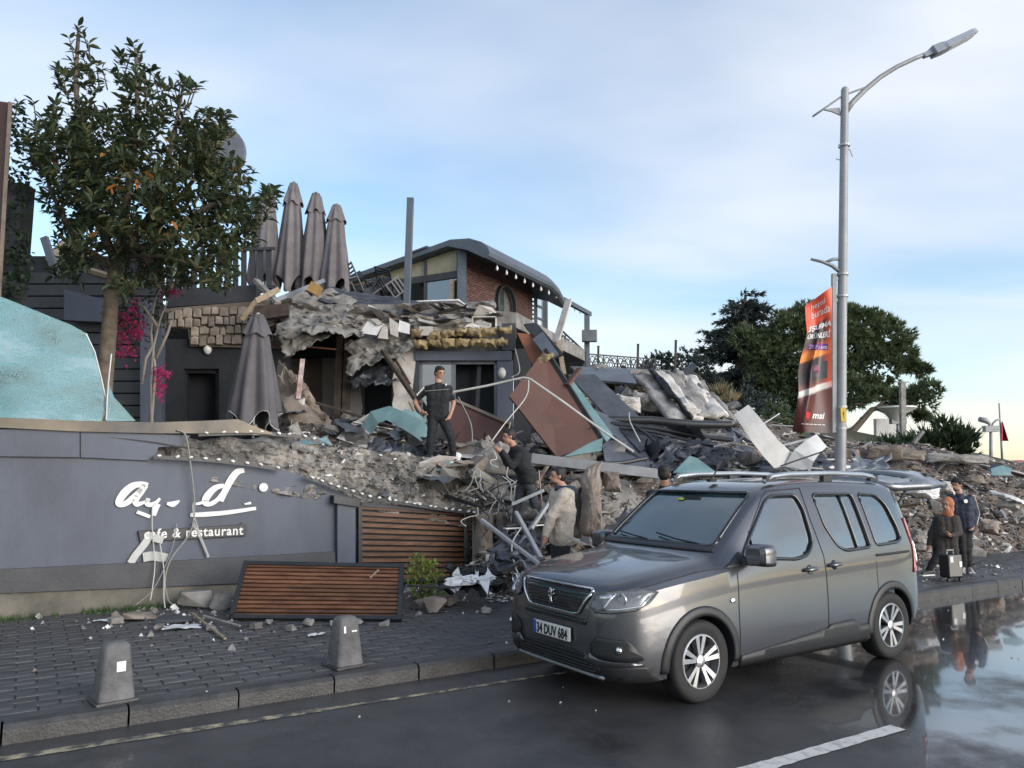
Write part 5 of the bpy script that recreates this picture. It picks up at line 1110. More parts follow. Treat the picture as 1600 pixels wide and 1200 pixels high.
for i, (a, b_, w, m, l_) in enumerate([((1005, 596, 18.9), (1062, 668, 16.6), .55, 'concrete', 'wide grey plank of slab topping nearest the roofing sheets'), ((1028, 592, 18.9), (1086, 666, 16.8), .40, 'plaster', 'pale slab plank sliding down the collapse'), ((1052, 592, 19.2), (1105, 662, 17.0), .45, 'concrete', 'grey slab plank beside the pale one'),
                                         ((1072, 598, 19.2), (1122, 662, 17.2), .42, 'plaster', 'cream slab plank near the fence of the collapse'), ((1090, 606, 19.0), (1138, 664, 17.4), .3, 'concrete', 'outermost grey slab plank of the collapse'), ((1018, 590, 18.7), (1080, 664, 16.5), .09, 'black', 'black strip standing in for the shaded gap between the slab planks')]):  # last entry is no plank: shade of the gap added as a black strip
    A_, B_ = P(*a), P(*b_); q = MB(); sd_ = Vector((1, .25, 0)).normalized(); n_ = 16
    q.grid(lambda x, y: A_.lerp(B_, y) + sd_*((x-.5)*w*(1+.25*fbm((y*4, i, 1)))) + Vector((0, -.05, .12))*(fbm((x*2+i, y*5, 2)))*.8 + Vector((0, 0, .12)), 5, n_)
    o = q.build('slab_plank', m, smooth=30); so = o.modifiers.new('t', 'SOLIDIFY'); so.thickness = .09; tag(o, l_, 'slab')
bf = thing('bar_fence', 'short dark bar fence left standing above the collapse', 'fence', P(1080, 615, 21))
for i in range(9):
    q = MB(); u = 1073+i*2.7; q.bar(P(u, 612+i*1.1, 21), P(u, 574+i*2.0, 21), .03, .03); q.build('bar', 'dark_metal', bf)
q = MB(); q.bar(P(1071, 574, 21), P(1097, 592, 21), .05, .05); q.build('rail', 'dark_metal', bf)
# bundle of black pipes and gutters
for i, (a, b_, r0, l_) in enumerate([((945, 656, 15.6), (1142, 664, 15.9), .085, 'thick black pipe across the collapse, uppermost of the bundle'), ((955, 662, 15.4), (1146, 688, 15.4), .05, 'black gutter pipe crossing below the thick one'), ((968, 668, 15.2), (1120, 694, 15.2), .035, 'slender dark pipe under the gutter pipe'),
                                     ((935, 668, 15.0), (1010, 726, 14.4), .05, 'dark pipe slanting down to the steel beam'), ((990, 664, 15.1), (1055, 716, 14.6), .03, 'thin black rod slanting through the wreck'), ((1010, 735, 14.0), (1135, 742, 14.2), .05, 'dark tube lying just above the car roof'), ((880, 735, 13.2), (1010, 716, 13.9), .04, 'dark profile lying across the roofing sheets')]):
    A_, B_ = P(*a), P(*b_); q = MB(); q.tube([A_, A_.lerp(B_, .35)+Vector((0, 0, .03)), A_.lerp(B_, .7)+Vector((0, 0, -.02)), B_], r0, 9); tag(q.build('black_pipe', 'dark_metal', smooth=50), l_, 'pipe')
for i in range(22):
    u = rr.uniform(930, 1290); v = rr.uniform(672, 738); D = 14.6+rr.uniform(-.3, .5)+(738-v)*.02; L_ = rr.uniform(30, 95); a = rr.gauss(.12, .35)
    q = MB(); q.bar(P(u, v, D), P(u+L_*math.cos(a), v+L_*math.sin(a)*.6, D+rr.uniform(-.3, .3)), rr.uniform(.03, .09), rr.uniform(.02, .05)); m = rr.choice(['dark_metal', 'charcoal', 'galv', 'grey_metal', 'dark_metal', 'cable_white'])
    nm = {'dark_metal': 'dark metal', 'charcoal': 'charcoal', 'galv': 'bare metal', 'grey_metal': 'blue-grey metal', 'cable_white': 'white'}[m]
    tag(q.build('twisted_profile', m), f'{nm} profile in the tangle behind the parked van roof', 'profile', f'{nm} profiles behind the van roof')
for i, (px4, D4, m, l_) in enumerate([([(1015, 732), (1075, 735), (1080, 700), (1050, 690)], (14.2, 14.2, 14.9, 14.9), 'sheet_dark', 'blue-grey crumpled sheet above the van roof beside the teal glass'), ([(1085, 738), (1150, 742), (1140, 705), (1090, 700)], (14.1, 14.1, 14.8, 14.9), 'charcoal', 'black crumpled cover above the van roof'),
                                      ([(1020, 700), (1130, 715), (1120, 690), (1040, 680)], (14.8, 14.8, 15.3, 15.3), 'sheet_dark', 'dark folded sheet under the pipe bundle'), ([(1180, 740), (1300, 740), (1290, 712), (1190, 715)], (14.3, 14.3, 15, 15), 'sheet_dark', 'dark buckled sheet below the white panel'),
                                      ([(760, 892), (848, 890), (846, 840), (778, 832)], (10.9, 10.9, 11.5, 11.5), 'sheet_dark', 'curved dark grey sheet lying behind the beige-jacketed man'), ([(1320, 735), (1400, 745), (1390, 715), (1330, 712)], (15.5, 15.5, 16.4, 16.4), 'grey_metal', 'buckled grey sheet beyond the street lamp'),
                                      ([(560, 745), (640, 742), (650, 700), (572, 690)], (13.0, 13.0, 13.6, 13.6), 'sheet_dark', 'dark sheet draped on the torn concrete core'), ([(648, 722), (700, 728), (690, 690), (660, 684)], (13.1, 13.1, 13.6, 13.6), 'charcoal', 'charcoal sheet under the feet of the standing man')]):
    sheet(px4, D4, m, l_, .16, 40+i*3.3, nu=22, nv=14, fold=2.0)
# white bent sheets
def bent(name, label, spine, w, D, m='white_sheet', tw=.0):
    q = MB(); pts = [P(u, v, D+dd) for u, v, dd in spine]; n = len(pts)
    vs = []
    for i, p in enumerate(pts):
        d = (pts[min(i+1, n-1)]-pts[max(i-1, 0)]).normalized(); s_ = d.cross(Vector((0, 1, 0))).normalized(); s_ = (s_ + Vector((0, tw, 0))).normalized()*(w[i] if isinstance(w, list) else w)*.5; vs += [p-s_, p+s_]
    q.add(vs, [(2*i, 2*i+2, 2*i+3, 2*i+1) for i in range(n-1)]); o = q.build(name, m, smooth=True); so = o.modifiers.new('t', 'SOLIDIFY'); so.thickness = .012; o.data.polygons.foreach_set('use_smooth', [False]*len(o.data.polygons)); return tag(o, label, 'sheet')
bent('bent_white_sheet', 'long white metal sheet bent upward out of the wreck', [(1158, 640, 0), (1172, 658, -.05), (1188, 680, -.05), (1206, 702, 0), (1226, 722, .1), (1246, 744, .2)], [.34, .37, .40, .42, .45, .48], 14.4)
bent('bent_white_sheet', 'second white sheet curling up towards the banner', [(1240, 748, 0), (1246, 732, -.1), (1256, 712, -.15), (1270, 698, -.1), (1284, 688, 0)], [.5, .46, .4, .34, .3], 14.5, tw=.4)
rod('steel_rod', 'thin steel rod crossing the two white sheets', [(1220, 728, 14.0), (1290, 704, 14.0)], .014, 'dark_metal'); rod('steel_rod', 'short steel rod above the van roof rail', [(1228, 742, 13.9), (1262, 734, 13.9)], .014, 'dark_metal')
rod('thin_bar', 'thin pale bar slanting up right of the long white sheet', [(1115, 698, 14.6), (1150, 690, 14.6), (1218, 646, 14.9)], .014, 'galv')
rod('bent_rebar', 'thin rod bent at the edge of the collapsed slab', [(1118, 588+30, 17.5), (1135, 640, 17.2), (1150, 660, 17)], .018, 'galv')
# teal glass, larger pieces
bent('teal_glass_sheet', 'curved teal glass sheet draped over the rubble beside the standing man', [(572, 672, .1), (585, 652, 0), (606, 645, 0), (630, 656, -.1), (652, 668, -.15), (668, 682, -.2)], [.30, .32, .30, .32, .34, .3], 14.0, 'teal_shard', .5)
bent('teal_glass_sheet', 'teal glass flap behind the knees of the standing man', [(628, 645, 0), (645, 652, 0), (662, 664, 0)], [.2, .26, .2], 14.3, 'teal_shard', .4)
for pts, l_ in (([(880, 714, 13.4), (940, 704, 13.4), (942, 684, 13.5), (925, 690, 13.5)], 'pale teal glass corner below the brown panel'), ([(1052, 738, 13.9), (1122, 740, 13.9), (1090, 716, 14.2), (1078, 712, 14.2)], 'teal glass fragment above the van roof'), ([(440, 698, 12.7), (510, 690, 12.7), (478, 686, 12.9)], 'teal glass sliver on the torn wall edge'), ([(495, 686, 12.8), (520, 696, 12.8), (510, 682, 13.0)], 'small teal glass tip on the torn wall edge'), ([(1550, 742, 18), (1578, 742, 18), (1582, 732, 18.2), (1566, 727, 18.3), (1548, 732, 18.2)], 'turquoise plastic piece on the crest of the earth heap'), ([(678, 735, 12.9), (704, 732, 12.9), (702, 716, 13.1), (676, 718, 13.1)], 'teal glass piece by the shoe of the standing man')):
    plate('teal_fragment', l_, pts, .025, 'teal_shard', 'glass')
# broken concrete columns and window frames in the middle
lump('broken_column', 'upright broken tan concrete column behind the beige-jacketed man', [(905, 838), (940, 840), (938, 722), (920, 728), (908, 745)], 12.0, 'concrete_tan', .45, .08, 4, 'column')
lump('broken_column', 'shorter rough concrete stump beside the broken column', [(868, 840), (908, 842), (906, 762), (884, 770), (874, 735), (866, 760)], 12.2, 'concrete_tan', .4, .1, 6, 'column')
lump('concrete_boulder', 'mossy grey concrete block below the climbing man', [(806, 812), (856, 815), (850, 785), (815, 780)], 12.1, 'concrete', .4, .06, 8)
lump('concrete_boulder', 'tan block under the right end of the gate', [(742, 870), (768, 872), (770, 800), (744, 802)], 12.5, 'concrete_tan', .35, .06, 12)
lump('rounded_slab', 'big pale rounded slab behind the climbing man', [(752, 742), (818, 744), (812, 702), (780, 690), (756, 708)], 13.3, 'concrete', .3, .04, 15)
lump('concrete_boulder', 'flat tan block right of the broken column', [(942, 768), (968, 770), (966, 738), (944, 736)], 12.3, 'concrete_tan', .3, .06, 18)
for a, b_, l_ in (((752, 812, 11.6), (846, 884, 10.9), 'silver window frame bar sloping down to the pavement'), ((812, 852, 11.4), (868, 770, 11.9), 'silver window frame bar crossing upward behind the climbing man'), ((800, 788, 11.8), (850, 766, 11.8), 'silver window frame bar under the climbing man'), ((806, 800, 11.7), (845, 872, 11.0), 'dark window frame bar crossing the silver ones'), ((868, 832, 11.2), (905, 846, 11.2), 'silver bar end beside the beige-jacketed man')):
    beam('frame_bar', l_, a, b_, .06, .05, 'galv' if 'silver' in l_ else 'dark_metal', 'frame')
for i in range(26):
    u = rr.uniform(740, 850); v = rr.uniform(690, 800); D = 12.3 + (800-v)*.008; pts = [P(u, v, D)]
    for k in range(4): u += rr.uniform(-14, 14); v += rr.uniform(2, 20); pts.append(P(u, v, D-.05*k))
    m = rr.choice(['cable_white', 'cable_white', 'cable_grey', 'cable_black', 'rust']); nm = {'cable_white': 'white', 'cable_grey': 'grey', 'cable_black': 'black', 'rust': 'rusty'}[m]
    cable(pts, .009, m, f'{nm} wire tangled in the rubble by the climbing man', 'tangled_wire', f'{nm} wires by the climbing man')
for pts, m, l_ in (([(768, 690, 13), (790, 660, 13.3), (822, 620, 13.8), (826, 592, 14)], 'cable_white', 'white cable rising to the corner of the brown panel'), ([(1000, 690, 13.5), (985, 660, 14), (983, 645, 14.2)], 'cable_white', 'short white wire standing up before the roofing sheets'), ([(716, 620, 14.5), (735, 660, 14.3), (738, 690, 14)], 'cable_grey', 'thin wire dangling over the low brown panel'), ([(805, 545, 16), (812, 580, 15.6), (800, 590, 15.6), (826, 596, 15.2)], 'cable_white', 'white wires looping at the dark pier'), ([(850, 812, 12), (845, 770, 12), (842, 735, 12.2)], mat('pinkwire', (.5, .3, .26), .6), 'pinkish wire standing beside the climbing man'), ([(818, 820, 11.5), (800, 850, 11.2), (805, 885, 10.9), (812, 900, 10.7)], 'cable_white', 'white wire hanging over the dark grey sheet')):
    cable([P(*p) for p in pts], .012, m, l_)
for k, (px, D, m, l_) in enumerate([([(1352, 716), (1440, 722), (1444, 706), (1400, 696), (1356, 698)], 18.3, 'concrete_tan', 'long tan slab edge on the crest beyond the street lamp'), ([(1448, 722), (1545, 726), (1540, 712), (1450, 708)], 19.0, 'concrete', 'long grey beam along the crest below the juniper'),
        ([(1412, 772), (1462, 780), (1468, 764), (1430, 752), (1415, 758)], 16.4, 'white_scrap', 'white crumpled sheet on the heap behind the tailgate'), ([(1504, 752), (1540, 758), (1536, 744), (1512, 743)], 17.6, 'concrete_tan', 'flat tan block right of the beanie'), ([(1470, 768), (1492, 774), (1494, 756), (1474, 752)], 16.8, 'plaster', 'pale panel leaning behind the woman'),
        ([(1420, 845), (1446, 850), (1448, 832), (1428, 826)], 15.3, 'concrete', 'pale stone lump on the heap foot behind the woman'), ([(1530, 830), (1560, 838), (1556, 815), (1534, 812)], 16.3, 'concrete_tan', 'broad tan lump beside the man in navy'), ([(1420, 862), (1452, 864), (1452, 850), (1420, 850)], 14.9, 'concrete', 'squared kerb-like block at the heap foot'), ([(1560, 790), (1590, 800), (1588, 784), (1566, 780)], 17.6, 'plaster', 'cream block high on the heap right of the pair'), ([(1545, 770), (1600, 790), (1600, 784), (1548, 765)], 17.4, 'white_scrap', 'long white strip on the heap right of the pair'),
        ([(1060, 660), (1100, 662), (1095, 640), (1066, 634)], 17.0, 'plaster', 'jagged pale block among the slab planks'), ([(955, 640), (1000, 648), (998, 622), (965, 615)], 17.4, 'plaster', 'jagged white block beside the roofing sheets'), ([(985, 640), (1040, 650), (1030, 620), (990, 612)], 17.8, 'concrete', 'grey broken mass above the pipe bundle'), ([(1200, 735), (1240, 738), (1236, 722), (1206, 720)], 15.2, 'concrete_tan', 'tan lump under the white sheets'), ([(1300, 715), (1345, 720), (1340, 702), (1306, 700)], 17.2, 'concrete_tan', 'tan broken block at the foot of the banner')]):
    lump('broken_block', l_, px, D, m, .35, .09, 31+k)
# pieces on the pavement before the wall
def ground_lump(name, label, u, v, w, d, h, m, rz=0, seed=1, cat='rubble', amp=.03):
    p = G(u, v, KZ); q = MB(); r3 = random.Random(seed)
    me = hull(20, w/2, d/2, h/2, seed, .85); me.materials.append(M(m)); o = inst(me, name, None, p + Vector((0, 0, h*.42)), (r3.uniform(-.08, .08), r3.uniform(-.08, .08), rz)); return tag(bevel(o, .012), label, cat)
ground_lump('concrete_block', 'rectangular grey concrete block against the wall plinth', 304, 950, .52, .3, .27, 'concrete', SA, 3)
ground_lump('concrete_block', 'darker block tucked behind the corner of the fallen slat panel', 345, 952, .3, .25, .24, 'concrete', .4, 5)
ground_lump('brown_slab', 'flat brown slab fragment lying under the hanging wires', 222, 968, .5, .3, .1, 'concrete_tan', .3, 8)
ground_lump('dark_slab', 'dark flat slab fragment beside the concrete block', 275, 972, .5, .3, .09, 'plinth', .2, 9)
for u, v, s_, l_ in ((680, 955, .3, 'brown rubble lump at the root of the lime shrub'), (700, 945, .24, 'smaller brown lump behind the lime shrub'), (655, 950, .2, 'brown clod at the corner of the fallen panel')): ground_lump('earth_lump', l_, u, v, s_*1.3, s_, s_*.7, 'concrete_tan', 1.1, int(u))
for u, v, s_ in ((400, 982, .12), (455, 985, .10), (480, 978, .13), (520, 978, .1), (250, 985, .12), (330, 985, .1), (560, 975, .1), (600, 978, .12), (180, 975, .14), (760, 958, .12), (420, 975, .09)): 
    o = ground_lump('stone_crumb', 'fist-sized dark crumb on the pavement below the fallen panel and wall', u, v, s_*1.3, s_, s_*.7, 'concrete', u, int(u)+int(v)); o['group'] = 'crumbs along the wall foot'
def flat_scrap(u, v, w, d, rz, m, label, group=None):
    q = MB(); se = rr.random()*40; q.grid(lambda a, b: Vector(((a-.5)*w*(1+.3*fbm((b*3, se, 0))), (b-.5)*d*(1+.3*fbm((a*3, se, 4))), .015+.03*abs(fbm((a*3, b*3, se))))), 8, 6); o = q.build('paper_scrap', m, smooth=True)
    o.location = G(u, v, KZ+.006); o.rotation_euler = (0, 0, rz); return tag(o, label, 'scrap', group)
flat_scrap(285, 980, .40, .22, .3, 'white_scrap', 'white crumpled sheet on the pavement under the name board')
flat_scrap(165, 970, .22, .12, .1, 'white_scrap', 'small white scrap on the pavement by the grass strip')
flat_scrap(494, 992, .2, .08, .5, 'white_scrap', 'white strip on the pavement between bollard and fallen panel')
flat_scrap(730, 908, .5, .3, .2, 'white_scrap', 'crumpled white banner cloth beside the lime shrub')
for k in range(26):
    flat_scrap(rr.uniform(755, 822), rr.uniform(928, 942), .07, .05, rr.uniform(0, 3), 'white_scrap', 'white paper snippet on the pavement before the van bumper', 'snippets before the van')
beam('thin_lath', 'thin lath lying on the pavement beside the concrete block', (300, 958, G(300, 958, KZ+.05).y), (352, 998, G(352, 998, KZ+.02).y), .03, .02, 'timber', 'lath')
beam('thin_lath', 'pale lath pointing at the lower corner of the fallen panel', (318, 962, G(318, 962, KZ+.05).y), (375, 978, G(375, 978, KZ+.03).y), .03, .02, 'concrete', 'lath')
bk_ = thing('black_bundle', 'black and white bundle of torn banner lying behind the lime shrub', 'debris', G(735, 925, KZ))
q = crumple([(690, 925), (790, 922), (780, 890), (700, 885)], (10.3, 10.3, 10.8, 10.8), .13, 77, 24, 16); q.build('cloth', 'black', bk_, smooth=50)
q = crumple([(705, 915), (768, 915), (762, 900), (710, 898)], (10.22, 10.22, 10.5, 10.5), .12, 83, 18, 8, tear=.1); q.build('print', 'white_scrap', bk_, smooth=50)
beam('dark_lath', 'dark lath lying across the lime shrub', (636, 915, 10.0), (712, 918, 9.9), .04, .03, 'dark_metal', 'lath')
rod('pale_chip', 'pale splinter stuck on the fallen slat panel', [(578, 903, 9.7), (592, 890, 9.75)], .012, 'timber', 'splinter')

# ============================================================ parasols, tables and chairs
def parasol(name, label, u, vt, vb, D, m, group=None, wtop=.09, wbot=.36, seed=1, pole=True, flare=1.0):
    top = P(u, vt, D); bot = P(u, vb, D); H_ = (top-bot).z; o = thing(name, label, 'parasol', (bot.x, bot.y, bot.z), group=group); g_ = random.Random(seed)
    def R_(a, f):   # f 0 bottom .. 1 top
        w = (wtop + (wbot-wtop)*(1-f)**.8)*1.0; fold = 1+.20*math.sin(a*8+seed)*(1-f*.7)+.10*math.sin(a*5+seed*2+f*3); return w*fold*flare
    q = MB(); nf = 26; ns = 48; b0 = .16
    for_ = []
    def fn(a, b):
        an = 2*math.pi*a; z = b0+(1-b0)*b; hem = -.16*H_*(1-b)**3*(.5+.5*math.sin(an*4+seed)); return Vector((math.cos(an)*R_(an, b), math.sin(an)*R_(an, b), z*H_*.97 + hem))
    q.grid(fn, ns, nf); can = q.build('canopy', m, o, smooth=True, local=True); so = can.modifiers.new('t', 'SOLIDIFY'); so.thickness = .008
    q = MB(); q.grid(lambda a, b: Vector((math.cos(6.2832*a)*(wtop*.75+(wbot*.42)*(1-b))*(1+.12*math.sin(a*6.2832*8+seed)), math.sin(6.2832*a)*(wtop*.75+(wbot*.42)*(1-b))*(1+.12*math.sin(a*6.2832*8+seed)), H_*(.80+.195*b) - .02*H_*(1-b)*math.sin(a*6.2832*6))), 40, 6); q.build('vent_cap', m, o, smooth=True, local=True)
    q = MB(); q.lathe([(.045, H_*.985), (.045, H_*1.0), (.03, H_*1.012)], 10); q.build('finial', 'piping' if name == 'closed_parasol' and not group else m, o, local=True)
    q = MB(); q.tube([(0, 0, -.15 if pole else 0), (0, 0, H_*.97)], .024, 8); q.build('pole', 'galv', o, local=True)
    if not group:
        q = MB(); q.tube([fn(k/ns, 0.0)+Vector((0, 0, -.002)) for k in range(ns+1)], .011, 4); q.build('piping', 'piping', o, local=True)
    return o
pa_ = parasol('closed_parasol', 'closed dark grey parasol with pale piping standing on the terrace before the ruin', 396, 491, 672, 14.4, 'umbrella', None, .13, .44, 2)
q = MB(); q.lathe([(.24, 0), (.24, .05), (.08, .09), (.04, .2)], 14, P(398, 672, 14.4)-Vector((0, 0, .1))); q.build('base', 'galv', pa_)
for u, vt, vb, l_ in ((413, 291, 460, 'closed faded parasol half hidden by the tree crown on the upper terrace'), (453, 286, 462, 'tallest closed faded parasol on the upper terrace'), (489, 302, 462, 'closed faded parasol between the tallest one and the outermost on the terrace'), (522, 320, 462, 'closed faded parasol nearest the tall dark post')):
    parasol('closed_parasol', l_, u, vt, vb, 18.6, 'umbrella_old', 'closed parasols on the upper terrace', .12, .36, u*.1)
def cafe_table(label, px, D):
    p = P(*px, D); o = thing('cafe_table', label, 'table', p - Vector((0, 0, .7)), rr.uniform(-.2, .2), 'cafe tables on the upper terrace')
    q = MB(); q.box((0, 0, .70), (1.15, .8, .035)); bevel(q.build('table_top', 'white_paint', o, local=True), .01)
    q = MB(); q.tube([(0, 0, .03), (0, 0, .68)], .04, 8); q.build('leg', 'dark_metal', o, local=True); q = MB(); q.box((0, 0, .015), (.5, .5, .03)); q.build('foot_plate', 'dark_metal', o, local=True); return o
for px, D, l_ in (((688, 474), 19.0, 'white-topped cafe table nearest the tall dark post'), ((716, 484), 18.0, 'white-topped cafe table between the other two tables'), ((736, 495), 17.3, 'white-topped cafe table beside the white cabinet')): o = cafe_table(l_, px, D); o.rotation_euler = (rr.uniform(.04, .1), 0, rr.uniform(-.2, .2))
cb = thing('white_cabinet', 'small open white cabinet at the broken terrace edge', 'cabinet', P(757, 525, 16.9)); c = P(757, 512, 16.9)
for nm, dx, dz, sx, sz in (('side_panel', -.26, 0, .03, .42), ('side_panel', .26, 0, .03, .42), ('top_panel', 0, .21, .55, .03), ('bottom_panel', 0, -.21, .55, .03)):
    q = MB(); q.box(c+Vector((dx, 0, dz)), (sx, .4, sz)); q.build(nm, 'plaster', cb)
q = MB(); q.box(c+Vector((.1, .15, 0)), (.3, .03, .36)); q.build('back_panel', 'galv', cb)
def chair_meshes():
    root = thing('cafe_chair', 'dark metal cafe chair', 'chair', (0, 0, 0))
    q = MB(); q.box((0, 0, .45), (.42, .42, .03)); q.build('seat', 'dark_metal', root, local=True)
    for x in (-.19, .19):
        for y in (-.19, .19): q = MB(); q.bar((x, y, 0), (x, y, .45 if y < 0 else .85), .03, .03); q.build('leg', 'dark_metal', root, local=True)
    for z in (.62, .72, .82): q = MB(); q.bar((-.19, .19, z), (.19, .19, z), .02, .04); q.build('back_slat', 'dark_metal', root, local=True)
    return root
ch0 = chair_meshes(); spots = [(548, 452), (560, 446), (572, 452), (585, 448), (598, 452), (612, 450), (555, 440), (578, 438), (600, 438), (540, 456), (520, 452), (505, 448), (566, 432)]
for i, (u, v) in enumerate(spots):
    o = ch0 if i == 0 else copy_tree(ch0); o.location = P(u, v+6, 19.3+rr.uniform(-.5, .6)) - Vector((0, 0, .3)); o.rotation_euler = (rr.uniform(-1.5, 1.5), rr.uniform(-1.2, 1.2), rr.uniform(0, 6.28)); o['label'] = 'tumbled dark metal cafe chair in the pile beside the closed parasols'; o['group'] = 'tumbled chairs on the upper terrace'
# ============================================================ the parked van
mat('car_paint', (0.088, 0.090, 0.100), 0.30, metal=0.6, col2=(0.082, 0.084, 0.093), scale=2, coat=0.9, spec=0.5)
mat('car_plastic', (0.022, 0.023, 0.025), 0.5, col2=(0.018, 0.019, 0.02), scale=8)
mat('car_gloss_black', (0.012, 0.012, 0.014), 0.12, coat=0.5)
mat('chrome', (0.75, 0.75, 0.76), 0.12, metal=1.0, col2=(0.65, 0.65, 0.66))
mat('rim_silver', (0.52, 0.52, 0.53), 0.28, metal=0.8, col2=(0.42, 0.42, 0.43), scale=6)
mat('tyre', (0.018, 0.018, 0.019), 0.75, col2=(0.012, 0.012, 0.012), scale=8, bump=.2)
mat('seat_cloth', (0.045, 0.046, 0.05), 0.85); mat('red_lens', (0.42, 0.02, 0.015), 0.12, coat=.6); mat('plate_white', (0.75, 0.75, 0.72), 0.4); mat('plate_blue', (0.02, 0.09, 0.42), 0.4)
mat('lamp_inside', (0.17, 0.175, 0.18), 0.2, metal=.7); mat('rail_silver', (0.42, 0.46, 0.50), 0.35, metal=.6)
glass_mat('lens_clear', (.6, .62, .63), .04, .10)
cx = [.05, .085, .14, .25, .415, .70, 1.0, 1.16, 1.24, 1.5, 1.75, 1.95, 2.15, 2.5, 3.0, 3.7, 4.05, 4.19, 4.27, 4.32]
T = {'zb': [.36, .27, .24, .22, .21, .20, .20, .20, .20, .2, .2, .2, .2, .2, .2, .22, .26, .30, .34, .40],
     'W': [.58, .70, .775, .845, .892, .918, .924, .924, .924, .924, .924, .924, .924, .924, .924, .92, .905, .885, .86, .82],
     'zt': [.84, .92, .97, 1.01, 1.05, 1.095, 1.135, 1.16, 1.215, 1.425, 1.615, 1.735, 1.785, 1.815, 1.83, 1.815, 1.79, 1.765, 1.73, 1.66],
     'zs': [.74, .80, .85, .90, .94, .98, 1.01, 1.03, 1.04, 1.06, 1.07, 1.08, 1.085, 1.09, 1.11, 1.12, 1.12, 1.12, 1.10, 1.05],
     'wt': [.50, .60, .67, .73, .775, .80, .81, .81, .80, .765, .735, .715, .705, .70, .70, .695, .685, .675, .66, .62]}
def pchip(xs, ys, x):
    n = len(xs); h = [xs[i+1]-xs[i] for i in range(n-1)]; d = [(ys[i+1]-ys[i])/h[i] for i in range(n-1)]; m = [0]*n
    for i in range(1, n-1):
        if d[i-1]*d[i] > 0: w1 = 2*h[i]+h[i-1]; w2 = h[i]+2*h[i-1]; m[i] = (w1+w2)/(w1/d[i-1]+w2/d[i])
    m[0] = d[0]; m[-1] = d[-1]
    i = 0
    while i < n-2 and x > xs[i+1]: i += 1
    t = (x-xs[i])/h[i]; return ys[i]*(2*t**3-3*t*t+1)+h[i]*m[i]*(t**3-2*t*t+t)+ys[i+1]*(-2*t**3+3*t*t)+h[i]*m[i+1]*(t**3-t*t)
def section(x, inset=0.0, floor=None):
    g_ = {k: pchip(cx, v, x) for k, v in T.items()}; W_ = g_['W']-inset; zt = g_['zt']-inset; wt = g_['wt']-inset; zs = min(g_['zs'], zt-.06); zb_ = g_['zb'] if floor is None else floor
    ze = max(zt-.085, zs+.01); y7 = W_*.972
    h = [(W_*.55, zb_), (W_*.86, zb_+.005), (W_*.955, zb_+.04), (W_*.985, zb_+.13), (W_, zb_+(zs-zb_)*.38), (W_*1.0, zb_+(zs-zb_)*.6), (W_*.993, zb_+(zs-zb_)*.83), (y7, zs),
         (y7+(wt-y7)*.30, zs+(ze-zs)*.34), (y7+(wt-y7)*.63, zs+(ze-zs)*.68), (wt, ze), (wt-.03, zt-.045), (wt-.085, zt-.02), (wt-.20, zt-.006), (wt*.4, zt+.004)]
    return h
def loft(xs, inset=0.0, floor=None):
    q = MB(); rings = []
    for x in xs:
        h = section(x, inset, floor); ring = [(x, -y, z) for y, z in h] + [(x, 0, h[-1][1]+.003)] + [(x, y, z) for y, z in reversed(h)] + [(x, 0, h[0][1])]; rings.append(ring)
    n = len(rings[0]); vs = [p for r__ in rings for p in r__]
    fs = [(i*n+k, i*n+(k+1) % n, (i+1)*n+(k+1) % n, (i+1)*n+k) for i in range(len(xs)-1) for k in range(n)]
    fs += [tuple(range(n-1, -1, -1)), tuple((len(xs)-1)*n+k for k in range(n))]
    q.add(vs, fs); return q
xs = sorted(set([.05, .067, .085, .11, .14, .17, .21, .25, .29, .34, .415, .5, .6, .7, .8, .9, 1.0, 1.08, 1.16, 1.2, 1.24] + [round(1.3+.07*i, 3) for i in range(42)] + [4.23, 4.27, 4.30, 4.32]))
xs = [x for x in xs if x <= 4.32]
car = thing('parked_van', 'dark grey high-roofed passenger van parked at the kerb with its tailgate raised', 'van')
CA = SA+R(1.2); fw = G(1095, 1101); cd_ = Vector((math.cos(CA), math.sin(CA), 0)); cn_ = Vector((-math.sin(CA), math.cos(CA), 0))
car.location = fw - cd_*.87 + cn_*.90; car.rotation_euler = (0, 0, CA)
bodyq = loft(xs)
def fixn(me):
    b = bmesh.new(); b.from_mesh(me); bmesh.ops.recalc_face_normals(b, faces=b.faces); b.to_mesh(me); b.free()
bm0 = bodyq.mesh('body', 'car_paint'); fixn(bm0); bvh = BVHTree.FromPolygons([v.co for v in bm0.vertices], [tuple(p.vertices) for p in bm0.polygons])
tmp = bpy.data.objects.new('body', bm0); COL.objects.link(tmp)
def cutter(poly, axis, a, b_):
    q = MB(); n = len(poly); f = (lambda p, t: (p[0], t, p[1])) if axis == 'Y' else (lambda p, t: (t, p[0], p[1]))
    q.add([f(p, a) for p in poly]+[f(p, b_) for p in poly], [tuple(range(n)), tuple(range(2*n-1, n-1, -1))]+[(i, (i+1) % n, (i+1) % n+n, i+n) for i in range(n)]); return q
def rounded(poly, r_=.05, n=4):
    o = []; m = len(poly)
    for i in range(m):
        p0, p1, p2 = Vector(poly[i-1]), Vector(poly[i]), Vector(poly[(i+1) % m]); a = p1+(p0-p1).normalized()*min(r_, (p0-p1).length*.45); b = p1+(p2-p1).normalized()*min(r_, (p2-p1).length*.45)
        for k in range(n+1): t = k/n; o.append(tuple(a*(1-t)**2+p1*2*t*(1-t)+b*t*t))
    return o
cab = loft([x for x in xs if 1.25 < x < 4.22], .05, .42)
W1 = rounded([(1.47, 1.14), (1.98, 1.63), (2.10, 1.675), (2.44, 1.68), (2.50, 1.55), (2.50, 1.24), (2.38, 1.12), (2.20, 1.09)], .06)
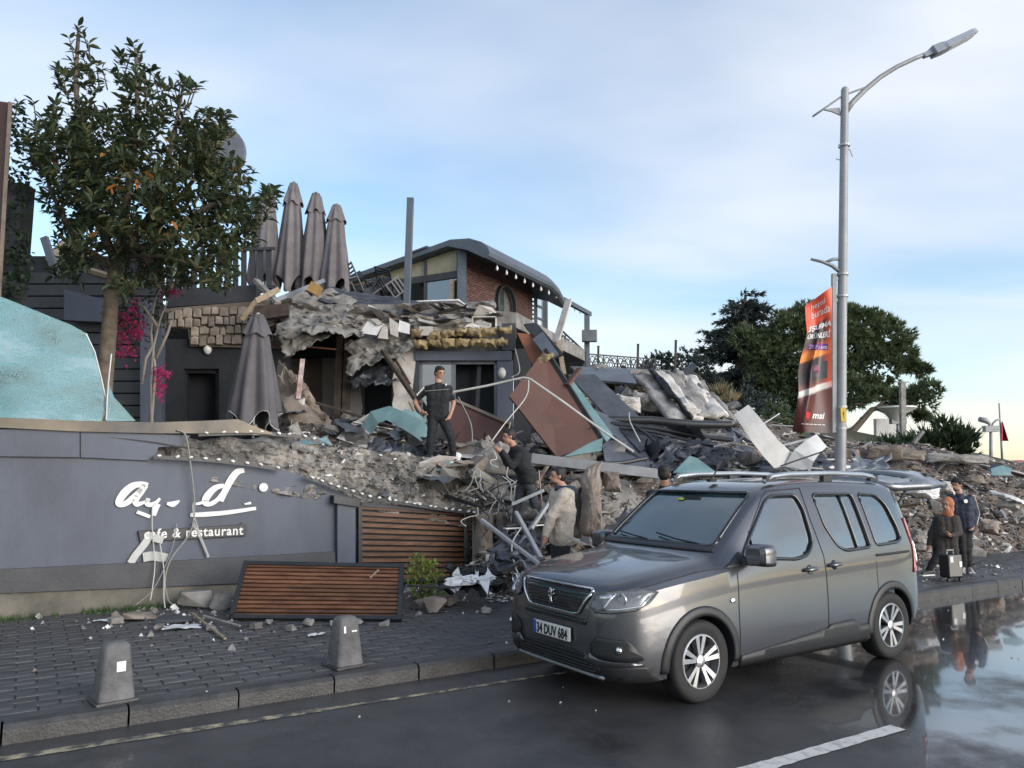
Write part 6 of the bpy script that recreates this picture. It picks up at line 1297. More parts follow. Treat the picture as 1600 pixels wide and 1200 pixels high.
W2 = rounded([(2.70, 1.68), (3.36, 1.675), (3.40, 1.14), (2.98, 1.125), (2.86, 1.17), (2.74, 1.36)], .06)
W3 = rounded([(3.47, 1.675), (3.80, 1.655), (3.92, 1.56), (4.00, 1.30), (4.00, 1.20), (3.93, 1.165), (3.50, 1.15)], .06)
WS = rounded([(-.70, 1.235), (.70, 1.235), (.635, 1.70), (-.635, 1.70)], .06)
def circ(c, z, r_, n=36): return [(c+r_*math.cos(2*math.pi*k/n), z+r_*math.sin(2*math.pi*k/n)) for k in range(n)]
WHX, WR = (.90, 3.685), .335
boolean(tmp, cab)
for w in (W1, W2, W3): boolean(tmp, cutter(w, 'Y', -1.3, 1.3))
boolean(tmp, cutter(WS, 'X', .95, 2.02))
for c in WHX:
    for a, b_ in ((-1.3, -.60), (.60, 1.3)): boolean(tmp, cutter(circ(c, WR+.01, .385), 'Y', a, b_))
boolean(tmp, cutter([(-.66, .55), (.66, .55), (.60, 1.68), (-.60, 1.68)], 'X', 4.08, 4.6))
me = tmp.data; me.materials.clear(); me.materials.append(M('car_paint')); me.materials.append(M('interior'))
for p in me.polygons:
    p.use_smooth = True; c = p.center
    h = section(min(max(c.x, .05), 4.32)); W_ = max(e[0] for e in h)
    hit_, nn_, _, dist = bvh.find_nearest(c); p.material_index = 1 if dist > .012 else 0
me.set_sharp_from_angle(angle=R(32))
body = bpy.data.objects.new('body', me); COL.objects.link(body); body.parent = car; bpy.data.objects.remove(tmp)
# projected patches on the body skin
def cast(mode, a, b_):
    if mode == 'F': o, d = Vector((-2, a, b_)), Vector((1, 0, 0))
    elif mode == 'N': o, d = Vector((a, -3, b_)), Vector((0, 1, 0))
    elif mode == 'T': o, d = Vector((a, b_, 4)), Vector((0, 0, -1))
    elif mode == 'W': o, d = Vector((a, 3, b_)), Vector((0, -1, 0))
    h = bvh.ray_cast(o, d)
    if h[0] is None: h = bvh.find_nearest(o + d*(2.0 if mode == 'F' else 2.1))
    return h[0], (h[1] if h[1].dot(d) < 0 else -h[1])
def patch(name, m, mode, poly, off=.004, th=.006, cell=.05, parent=None, smooth=40):
    b = bmesh.new(); vs = [b.verts.new((p[0], p[1], 0)) for p in poly]; b.faces.new(vs)
    for ax in (0, 1):
        lo_ = min(p[ax] for p in poly); hi_ = max(p[ax] for p in poly); k = math.ceil(lo_/cell)*cell
        while k < hi_:
            bmesh.ops.bisect_plane(b, geom=b.verts[:]+b.edges[:]+b.faces[:], plane_co=(k, 0, 0) if ax == 0 else (0, k, 0), plane_no=(1, 0, 0) if ax == 0 else (0, 1, 0)); k += cell
    q = MB(); idx_ = {}
    for v in b.verts: l_, n_ = cast(mode, v.co.x, v.co.y); idx_[v] = len(q.v); q.v.append(tuple(l_ + n_*off))
    for f in b.faces: q.f.append(tuple(idx_[v] for v in f.verts)); q.mi.append(0)
    b.free(); me_ = q.mesh(name, m, smooth); fixn(me_); o = bpy.data.objects.new(name, me_); COL.objects.link(o); o.parent = parent or car
    if th: s_ = o.modifiers.new('t', 'SOLIDIFY'); s_.thickness = th; s_.offset = 0
    return o
def seam(name, m, mode, pts, r_=.005, parent=None, off=.0, dens=.06, seg=5):
    out_ = []
    for i in range(len(pts)-1):
        a, b_ = Vector(pts[i]), Vector(pts[i+1]); n = max(1, int((b_-a).length/dens))
        for k in range(n): p = a.lerp(b_, k/n); l_, n_ = cast(mode, p.x, p.y); out_.append(l_+n_*off)
    l_, n_ = cast(mode, *pts[-1]); out_.append(l_+n_*off); q = MB(); q.tube(out_, r_, seg); return q.build(name, m, parent or car, smooth=True, local=True)
def mir(poly): return [(-a, b) for a, b in poly]
for md, sgn in (('N', -1), ('W', 1)):
    for nm, w in (('door_window', W1), ('sliding_window', W2), ('quarter_window', W3)):
        g_ = patch(nm, 'car_glass', md, [(a + (.01 if False else 0), b) for a, b in w], -.018, .004, .04)
        seam('window_seal', 'car_gloss_black', md, w+[w[0]], .018, g_, -.004, .03, 8)
    seam('window_bar', 'car_gloss_black', md, [(1.66, 1.10), (1.66, 1.36)], .014, None, -.006); seam('window_bar', 'car_gloss_black', md, [(3.18, 1.12), (3.14, 1.68)], .016, None, -.006)
    seam('door_seam', 'black', md, [(1.36, .28), (1.345, .70), (1.36, 1.02), (1.42, 1.10), (1.96, 1.66), (2.06, 1.715), (2.55, 1.735)], .0055); seam('door_seam', 'black', md, [(2.60, .25), (2.60, 1.10), (2.55, 1.45), (2.545, 1.735)], .006)
    seam('door_seam', 'black', md, [(3.44, .62), (3.44, 1.0)], .004); seam('slide_rail', 'black', md, [(3.46, 1.055), (4.10, 1.06)], .014)
    seam('hood_seam', 'black', md, [(.36, .955), (.62, 1.0), (.95, 1.045), (1.22, 1.065), (1.30, 1.10)], .006)
    for c in WHX:
        q = MB()
        def arch(a_, b_):
            an = -.10+(math.pi+.20)*a_; r_ = .372+.078*b_; l_, n_ = cast(md, c+r_*math.cos(an), WR+r_*math.sin(an)); return l_+n_*(.014*math.sin(math.pi*min(1, b_*1.0+.12)))
        q.grid(arch, 40, 4); me_ = q.mesh('wheel_arch_trim', 'car_plastic', True); fixn(me_); o = bpy.data.objects.new('wheel_arch_trim', me_); COL.objects.link(o); o.parent = car; s__ = o.modifiers.new('t', 'SOLIDIFY'); s__.thickness = .012; s__.offset = 0
    patch('door_cladding', 'car_plastic', md, [(1.36, .235), (3.28, .235), (3.26, .40), (3.08, .41), (3.0, .47), (2.62, .46), (2.58, .43), (1.9, .37), (1.36, .33)], .008, .016, .07)
    for x, z in ((2.36, .985), (2.74, 1.005)):
        hd = patch('door_handle_recess', 'car_gloss_black', md, circ(x, z, .045, 14), .003, .004, .05); l_, n_ = cast(md, x, z); q = MB(); q.tube([l_+n_*.012+Vector((-.095, 0, -.005)), l_+n_*.04+Vector((-.05, 0, 0)), l_+n_*.04+Vector((.05, 0, .004)), l_+n_*.012+Vector((.10, 0, .006))], [.015, .02, .02, .015], 8); q.build('door_handle', 'car_paint', hd, smooth=True, local=True)
    l_, n_ = cast(md, 1.27, .80); q = MB(); q.lathe([(.028, 0), (.026, .012), (.01, .018)], 12, (0, 0, 0), 'Y'); q.v = [(v[0]+l_.x, l_.y+n_.y*v[1]*1.0, v[2]*.8+l_.z) for v in q.v]; q.build('side_repeater', 'chrome', car, smooth=40, local=True)
    patch('mirror_base', 'car_plastic', md, [(1.24, 1.06), (1.52, 1.085), (1.50, 1.16), (1.45, 1.19)], .006, .01, .05)
    mx_ = MB(); c = Vector((1.50, sgn*1.05, 1.17))
    q = MB()
    for k, (fx, fz, dx) in enumerate(((.62, .70, -.10), (.92, .94, -.07), (1, 1, .0), (1, 1, .05), (.94, .94, .062))):
        ring = rounded([(-.12*fx, -.085*fz), (.12*fx, -.085*fz), (.12*fx, .05*fz), (.09*fx, .10*fz), (-.10*fx, .10*fz), (-.12*fx, .06*fz)], .035, 3); q.v += [(dx, a_, z_) for a_, z_ in ring]
    nr = len(ring); q.f = [(i*nr+k, i*nr+(k+1) % nr, (i+1)*nr+(k+1) % nr, (i+1)*nr+k) for i in range(4) for k in range(nr)]+[tuple(range(nr)), tuple(4*nr+k for k in range(nr))]; q.mi = [0]*len(q.f)
    me_ = q.mesh('mirror', ['car_paint', 'car_plastic'], 40); fixn(me_)
    for p in me_.polygons: p.material_index = 1 if p.center.z < -.035 or p.center.x > .055 else 0
    o = bpy.data.objects.new('mirror', me_); COL.objects.link(o); o.parent = car; o.location = c; q = MB(); q.bar((1.46, sgn*.90, 1.11), (1.49, sgn*1.0, 1.11), .09, .05); q.build('mirror_arm', 'car_plastic', o).matrix_parent_inverse = Matrix.Translation(-c)
    # lamps at the corners (front view coordinates)
    s = sgn
    hl = [(s*.50, .80), (s*.56, .765), (s*.70, .775), (s*.83, .80), (s*.865, .86), (s*.872, .93), (s*.80, .945), (s*.66, .925), (s*.52, .90)]
    h_ = patch('headlight', 'lamp_inside', 'F', hl, .006, .01, .04); patch('lens', 'lens_clear', 'F', hl, .022, .003, .04, h_); seam('lamp_edge', 'car_gloss_black', 'F', hl+[hl[0]], .009, h_, .012)
    patch('dark_zone', 'car_gloss_black', 'F', [(s*.505, .80), (s*.56, .772), (s*.64, .775), (s*.62, .84), (s*.60, .90), (s*.525, .893)], .012, .003, .04, h_)
    patch('reflector', 'chrome', 'F', [(s*.57, .855), (s*.66, .875), (s*.66, .905), (s*.58, .89)], .016, .003, .04, h_)
    seam('daytime_strip', 'chrome', 'F', [(s*.635, .785), (s*.66, .82), (s*.67, .87), (s*.68, .91)], .012, h_, .016); seam('daytime_strip', 'chrome', 'F', [(s*.66, .79), (s*.76, .805), (s*.845, .83), (s*.86, .90)], .010, h_, .016)
    l_, n_ = cast('F', s*.765, .87); q = MB(); q.tube([l_+n_*.02+(Vector((0, 1, 0))*math.cos(k*.5236)+Vector((0, 0, 1))*math.sin(k*.5236))*.042 for k in range(13)], .008, 5, cap=False); q.build('projector_ring', 'chrome', h_, smooth=True, local=True); q = MB(); q.lathe([(.034, 0), (.026, .02), (.005, .03)], 12, (0, 0, 0), 'Y'); q.v = [(l_.x-v[1]-.01, l_.y+v[0], l_.z+v[2]) for v in q.v]; q.build('projector', 'lens_clear', h_, smooth=True, local=True)
    fp = patch('fog_lamp_pod', 'car_plastic', 'F', rounded([(s*.50, .44), (s*.50, .52), (s*.58, .575), (s*.80, .575), (s*.845, .50), (s*.86, .41), (s*.60, .405)], .03), .010, .012, .05); l_, n_ = cast('F', s*.765, .495); q = MB(); q.lathe([(.036, 0), (.03, .02), (.008, .03)], 12, (0, 0, 0), 'Y'); q.v = [(l_.x-v[1]-.012, l_.y+v[0], l_.z+v[2]) for v in q.v]; q.build('fog_lamp', 'chrome', fp, smooth=True, local=True)
    patch('pod_sill', 'rail_silver' if False else 'car_paint', 'F', [(s*.44, .375), (s*.50, .44), (s*.60, .405), (s*.84, .40), (s*.85, .375), (s*.56, .35)], .018, .014, .05)
    patch('corner_skirt', 'car_plastic', 'F', [(s*.58, .225), (s*.56, .35), (s*.84, .37), (s*.87, .355), (s*.86, .23)], .008, .012, .05)
    tl = patch('tail_light', 'red_lens', md, [(4.15, .84), (4.285, .84), (4.29, 1.12), (4.24, 1.40), (4.18, 1.40), (4.20, 1.1)], .008, .012, .04); seam('lamp_strip', 'chrome', md, [(4.23, .90), (4.24, 1.05), (4.22, 1.2)], .006, tl, .015)
    rr_ = MB(); yr = s*.615; rr_.tube([(2.12, yr, 1.80), (2.22, yr, 1.85), (2.5, yr, 1.875), (3.2, yr, 1.885), (3.75, yr, 1.87), (3.93, yr, 1.845), (4.02, yr, 1.80)], [.022, .028, .026, .025, .026, .028, .022], 8); rl = rr_.build('roof_rail', 'rail_silver', car, smooth=True, local=True)
    for x in (2.2, 3.1, 3.93): q = MB(); q.box((x, yr, 1.83), (.14, .05, .06)); q.build('rail_foot', 'car_plastic', rl, local=True)
# windscreen, front
ws = patch('windscreen', 'windscreen', 'F', WS, -.016, .005, .05); seam('screen_seal', 'car_gloss_black', 'F', WS+[WS[0]], .020, ws, -.004, .03, 8)
patch('cowl', 'car_plastic', 'F', [(-.74, 1.19), (.74, 1.19), (.72, 1.245), (-.72, 1.245)], .006, .012, .06)
for y0, y1, z1 in ((-.55, .05, 1.30), (.1, .62, 1.29)): seam('wiper', 'black', 'F', [(y0, 1.24), (y0*.5+y1*.5, 1.262), (y1, z1)], .008, None, .014)
patch('sticker', mat('sticker', (.55, .65, .05), .5), 'F', [(.10, 1.62), (.18, 1.62), (.18, 1.64), (.10, 1.64)], -.004, .002, .05)
gp = rounded([(-.50, .915), (-.47, .93), (.47, .93), (.50, .915), (.36, .735), (.30, .72), (-.30, .72), (-.36, .735)], .02, 2)
gr = patch('grille', 'car_gloss_black', 'F', gp, .006, .01, .05); seam('grille_frame', 'chrome', 'F', gp+[gp[0]], .013, gr, .012, .04)
for k in range(7):
    z = .745+k*.026; w = .31+(.47-.31)*(z-.735)/.18; seam('grille_bar', 'dark_metal', 'F', [(-w, z), (w, z)], .006, gr, .014)
em = MB(); l_, n_ = cast('F', 0, .83)
def emb(pts, r_): em.tube([Vector((l_.x-.03, a, .83+b)) for a, b in pts], r_, 5)
emb([(.012, .062), (-.005, .045), (.0, .02), (.008, -.01), (-.002, -.04), (-.012, -.062)], .008); emb([(0, .03), (-.03, .045), (-.038, .06)], .006); emb([(.0, .012), (-.03, .012), (-.042, .025)], .006); emb([(.004, -.01), (.02, -.04), (.022, -.062)], .008); emb([(.006, -.005), (.035, -.01), (.04, .02), (.03, .035)], .005); emb([(.012, .062), (.026, .05), (.012, .04)], .008)
em.build('emblem', 'chrome', gr, smooth=True, local=True)
patch('slot', 'car_gloss_black', 'F', rounded([(-.44, .645), (.44, .645), (.46, .69), (-.46, .69)], .02), .005, .008, .06)
lo = patch('lower_grille', 'car_gloss_black', 'F', rounded([(-.56, .275), (.56, .275), (.44, .43), (-.44, .43)], .03), .006, .01, .06)
for k in range(5): seam('grille_bar', 'car_plastic', 'F', [(-.52+.02*k, .295+.028*k), (.52-.02*k, .295+.028*k)], .007, lo, .012)
seam('skid_strip', 'rail_silver', 'F', [(-.60, .262), (-.5, .245), (0, .24), (.5, .245), (.60, .262)], .018, None, .008)
pl = thing('plate_tmp', 'x', 'x'); bpy.data.objects.remove(pl)
l_, n_ = cast('F', 0, .55); q = MB(); q.box((l_.x-.03, 0, .54), (.02, .52, .112)); npl = bevel(q.build('number_plate', 'plate_white', car, local=True), .004)
q = MB(); q.box((l_.x-.0415, .238, .54), (.004, .043, .108)); q.build('plate_band', 'plate_blue', npl, local=True)
vs, fs = text_geo('34 DUV 684', .115, .001, .004, space=1.0); x0 = min(v.x for v in vs); x1 = max(v.x for v in vs); k = .44/(x1-x0); h_ = max(v.y for v in vs)
q = MB(); q.add([(l_.x-.0425-v.z*.5, .205-(v.x-x0)*k, .54+(v.y-h_/2)*1.0) for v in vs], fs); struct(q.build('plate_text', 'black', npl, local=True), 'stuff')
for k in (-1, 1): pass
q = MB(); q.box((2.05, -.02, 1.81), (.09, .05, .03)); q.tube([(2.05, -.02, 1.82), (2.22, -.02, 2.02)], [.009, .004], 6); q.build('antenna', 'black', car, local=True)
# cabin
for y in (-.38, .38):
    st_ = MB(); st_.box((2.12, y, .62), (.52, .50, .16)); st = bevel(st_.build('front_seat', 'seat_cloth', car, local=True), .05, 3)
    q = MB(); q.box((2.40, y, .98), (.14, .48, .62), Matrix.Rotation(.2, 3, 'Y')); bevel(q.build('backrest', 'seat_cloth', st, local=True), .05, 3); q = MB(); q.box((2.47, y, 1.40), (.09, .26, .18), Matrix.Rotation(.1, 3, 'Y')); bevel(q.build('headrest', 'seat_cloth', st, local=True), .03, 3)
q = MB(); q.box((3.35, 0, .95), (.14, 1.25, .7), Matrix.Rotation(.2, 3, 'Y')); bevel(q.build('rear_bench', 'seat_cloth', car, local=True), .05, 3)
q = MB(); q.box((1.50, 0, 1.0), (.48, 1.6, .24)); bevel(q.build('dashboard', 'car_plastic', car, local=True), .06, 3)
q = MB(); q.tube([Vector((1.80+.07*math.sin(a*.5236), -.38+.18*math.cos(a*.5236), 1.07+.17*math.sin(a*.5236))) for a in range(13)], .015, 6, cap=False); q.build('steering_wheel', 'car_plastic', car, smooth=True, local=True)
q = MB(); q.box((1.80, 0.02, 1.62), (.04, .22, .07)); q.build('inner_mirror', 'car_plastic', car, local=True)
# underside tray and wheels
q = MB(); q.box((2.2, 0, .27), (3.9, 1.35, .08)); q.build('underbody', 'car_plastic', car, local=True)
def wheel():
    w = bpy.data.objects.new('wheel', None); COL.objects.link(w); w.parent = car; w.empty_display_size = .1
    q = MB(); q.lathe([(.215, -.085), (.25, -.10), (.30, -.104), (.325, -.09), (.335, -.05), (.335, .05), (.325, .09), (.30, .104), (.25, .10), (.215, .085)], 40, (0, 0, 0), 'Y', cap=False); q.build('tyre', 'tyre', w, smooth=50, local=True)
    q = MB(); q.lathe([(.214, -.098), (.222, -.092), (.222, .06), (.2, .06), (.2, -.06), (.208, -.098), (.214, -.098)], 36, (0, 0, 0), 'Y', cap=False); rim = q.build('rim', 'rim_silver', w, smooth=40, local=True)
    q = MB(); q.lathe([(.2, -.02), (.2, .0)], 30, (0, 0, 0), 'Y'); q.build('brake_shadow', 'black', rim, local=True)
    for k in range(5):
        a = 2*math.pi*k/5+.31
        for e in (-.20, .20):
            q = MB(); d = Vector((math.cos(a+e), 0, math.sin(a+e))); s_ = Vector((-d.z, 0, d.x)); c0 = Vector((math.cos(a+e*.9), 0, math.sin(a+e*.9)))*.045
            q.add([c0-s_*.013+Vector((0, -.082, 0)), c0+s_*.013+Vector((0, -.082, 0)), d*.207+s_*.021+Vector((0, -.094, 0)), d*.207-s_*.021+Vector((0, -.094, 0)), c0-s_*.013+Vector((0, -.03, 0)), c0+s_*.013+Vector((0, -.03, 0)), d*.207+s_*.021+Vector((0, -.03, 0)), d*.207-s_*.021+Vector((0, -.03, 0))], [(0, 1, 2, 3), (7, 6, 5, 4), (0, 4, 5, 1), (1, 5, 6, 2), (2, 6, 7, 3), (3, 7, 4, 0)]); q.build('spoke', 'rim_silver', rim, local=True)
        q = MB(); q.lathe([(.011, -.092), (.011, -.07)], 8, (.066*math.cos(a+.63), 0, .066*math.sin(a+.63)), 'Y'); q.build('wheel_nut', 'dark_metal', rim, local=True)
    q = MB(); q.lathe([(.05, -.06), (.05, -.088), (.03, -.098), (.005, -.1)], 18, (0, 0, 0), 'Y'); q.build('hub_cap', 'rim_silver', rim, smooth=40, local=True)
    return w
w0 = wheel()
for i, (x, y, rz) in enumerate(((.90, -.80, 0), (3.685, -.80, 0), (.90, .80, math.pi), (3.685, .80, math.pi))):
    w = w0 if i == 0 else copy_tree(w0, car); w.parent = car; w.location = (x, y, WR); w.rotation_euler = (0, 0.5*i, rz)
# raised tailgate
tg = MB(); ta = R(7)
def tgp(l, y, z=0):   # l along the gate from hinge, z thickness
    bow = -.16*abs(y/.8)**3; l *= .86; return Vector((4.17+l*math.cos(ta), y, 1.84+l*math.sin(ta)+bow+z))
gate_out = rounded([(0, -.62), (.15, -.70), (.75, -.80), (1.12, -.80), (1.22, -.70), (1.24, 0), (1.22, .70), (1.12, .80), (.75, .80), (.15, .70), (0, .62)], .05, 2)
b = bmesh.new(); b.faces.new([b.verts.new((p[0], p[1], 0)) for p in gate_out])
for ax, ks in ((0, [.12, .25, .4, .62, .8, 1.0]), (1, [-.6, -.5, -.3, -.1, .1, .3, .5, .6])):
    for k in ks: bmesh.ops.bisect_plane(b, geom=b.verts[:]+b.edges[:]+b.faces[:], plane_co=(k, 0, 0) if ax == 0 else (0, k, 0), plane_no=(1, 0, 0) if ax == 0 else (0, 1, 0))
win = [f for f in b.faces if .12 < f.calc_center_median().x < .62 and abs(f.calc_center_median().y) < .6]; wv = [[tuple(v.co) for v in f.verts] for f in win]
bmesh.ops.delete(b, geom=win, context='FACES'); q = MB(); ix = {}
for v in b.verts: ix[v] = len(q.v); q.v.append(tuple(tgp(v.co.x, v.co.y, -.10*max(0, (v.co.x-.95)/.3)**2)))
for f in b.faces: q.f.append(tuple(ix[v] for v in f.verts)); q.mi.append(0)
b.free(); gate = q.build('tailgate', mat('gate_paint', (.20, .21, .22), .3, metal=.5, coat=.8), car, smooth=40, local=True); s_ = gate.modifiers.new('t', 'SOLIDIFY'); s_.thickness = .07; s_.offset = -1
q = MB()
for f in wv: q.add([tgp(p[0], p[1], -.02) for p in f], [tuple(range(len(f)))])
q.build('rear_window', 'car_glass', gate, local=True)
for y in (-.66, .66): q = MB(); q.tube([(4.15, y, 1.38), (4.62, y, 1.80)], .013, 6); q.build('gas_strut', 'black', gate, local=True)
q = MB(); q.box((5.09, 0, 1.86), (.2, 1.3, .05)); bevel(q.build('gate_lip', 'car_plastic', gate, local=True), .02)
# ============================================================ street lamp, banner, bollards, far things
DL = 12.9
lp_top = P(1320, 140, DL); lp_b = P(1313, 720, DL); lp_foot = lp_b + (lp_b-lp_top)*((lp_b.z-KZ)/(lp_top.z-lp_b.z))
lamp = thing('street_lamp', 'tall grey street lamp with a curved arm and flat lamp head', 'street lamp', lp_foot)
def lpt(u, v, d=0): return P(u, v, DL+d)
q = MB(); q.tube([lp_foot, lp_b, lp_b.lerp(lp_top, .5), lp_top], [.10, .092, .075, .066], 14); q.tube([lp_top, lp_top+Vector((0, 0, .04))], [.066, .04], 14); q.build('pole', 'pole_grey', lamp, smooth=50)
q = MB(); q.lathe([(.19, 0), (.19, .03), (.12, .05), (.11, .5)], 14, lp_foot); q.build('base', 'pole_grey', lamp, smooth=40)
arm = [lpt(1318, 180), lpt(1332, 160), lpt(1352, 140), lpt(1376, 120), lpt(1402, 104), lpt(1430, 91), lpt(1452, 82)]
q = MB(); q.tube(arm, [.05, .048, .045, .042, .04, .038, .036], 10); q.build('arm', 'pole_grey', lamp, smooth=True)
q = MB(); q.tube([lpt(1270, 182), lpt(1293, 166), lpt(1316, 150), lpt(1340, 141), lpt(1366, 132)], .018, 7); q.build('tie_rod', 'pole_grey', lamp, smooth=True)
q = MB(); q.slab([lpt(1314, 180), lpt(1312, 168), lpt(1298, 169), lpt(1286, 171), lpt(1300, 174)], .03); q.build('bracket', 'pole_grey', lamp)
def head_pt(l, w, h):
    a, b_ = lpt(1446, 86), lpt(1523, 51); d = (b_-a).normalized(); up = Vector((0, 0, 1)) - d*d.z; up.normalize(); sd_ = d.cross(up); return a + d*l*(b_-a).length + sd_*w + up*h
q = MB(); vs = []
for l, w, h0, h1 in ((-.05, .05, -.04, .04), (.12, .06, -.05, .06), (.13, .12, -.085, .085), (.30, .13, -.09, .075), (.36, .15, -.085, .05), (.9, .15, -.05, .055), (.98, .12, -.04, .05), (1.0, .07, -.03, .04)): vs += [head_pt(l, -w, h0), head_pt(l, w, h0), head_pt(l, w*.8, h1), head_pt(l, -w*.8, h1)]
q.add(vs, [(4*i+k, 4*i+(k+1) % 4, 4*i+4+(k+1) % 4, 4*i+4+k) for i in range(7) for k in range(4)]+[(3, 2, 1, 0), (28, 29, 30, 31)]); lh = bevel(q.build('lamp_head', mat('lamp_grey', (.30, .34, .40), .5), lamp), .015)
q = MB(); q.slab([head_pt(.42, -.11, -.085), head_pt(.9, -.11, -.058), head_pt(.9, .11, -.058), head_pt(.42, .11, -.085)], .01, (0, 0, -1)); q.build('lamp_glass', 'bulb', lh)
q = MB(); q.tube([lpt(1267, 405), lpt(1285, 409), lpt(1300, 415), lpt(1312, 424)], [.022, .03, .036, .04], 8); q.tube([lpt(1290, 410), lpt(1302, 405), lpt(1312, 405)], .028, 7); q.build('lower_arm', 'pole_grey', lamp, smooth=True)
for v in (232, 437, 471, 640, 672):
    c = lp_b.lerp(lp_top, (720-v)/580); q = MB(); q.lathe([(.098, -.02), (.098, .02)], 14, c, cap=False); q.build('band', 'galv', lamp)
q = MB(); c = lp_b.lerp(lp_top, (720-652)/580); q.box(c+Vector((.0, -.095, 0)), (.09, .02, .24)); q.build('warning_plate', mat('yellow', (.62, .42, .02), .5), lamp)
vs, fs = text_geo('!', .14, .001); q = MB(); q.add([c+Vector((v.x, -.107, v.y-.05)) for v in vs], fs); q.build('warning_mark', 'black', lamp)
q = MB(); q.tube([lpt(1322, 232), lpt(1328, 234), lpt(1332, 245)], .008, 4); q.tube([lpt(1312, 250), lpt(1306, 248)], .008, 4); struct(q.build('wire_ends', 'cable_grey', lamp), 'stuff')
# banner and its spar
DBn = DL-.05
bn = thing('advert_banner', 'red and black advertising banner hanging twisted on the street lamp', 'banner', P(1270, 677, DBn))
q = MB(); q.bar(P(1303, 676, DL), P(1303, 428, DL), .07, .07); q.build('spar', 'pole_grey', bn)
for v in (437, 470, 640, 672): q = MB(); q.bar(P(1303, v, DL), P(1316, v, DL), .03, .03); q.build('clamp', 'galv', bn)
edge = [(0, 1238, 675), (.12, 1243, 645), (.25, 1248, 615), (.40, 1247, 580), (.50, 1251, 560), (.62, 1258, 535), (.75, 1261, 518), (.85, 1259, 500), (.95, 1258, 482), (1, 1258, 478)]
def lint(t, k):
    for i in range(len(edge)-1):
        a, b_ = edge[i], edge[i+1]
        if a[0] <= t <= b_[0]: f = (t-a[0])/(b_[0]-a[0]); return a[k]+(b_[k]-a[k])*f
    return edge[-1][k]
def ban(a, b_, off=0.0):     # a 0 left..1 right (spar), b 0 bottom..1 top
    ul, vl = lint(b_, 1), lint(b_, 2); ur, vr = 1300, 677+(447-677)*b_; u = ul+(ur-ul)*a; v = vl+(vr-vl)*a
    dep = .18*math.sin(3.1*a+4.2*b_)*(1-a) + .16*math.exp(-((a-.42-.35*(b_-.5))/.10)**2)*math.sin(math.pi*min(1, b_*1.2))**1 + .05*math.sin(9*b_+5*a)*(1-a)
    return P(u, v, DBn - dep - off)
q = MB(); q.grid(lambda a, b_: ban(a, b_), 30, 60)
bm_ = bpy.data.materials.new('banner_print'); bm_.use_nodes = True; t = bm_.node_tree; pb_ = t.nodes['Principled BSDF']; pb_.inputs['Roughness'].default_value = .45; MATS['banner_print'] = bm_
uvn = t.nodes.new('ShaderNodeUVMap'); sx = t.nodes.new('ShaderNodeSeparateXYZ'); t.links.new(uvn.outputs[0], sx.inputs[0]); nzn = t.nodes.new('ShaderNodeTexNoise'); nzn.inputs['Scale'].default_value = 2.5; t.links.new(uvn.outputs[0], nzn.inputs['Vector'])
def tm(op, a, b_):
    m = t.nodes.new('ShaderNodeMath'); m.operation = op
    for i, e in enumerate((a, b_)):
        if isinstance(e, (int, float)): m.inputs[i].default_value = e
        else: t.links.new(e, m.inputs[i])
    return m.outputs[0]
vv = tm('ADD', sx.outputs['Y'], tm('MULTIPLY', tm('SUBTRACT', sx.outputs['X'], .5), -.10)); vv = tm('ADD', vv, tm('MULTIPLY', tm('SUBTRACT', nzn.outputs['Fac'], .5), .03))
rpn = t.nodes.new('ShaderNodeValToRGB'); t.links.new(vv, rpn.inputs[0]); cr = rpn.color_ramp; cr.interpolation = 'LINEAR'
stops = [(0, (.035, .015, .018)), (.09, (.10, .02, .018)), (.26, (.09, .018, .016)), (.275, (.55, .53, .50)), (.305, (.60, .58, .55)), (.315, (.16, .03, .02)), (.36, (.03, .02, .022)), (.50, (.05, .025, .03)), (.52, (.70, .24, .04)), (.57, (.66, .20, .04)), (.60, (.30, .06, .02)), (.63, (.05, .025, .02)), (.77, (.04, .02, .018)), (.79, (.70, .075, .03)), (1, (.74, .085, .035))]
cr.elements[0].position, cr.elements[0].color = stops[0][0], (*stops[0][1], 1); cr.elements[1].position, cr.elements[1].color = stops[-1][0], (*stops[-1][1], 1)
for pz, c in stops[1:-1]: e = cr.elements.new(pz); e.color = (*c, 1)
redm = t.nodes.new('ShaderNodeMix'); redm.data_type = 'RGBA'; red_f = t.nodes.new('ShaderNodeMapRange'); red_f.inputs['From Min'].default_value = .66; red_f.inputs['From Max'].default_value = .95; t.links.new(sx.outputs['X'], red_f.inputs['Value'])
band = t.nodes.new('ShaderNodeMapRange'); band.inputs['From Min'].default_value = .30; band.inputs['From Max'].default_value = .36; t.links.new(sx.outputs['Y'], band.inputs['Value'])
t.links.new(tm('MULTIPLY', tm('MULTIPLY', red_f.outputs[0], band.outputs[0]), .8), redm.inputs['Factor']); t.links.new(rpn.outputs[0], redm.inputs['A']); redm.inputs['B'].default_value = (.68, .10, .03, 1); t.links.new(redm.outputs['Result'], pb_.inputs['Base Color'])
cl = q.build('cloth', 'banner_print', bn, smooth=True)
uvl = cl.data.uv_layers.new(name='UVMap')
for lo_ in cl.data.loops: i = lo_.vertex_index; uvl.data[lo_.index].uv = ((i % 31)/30, (i//31)/60)
def ban_text(txt, a0, a1, b0, hgt, m='white_paint', bold=.0, shear=0.0, name='print_text'):
    vs, fs = text_geo(txt, 1.0, 0.0, bold, shear); x0 = min(v.x for v in vs); x1 = max(v.x for v in vs); y0 = min(v.y for v in vs); y1 = max(v.y for v in vs)
    q = MB(); q.add([ban(a0+(a1-a0)*(v.x-x0)/(x1-x0), b0+hgt*(v.y-y0)/(y1-y0), .008) for v in vs], fs); return struct(q.build(name, m, cl), 'stuff')
ban_text('hepsi', .22, .74, .895, .055); ban_text('burada', .22, .92, .835, .055)
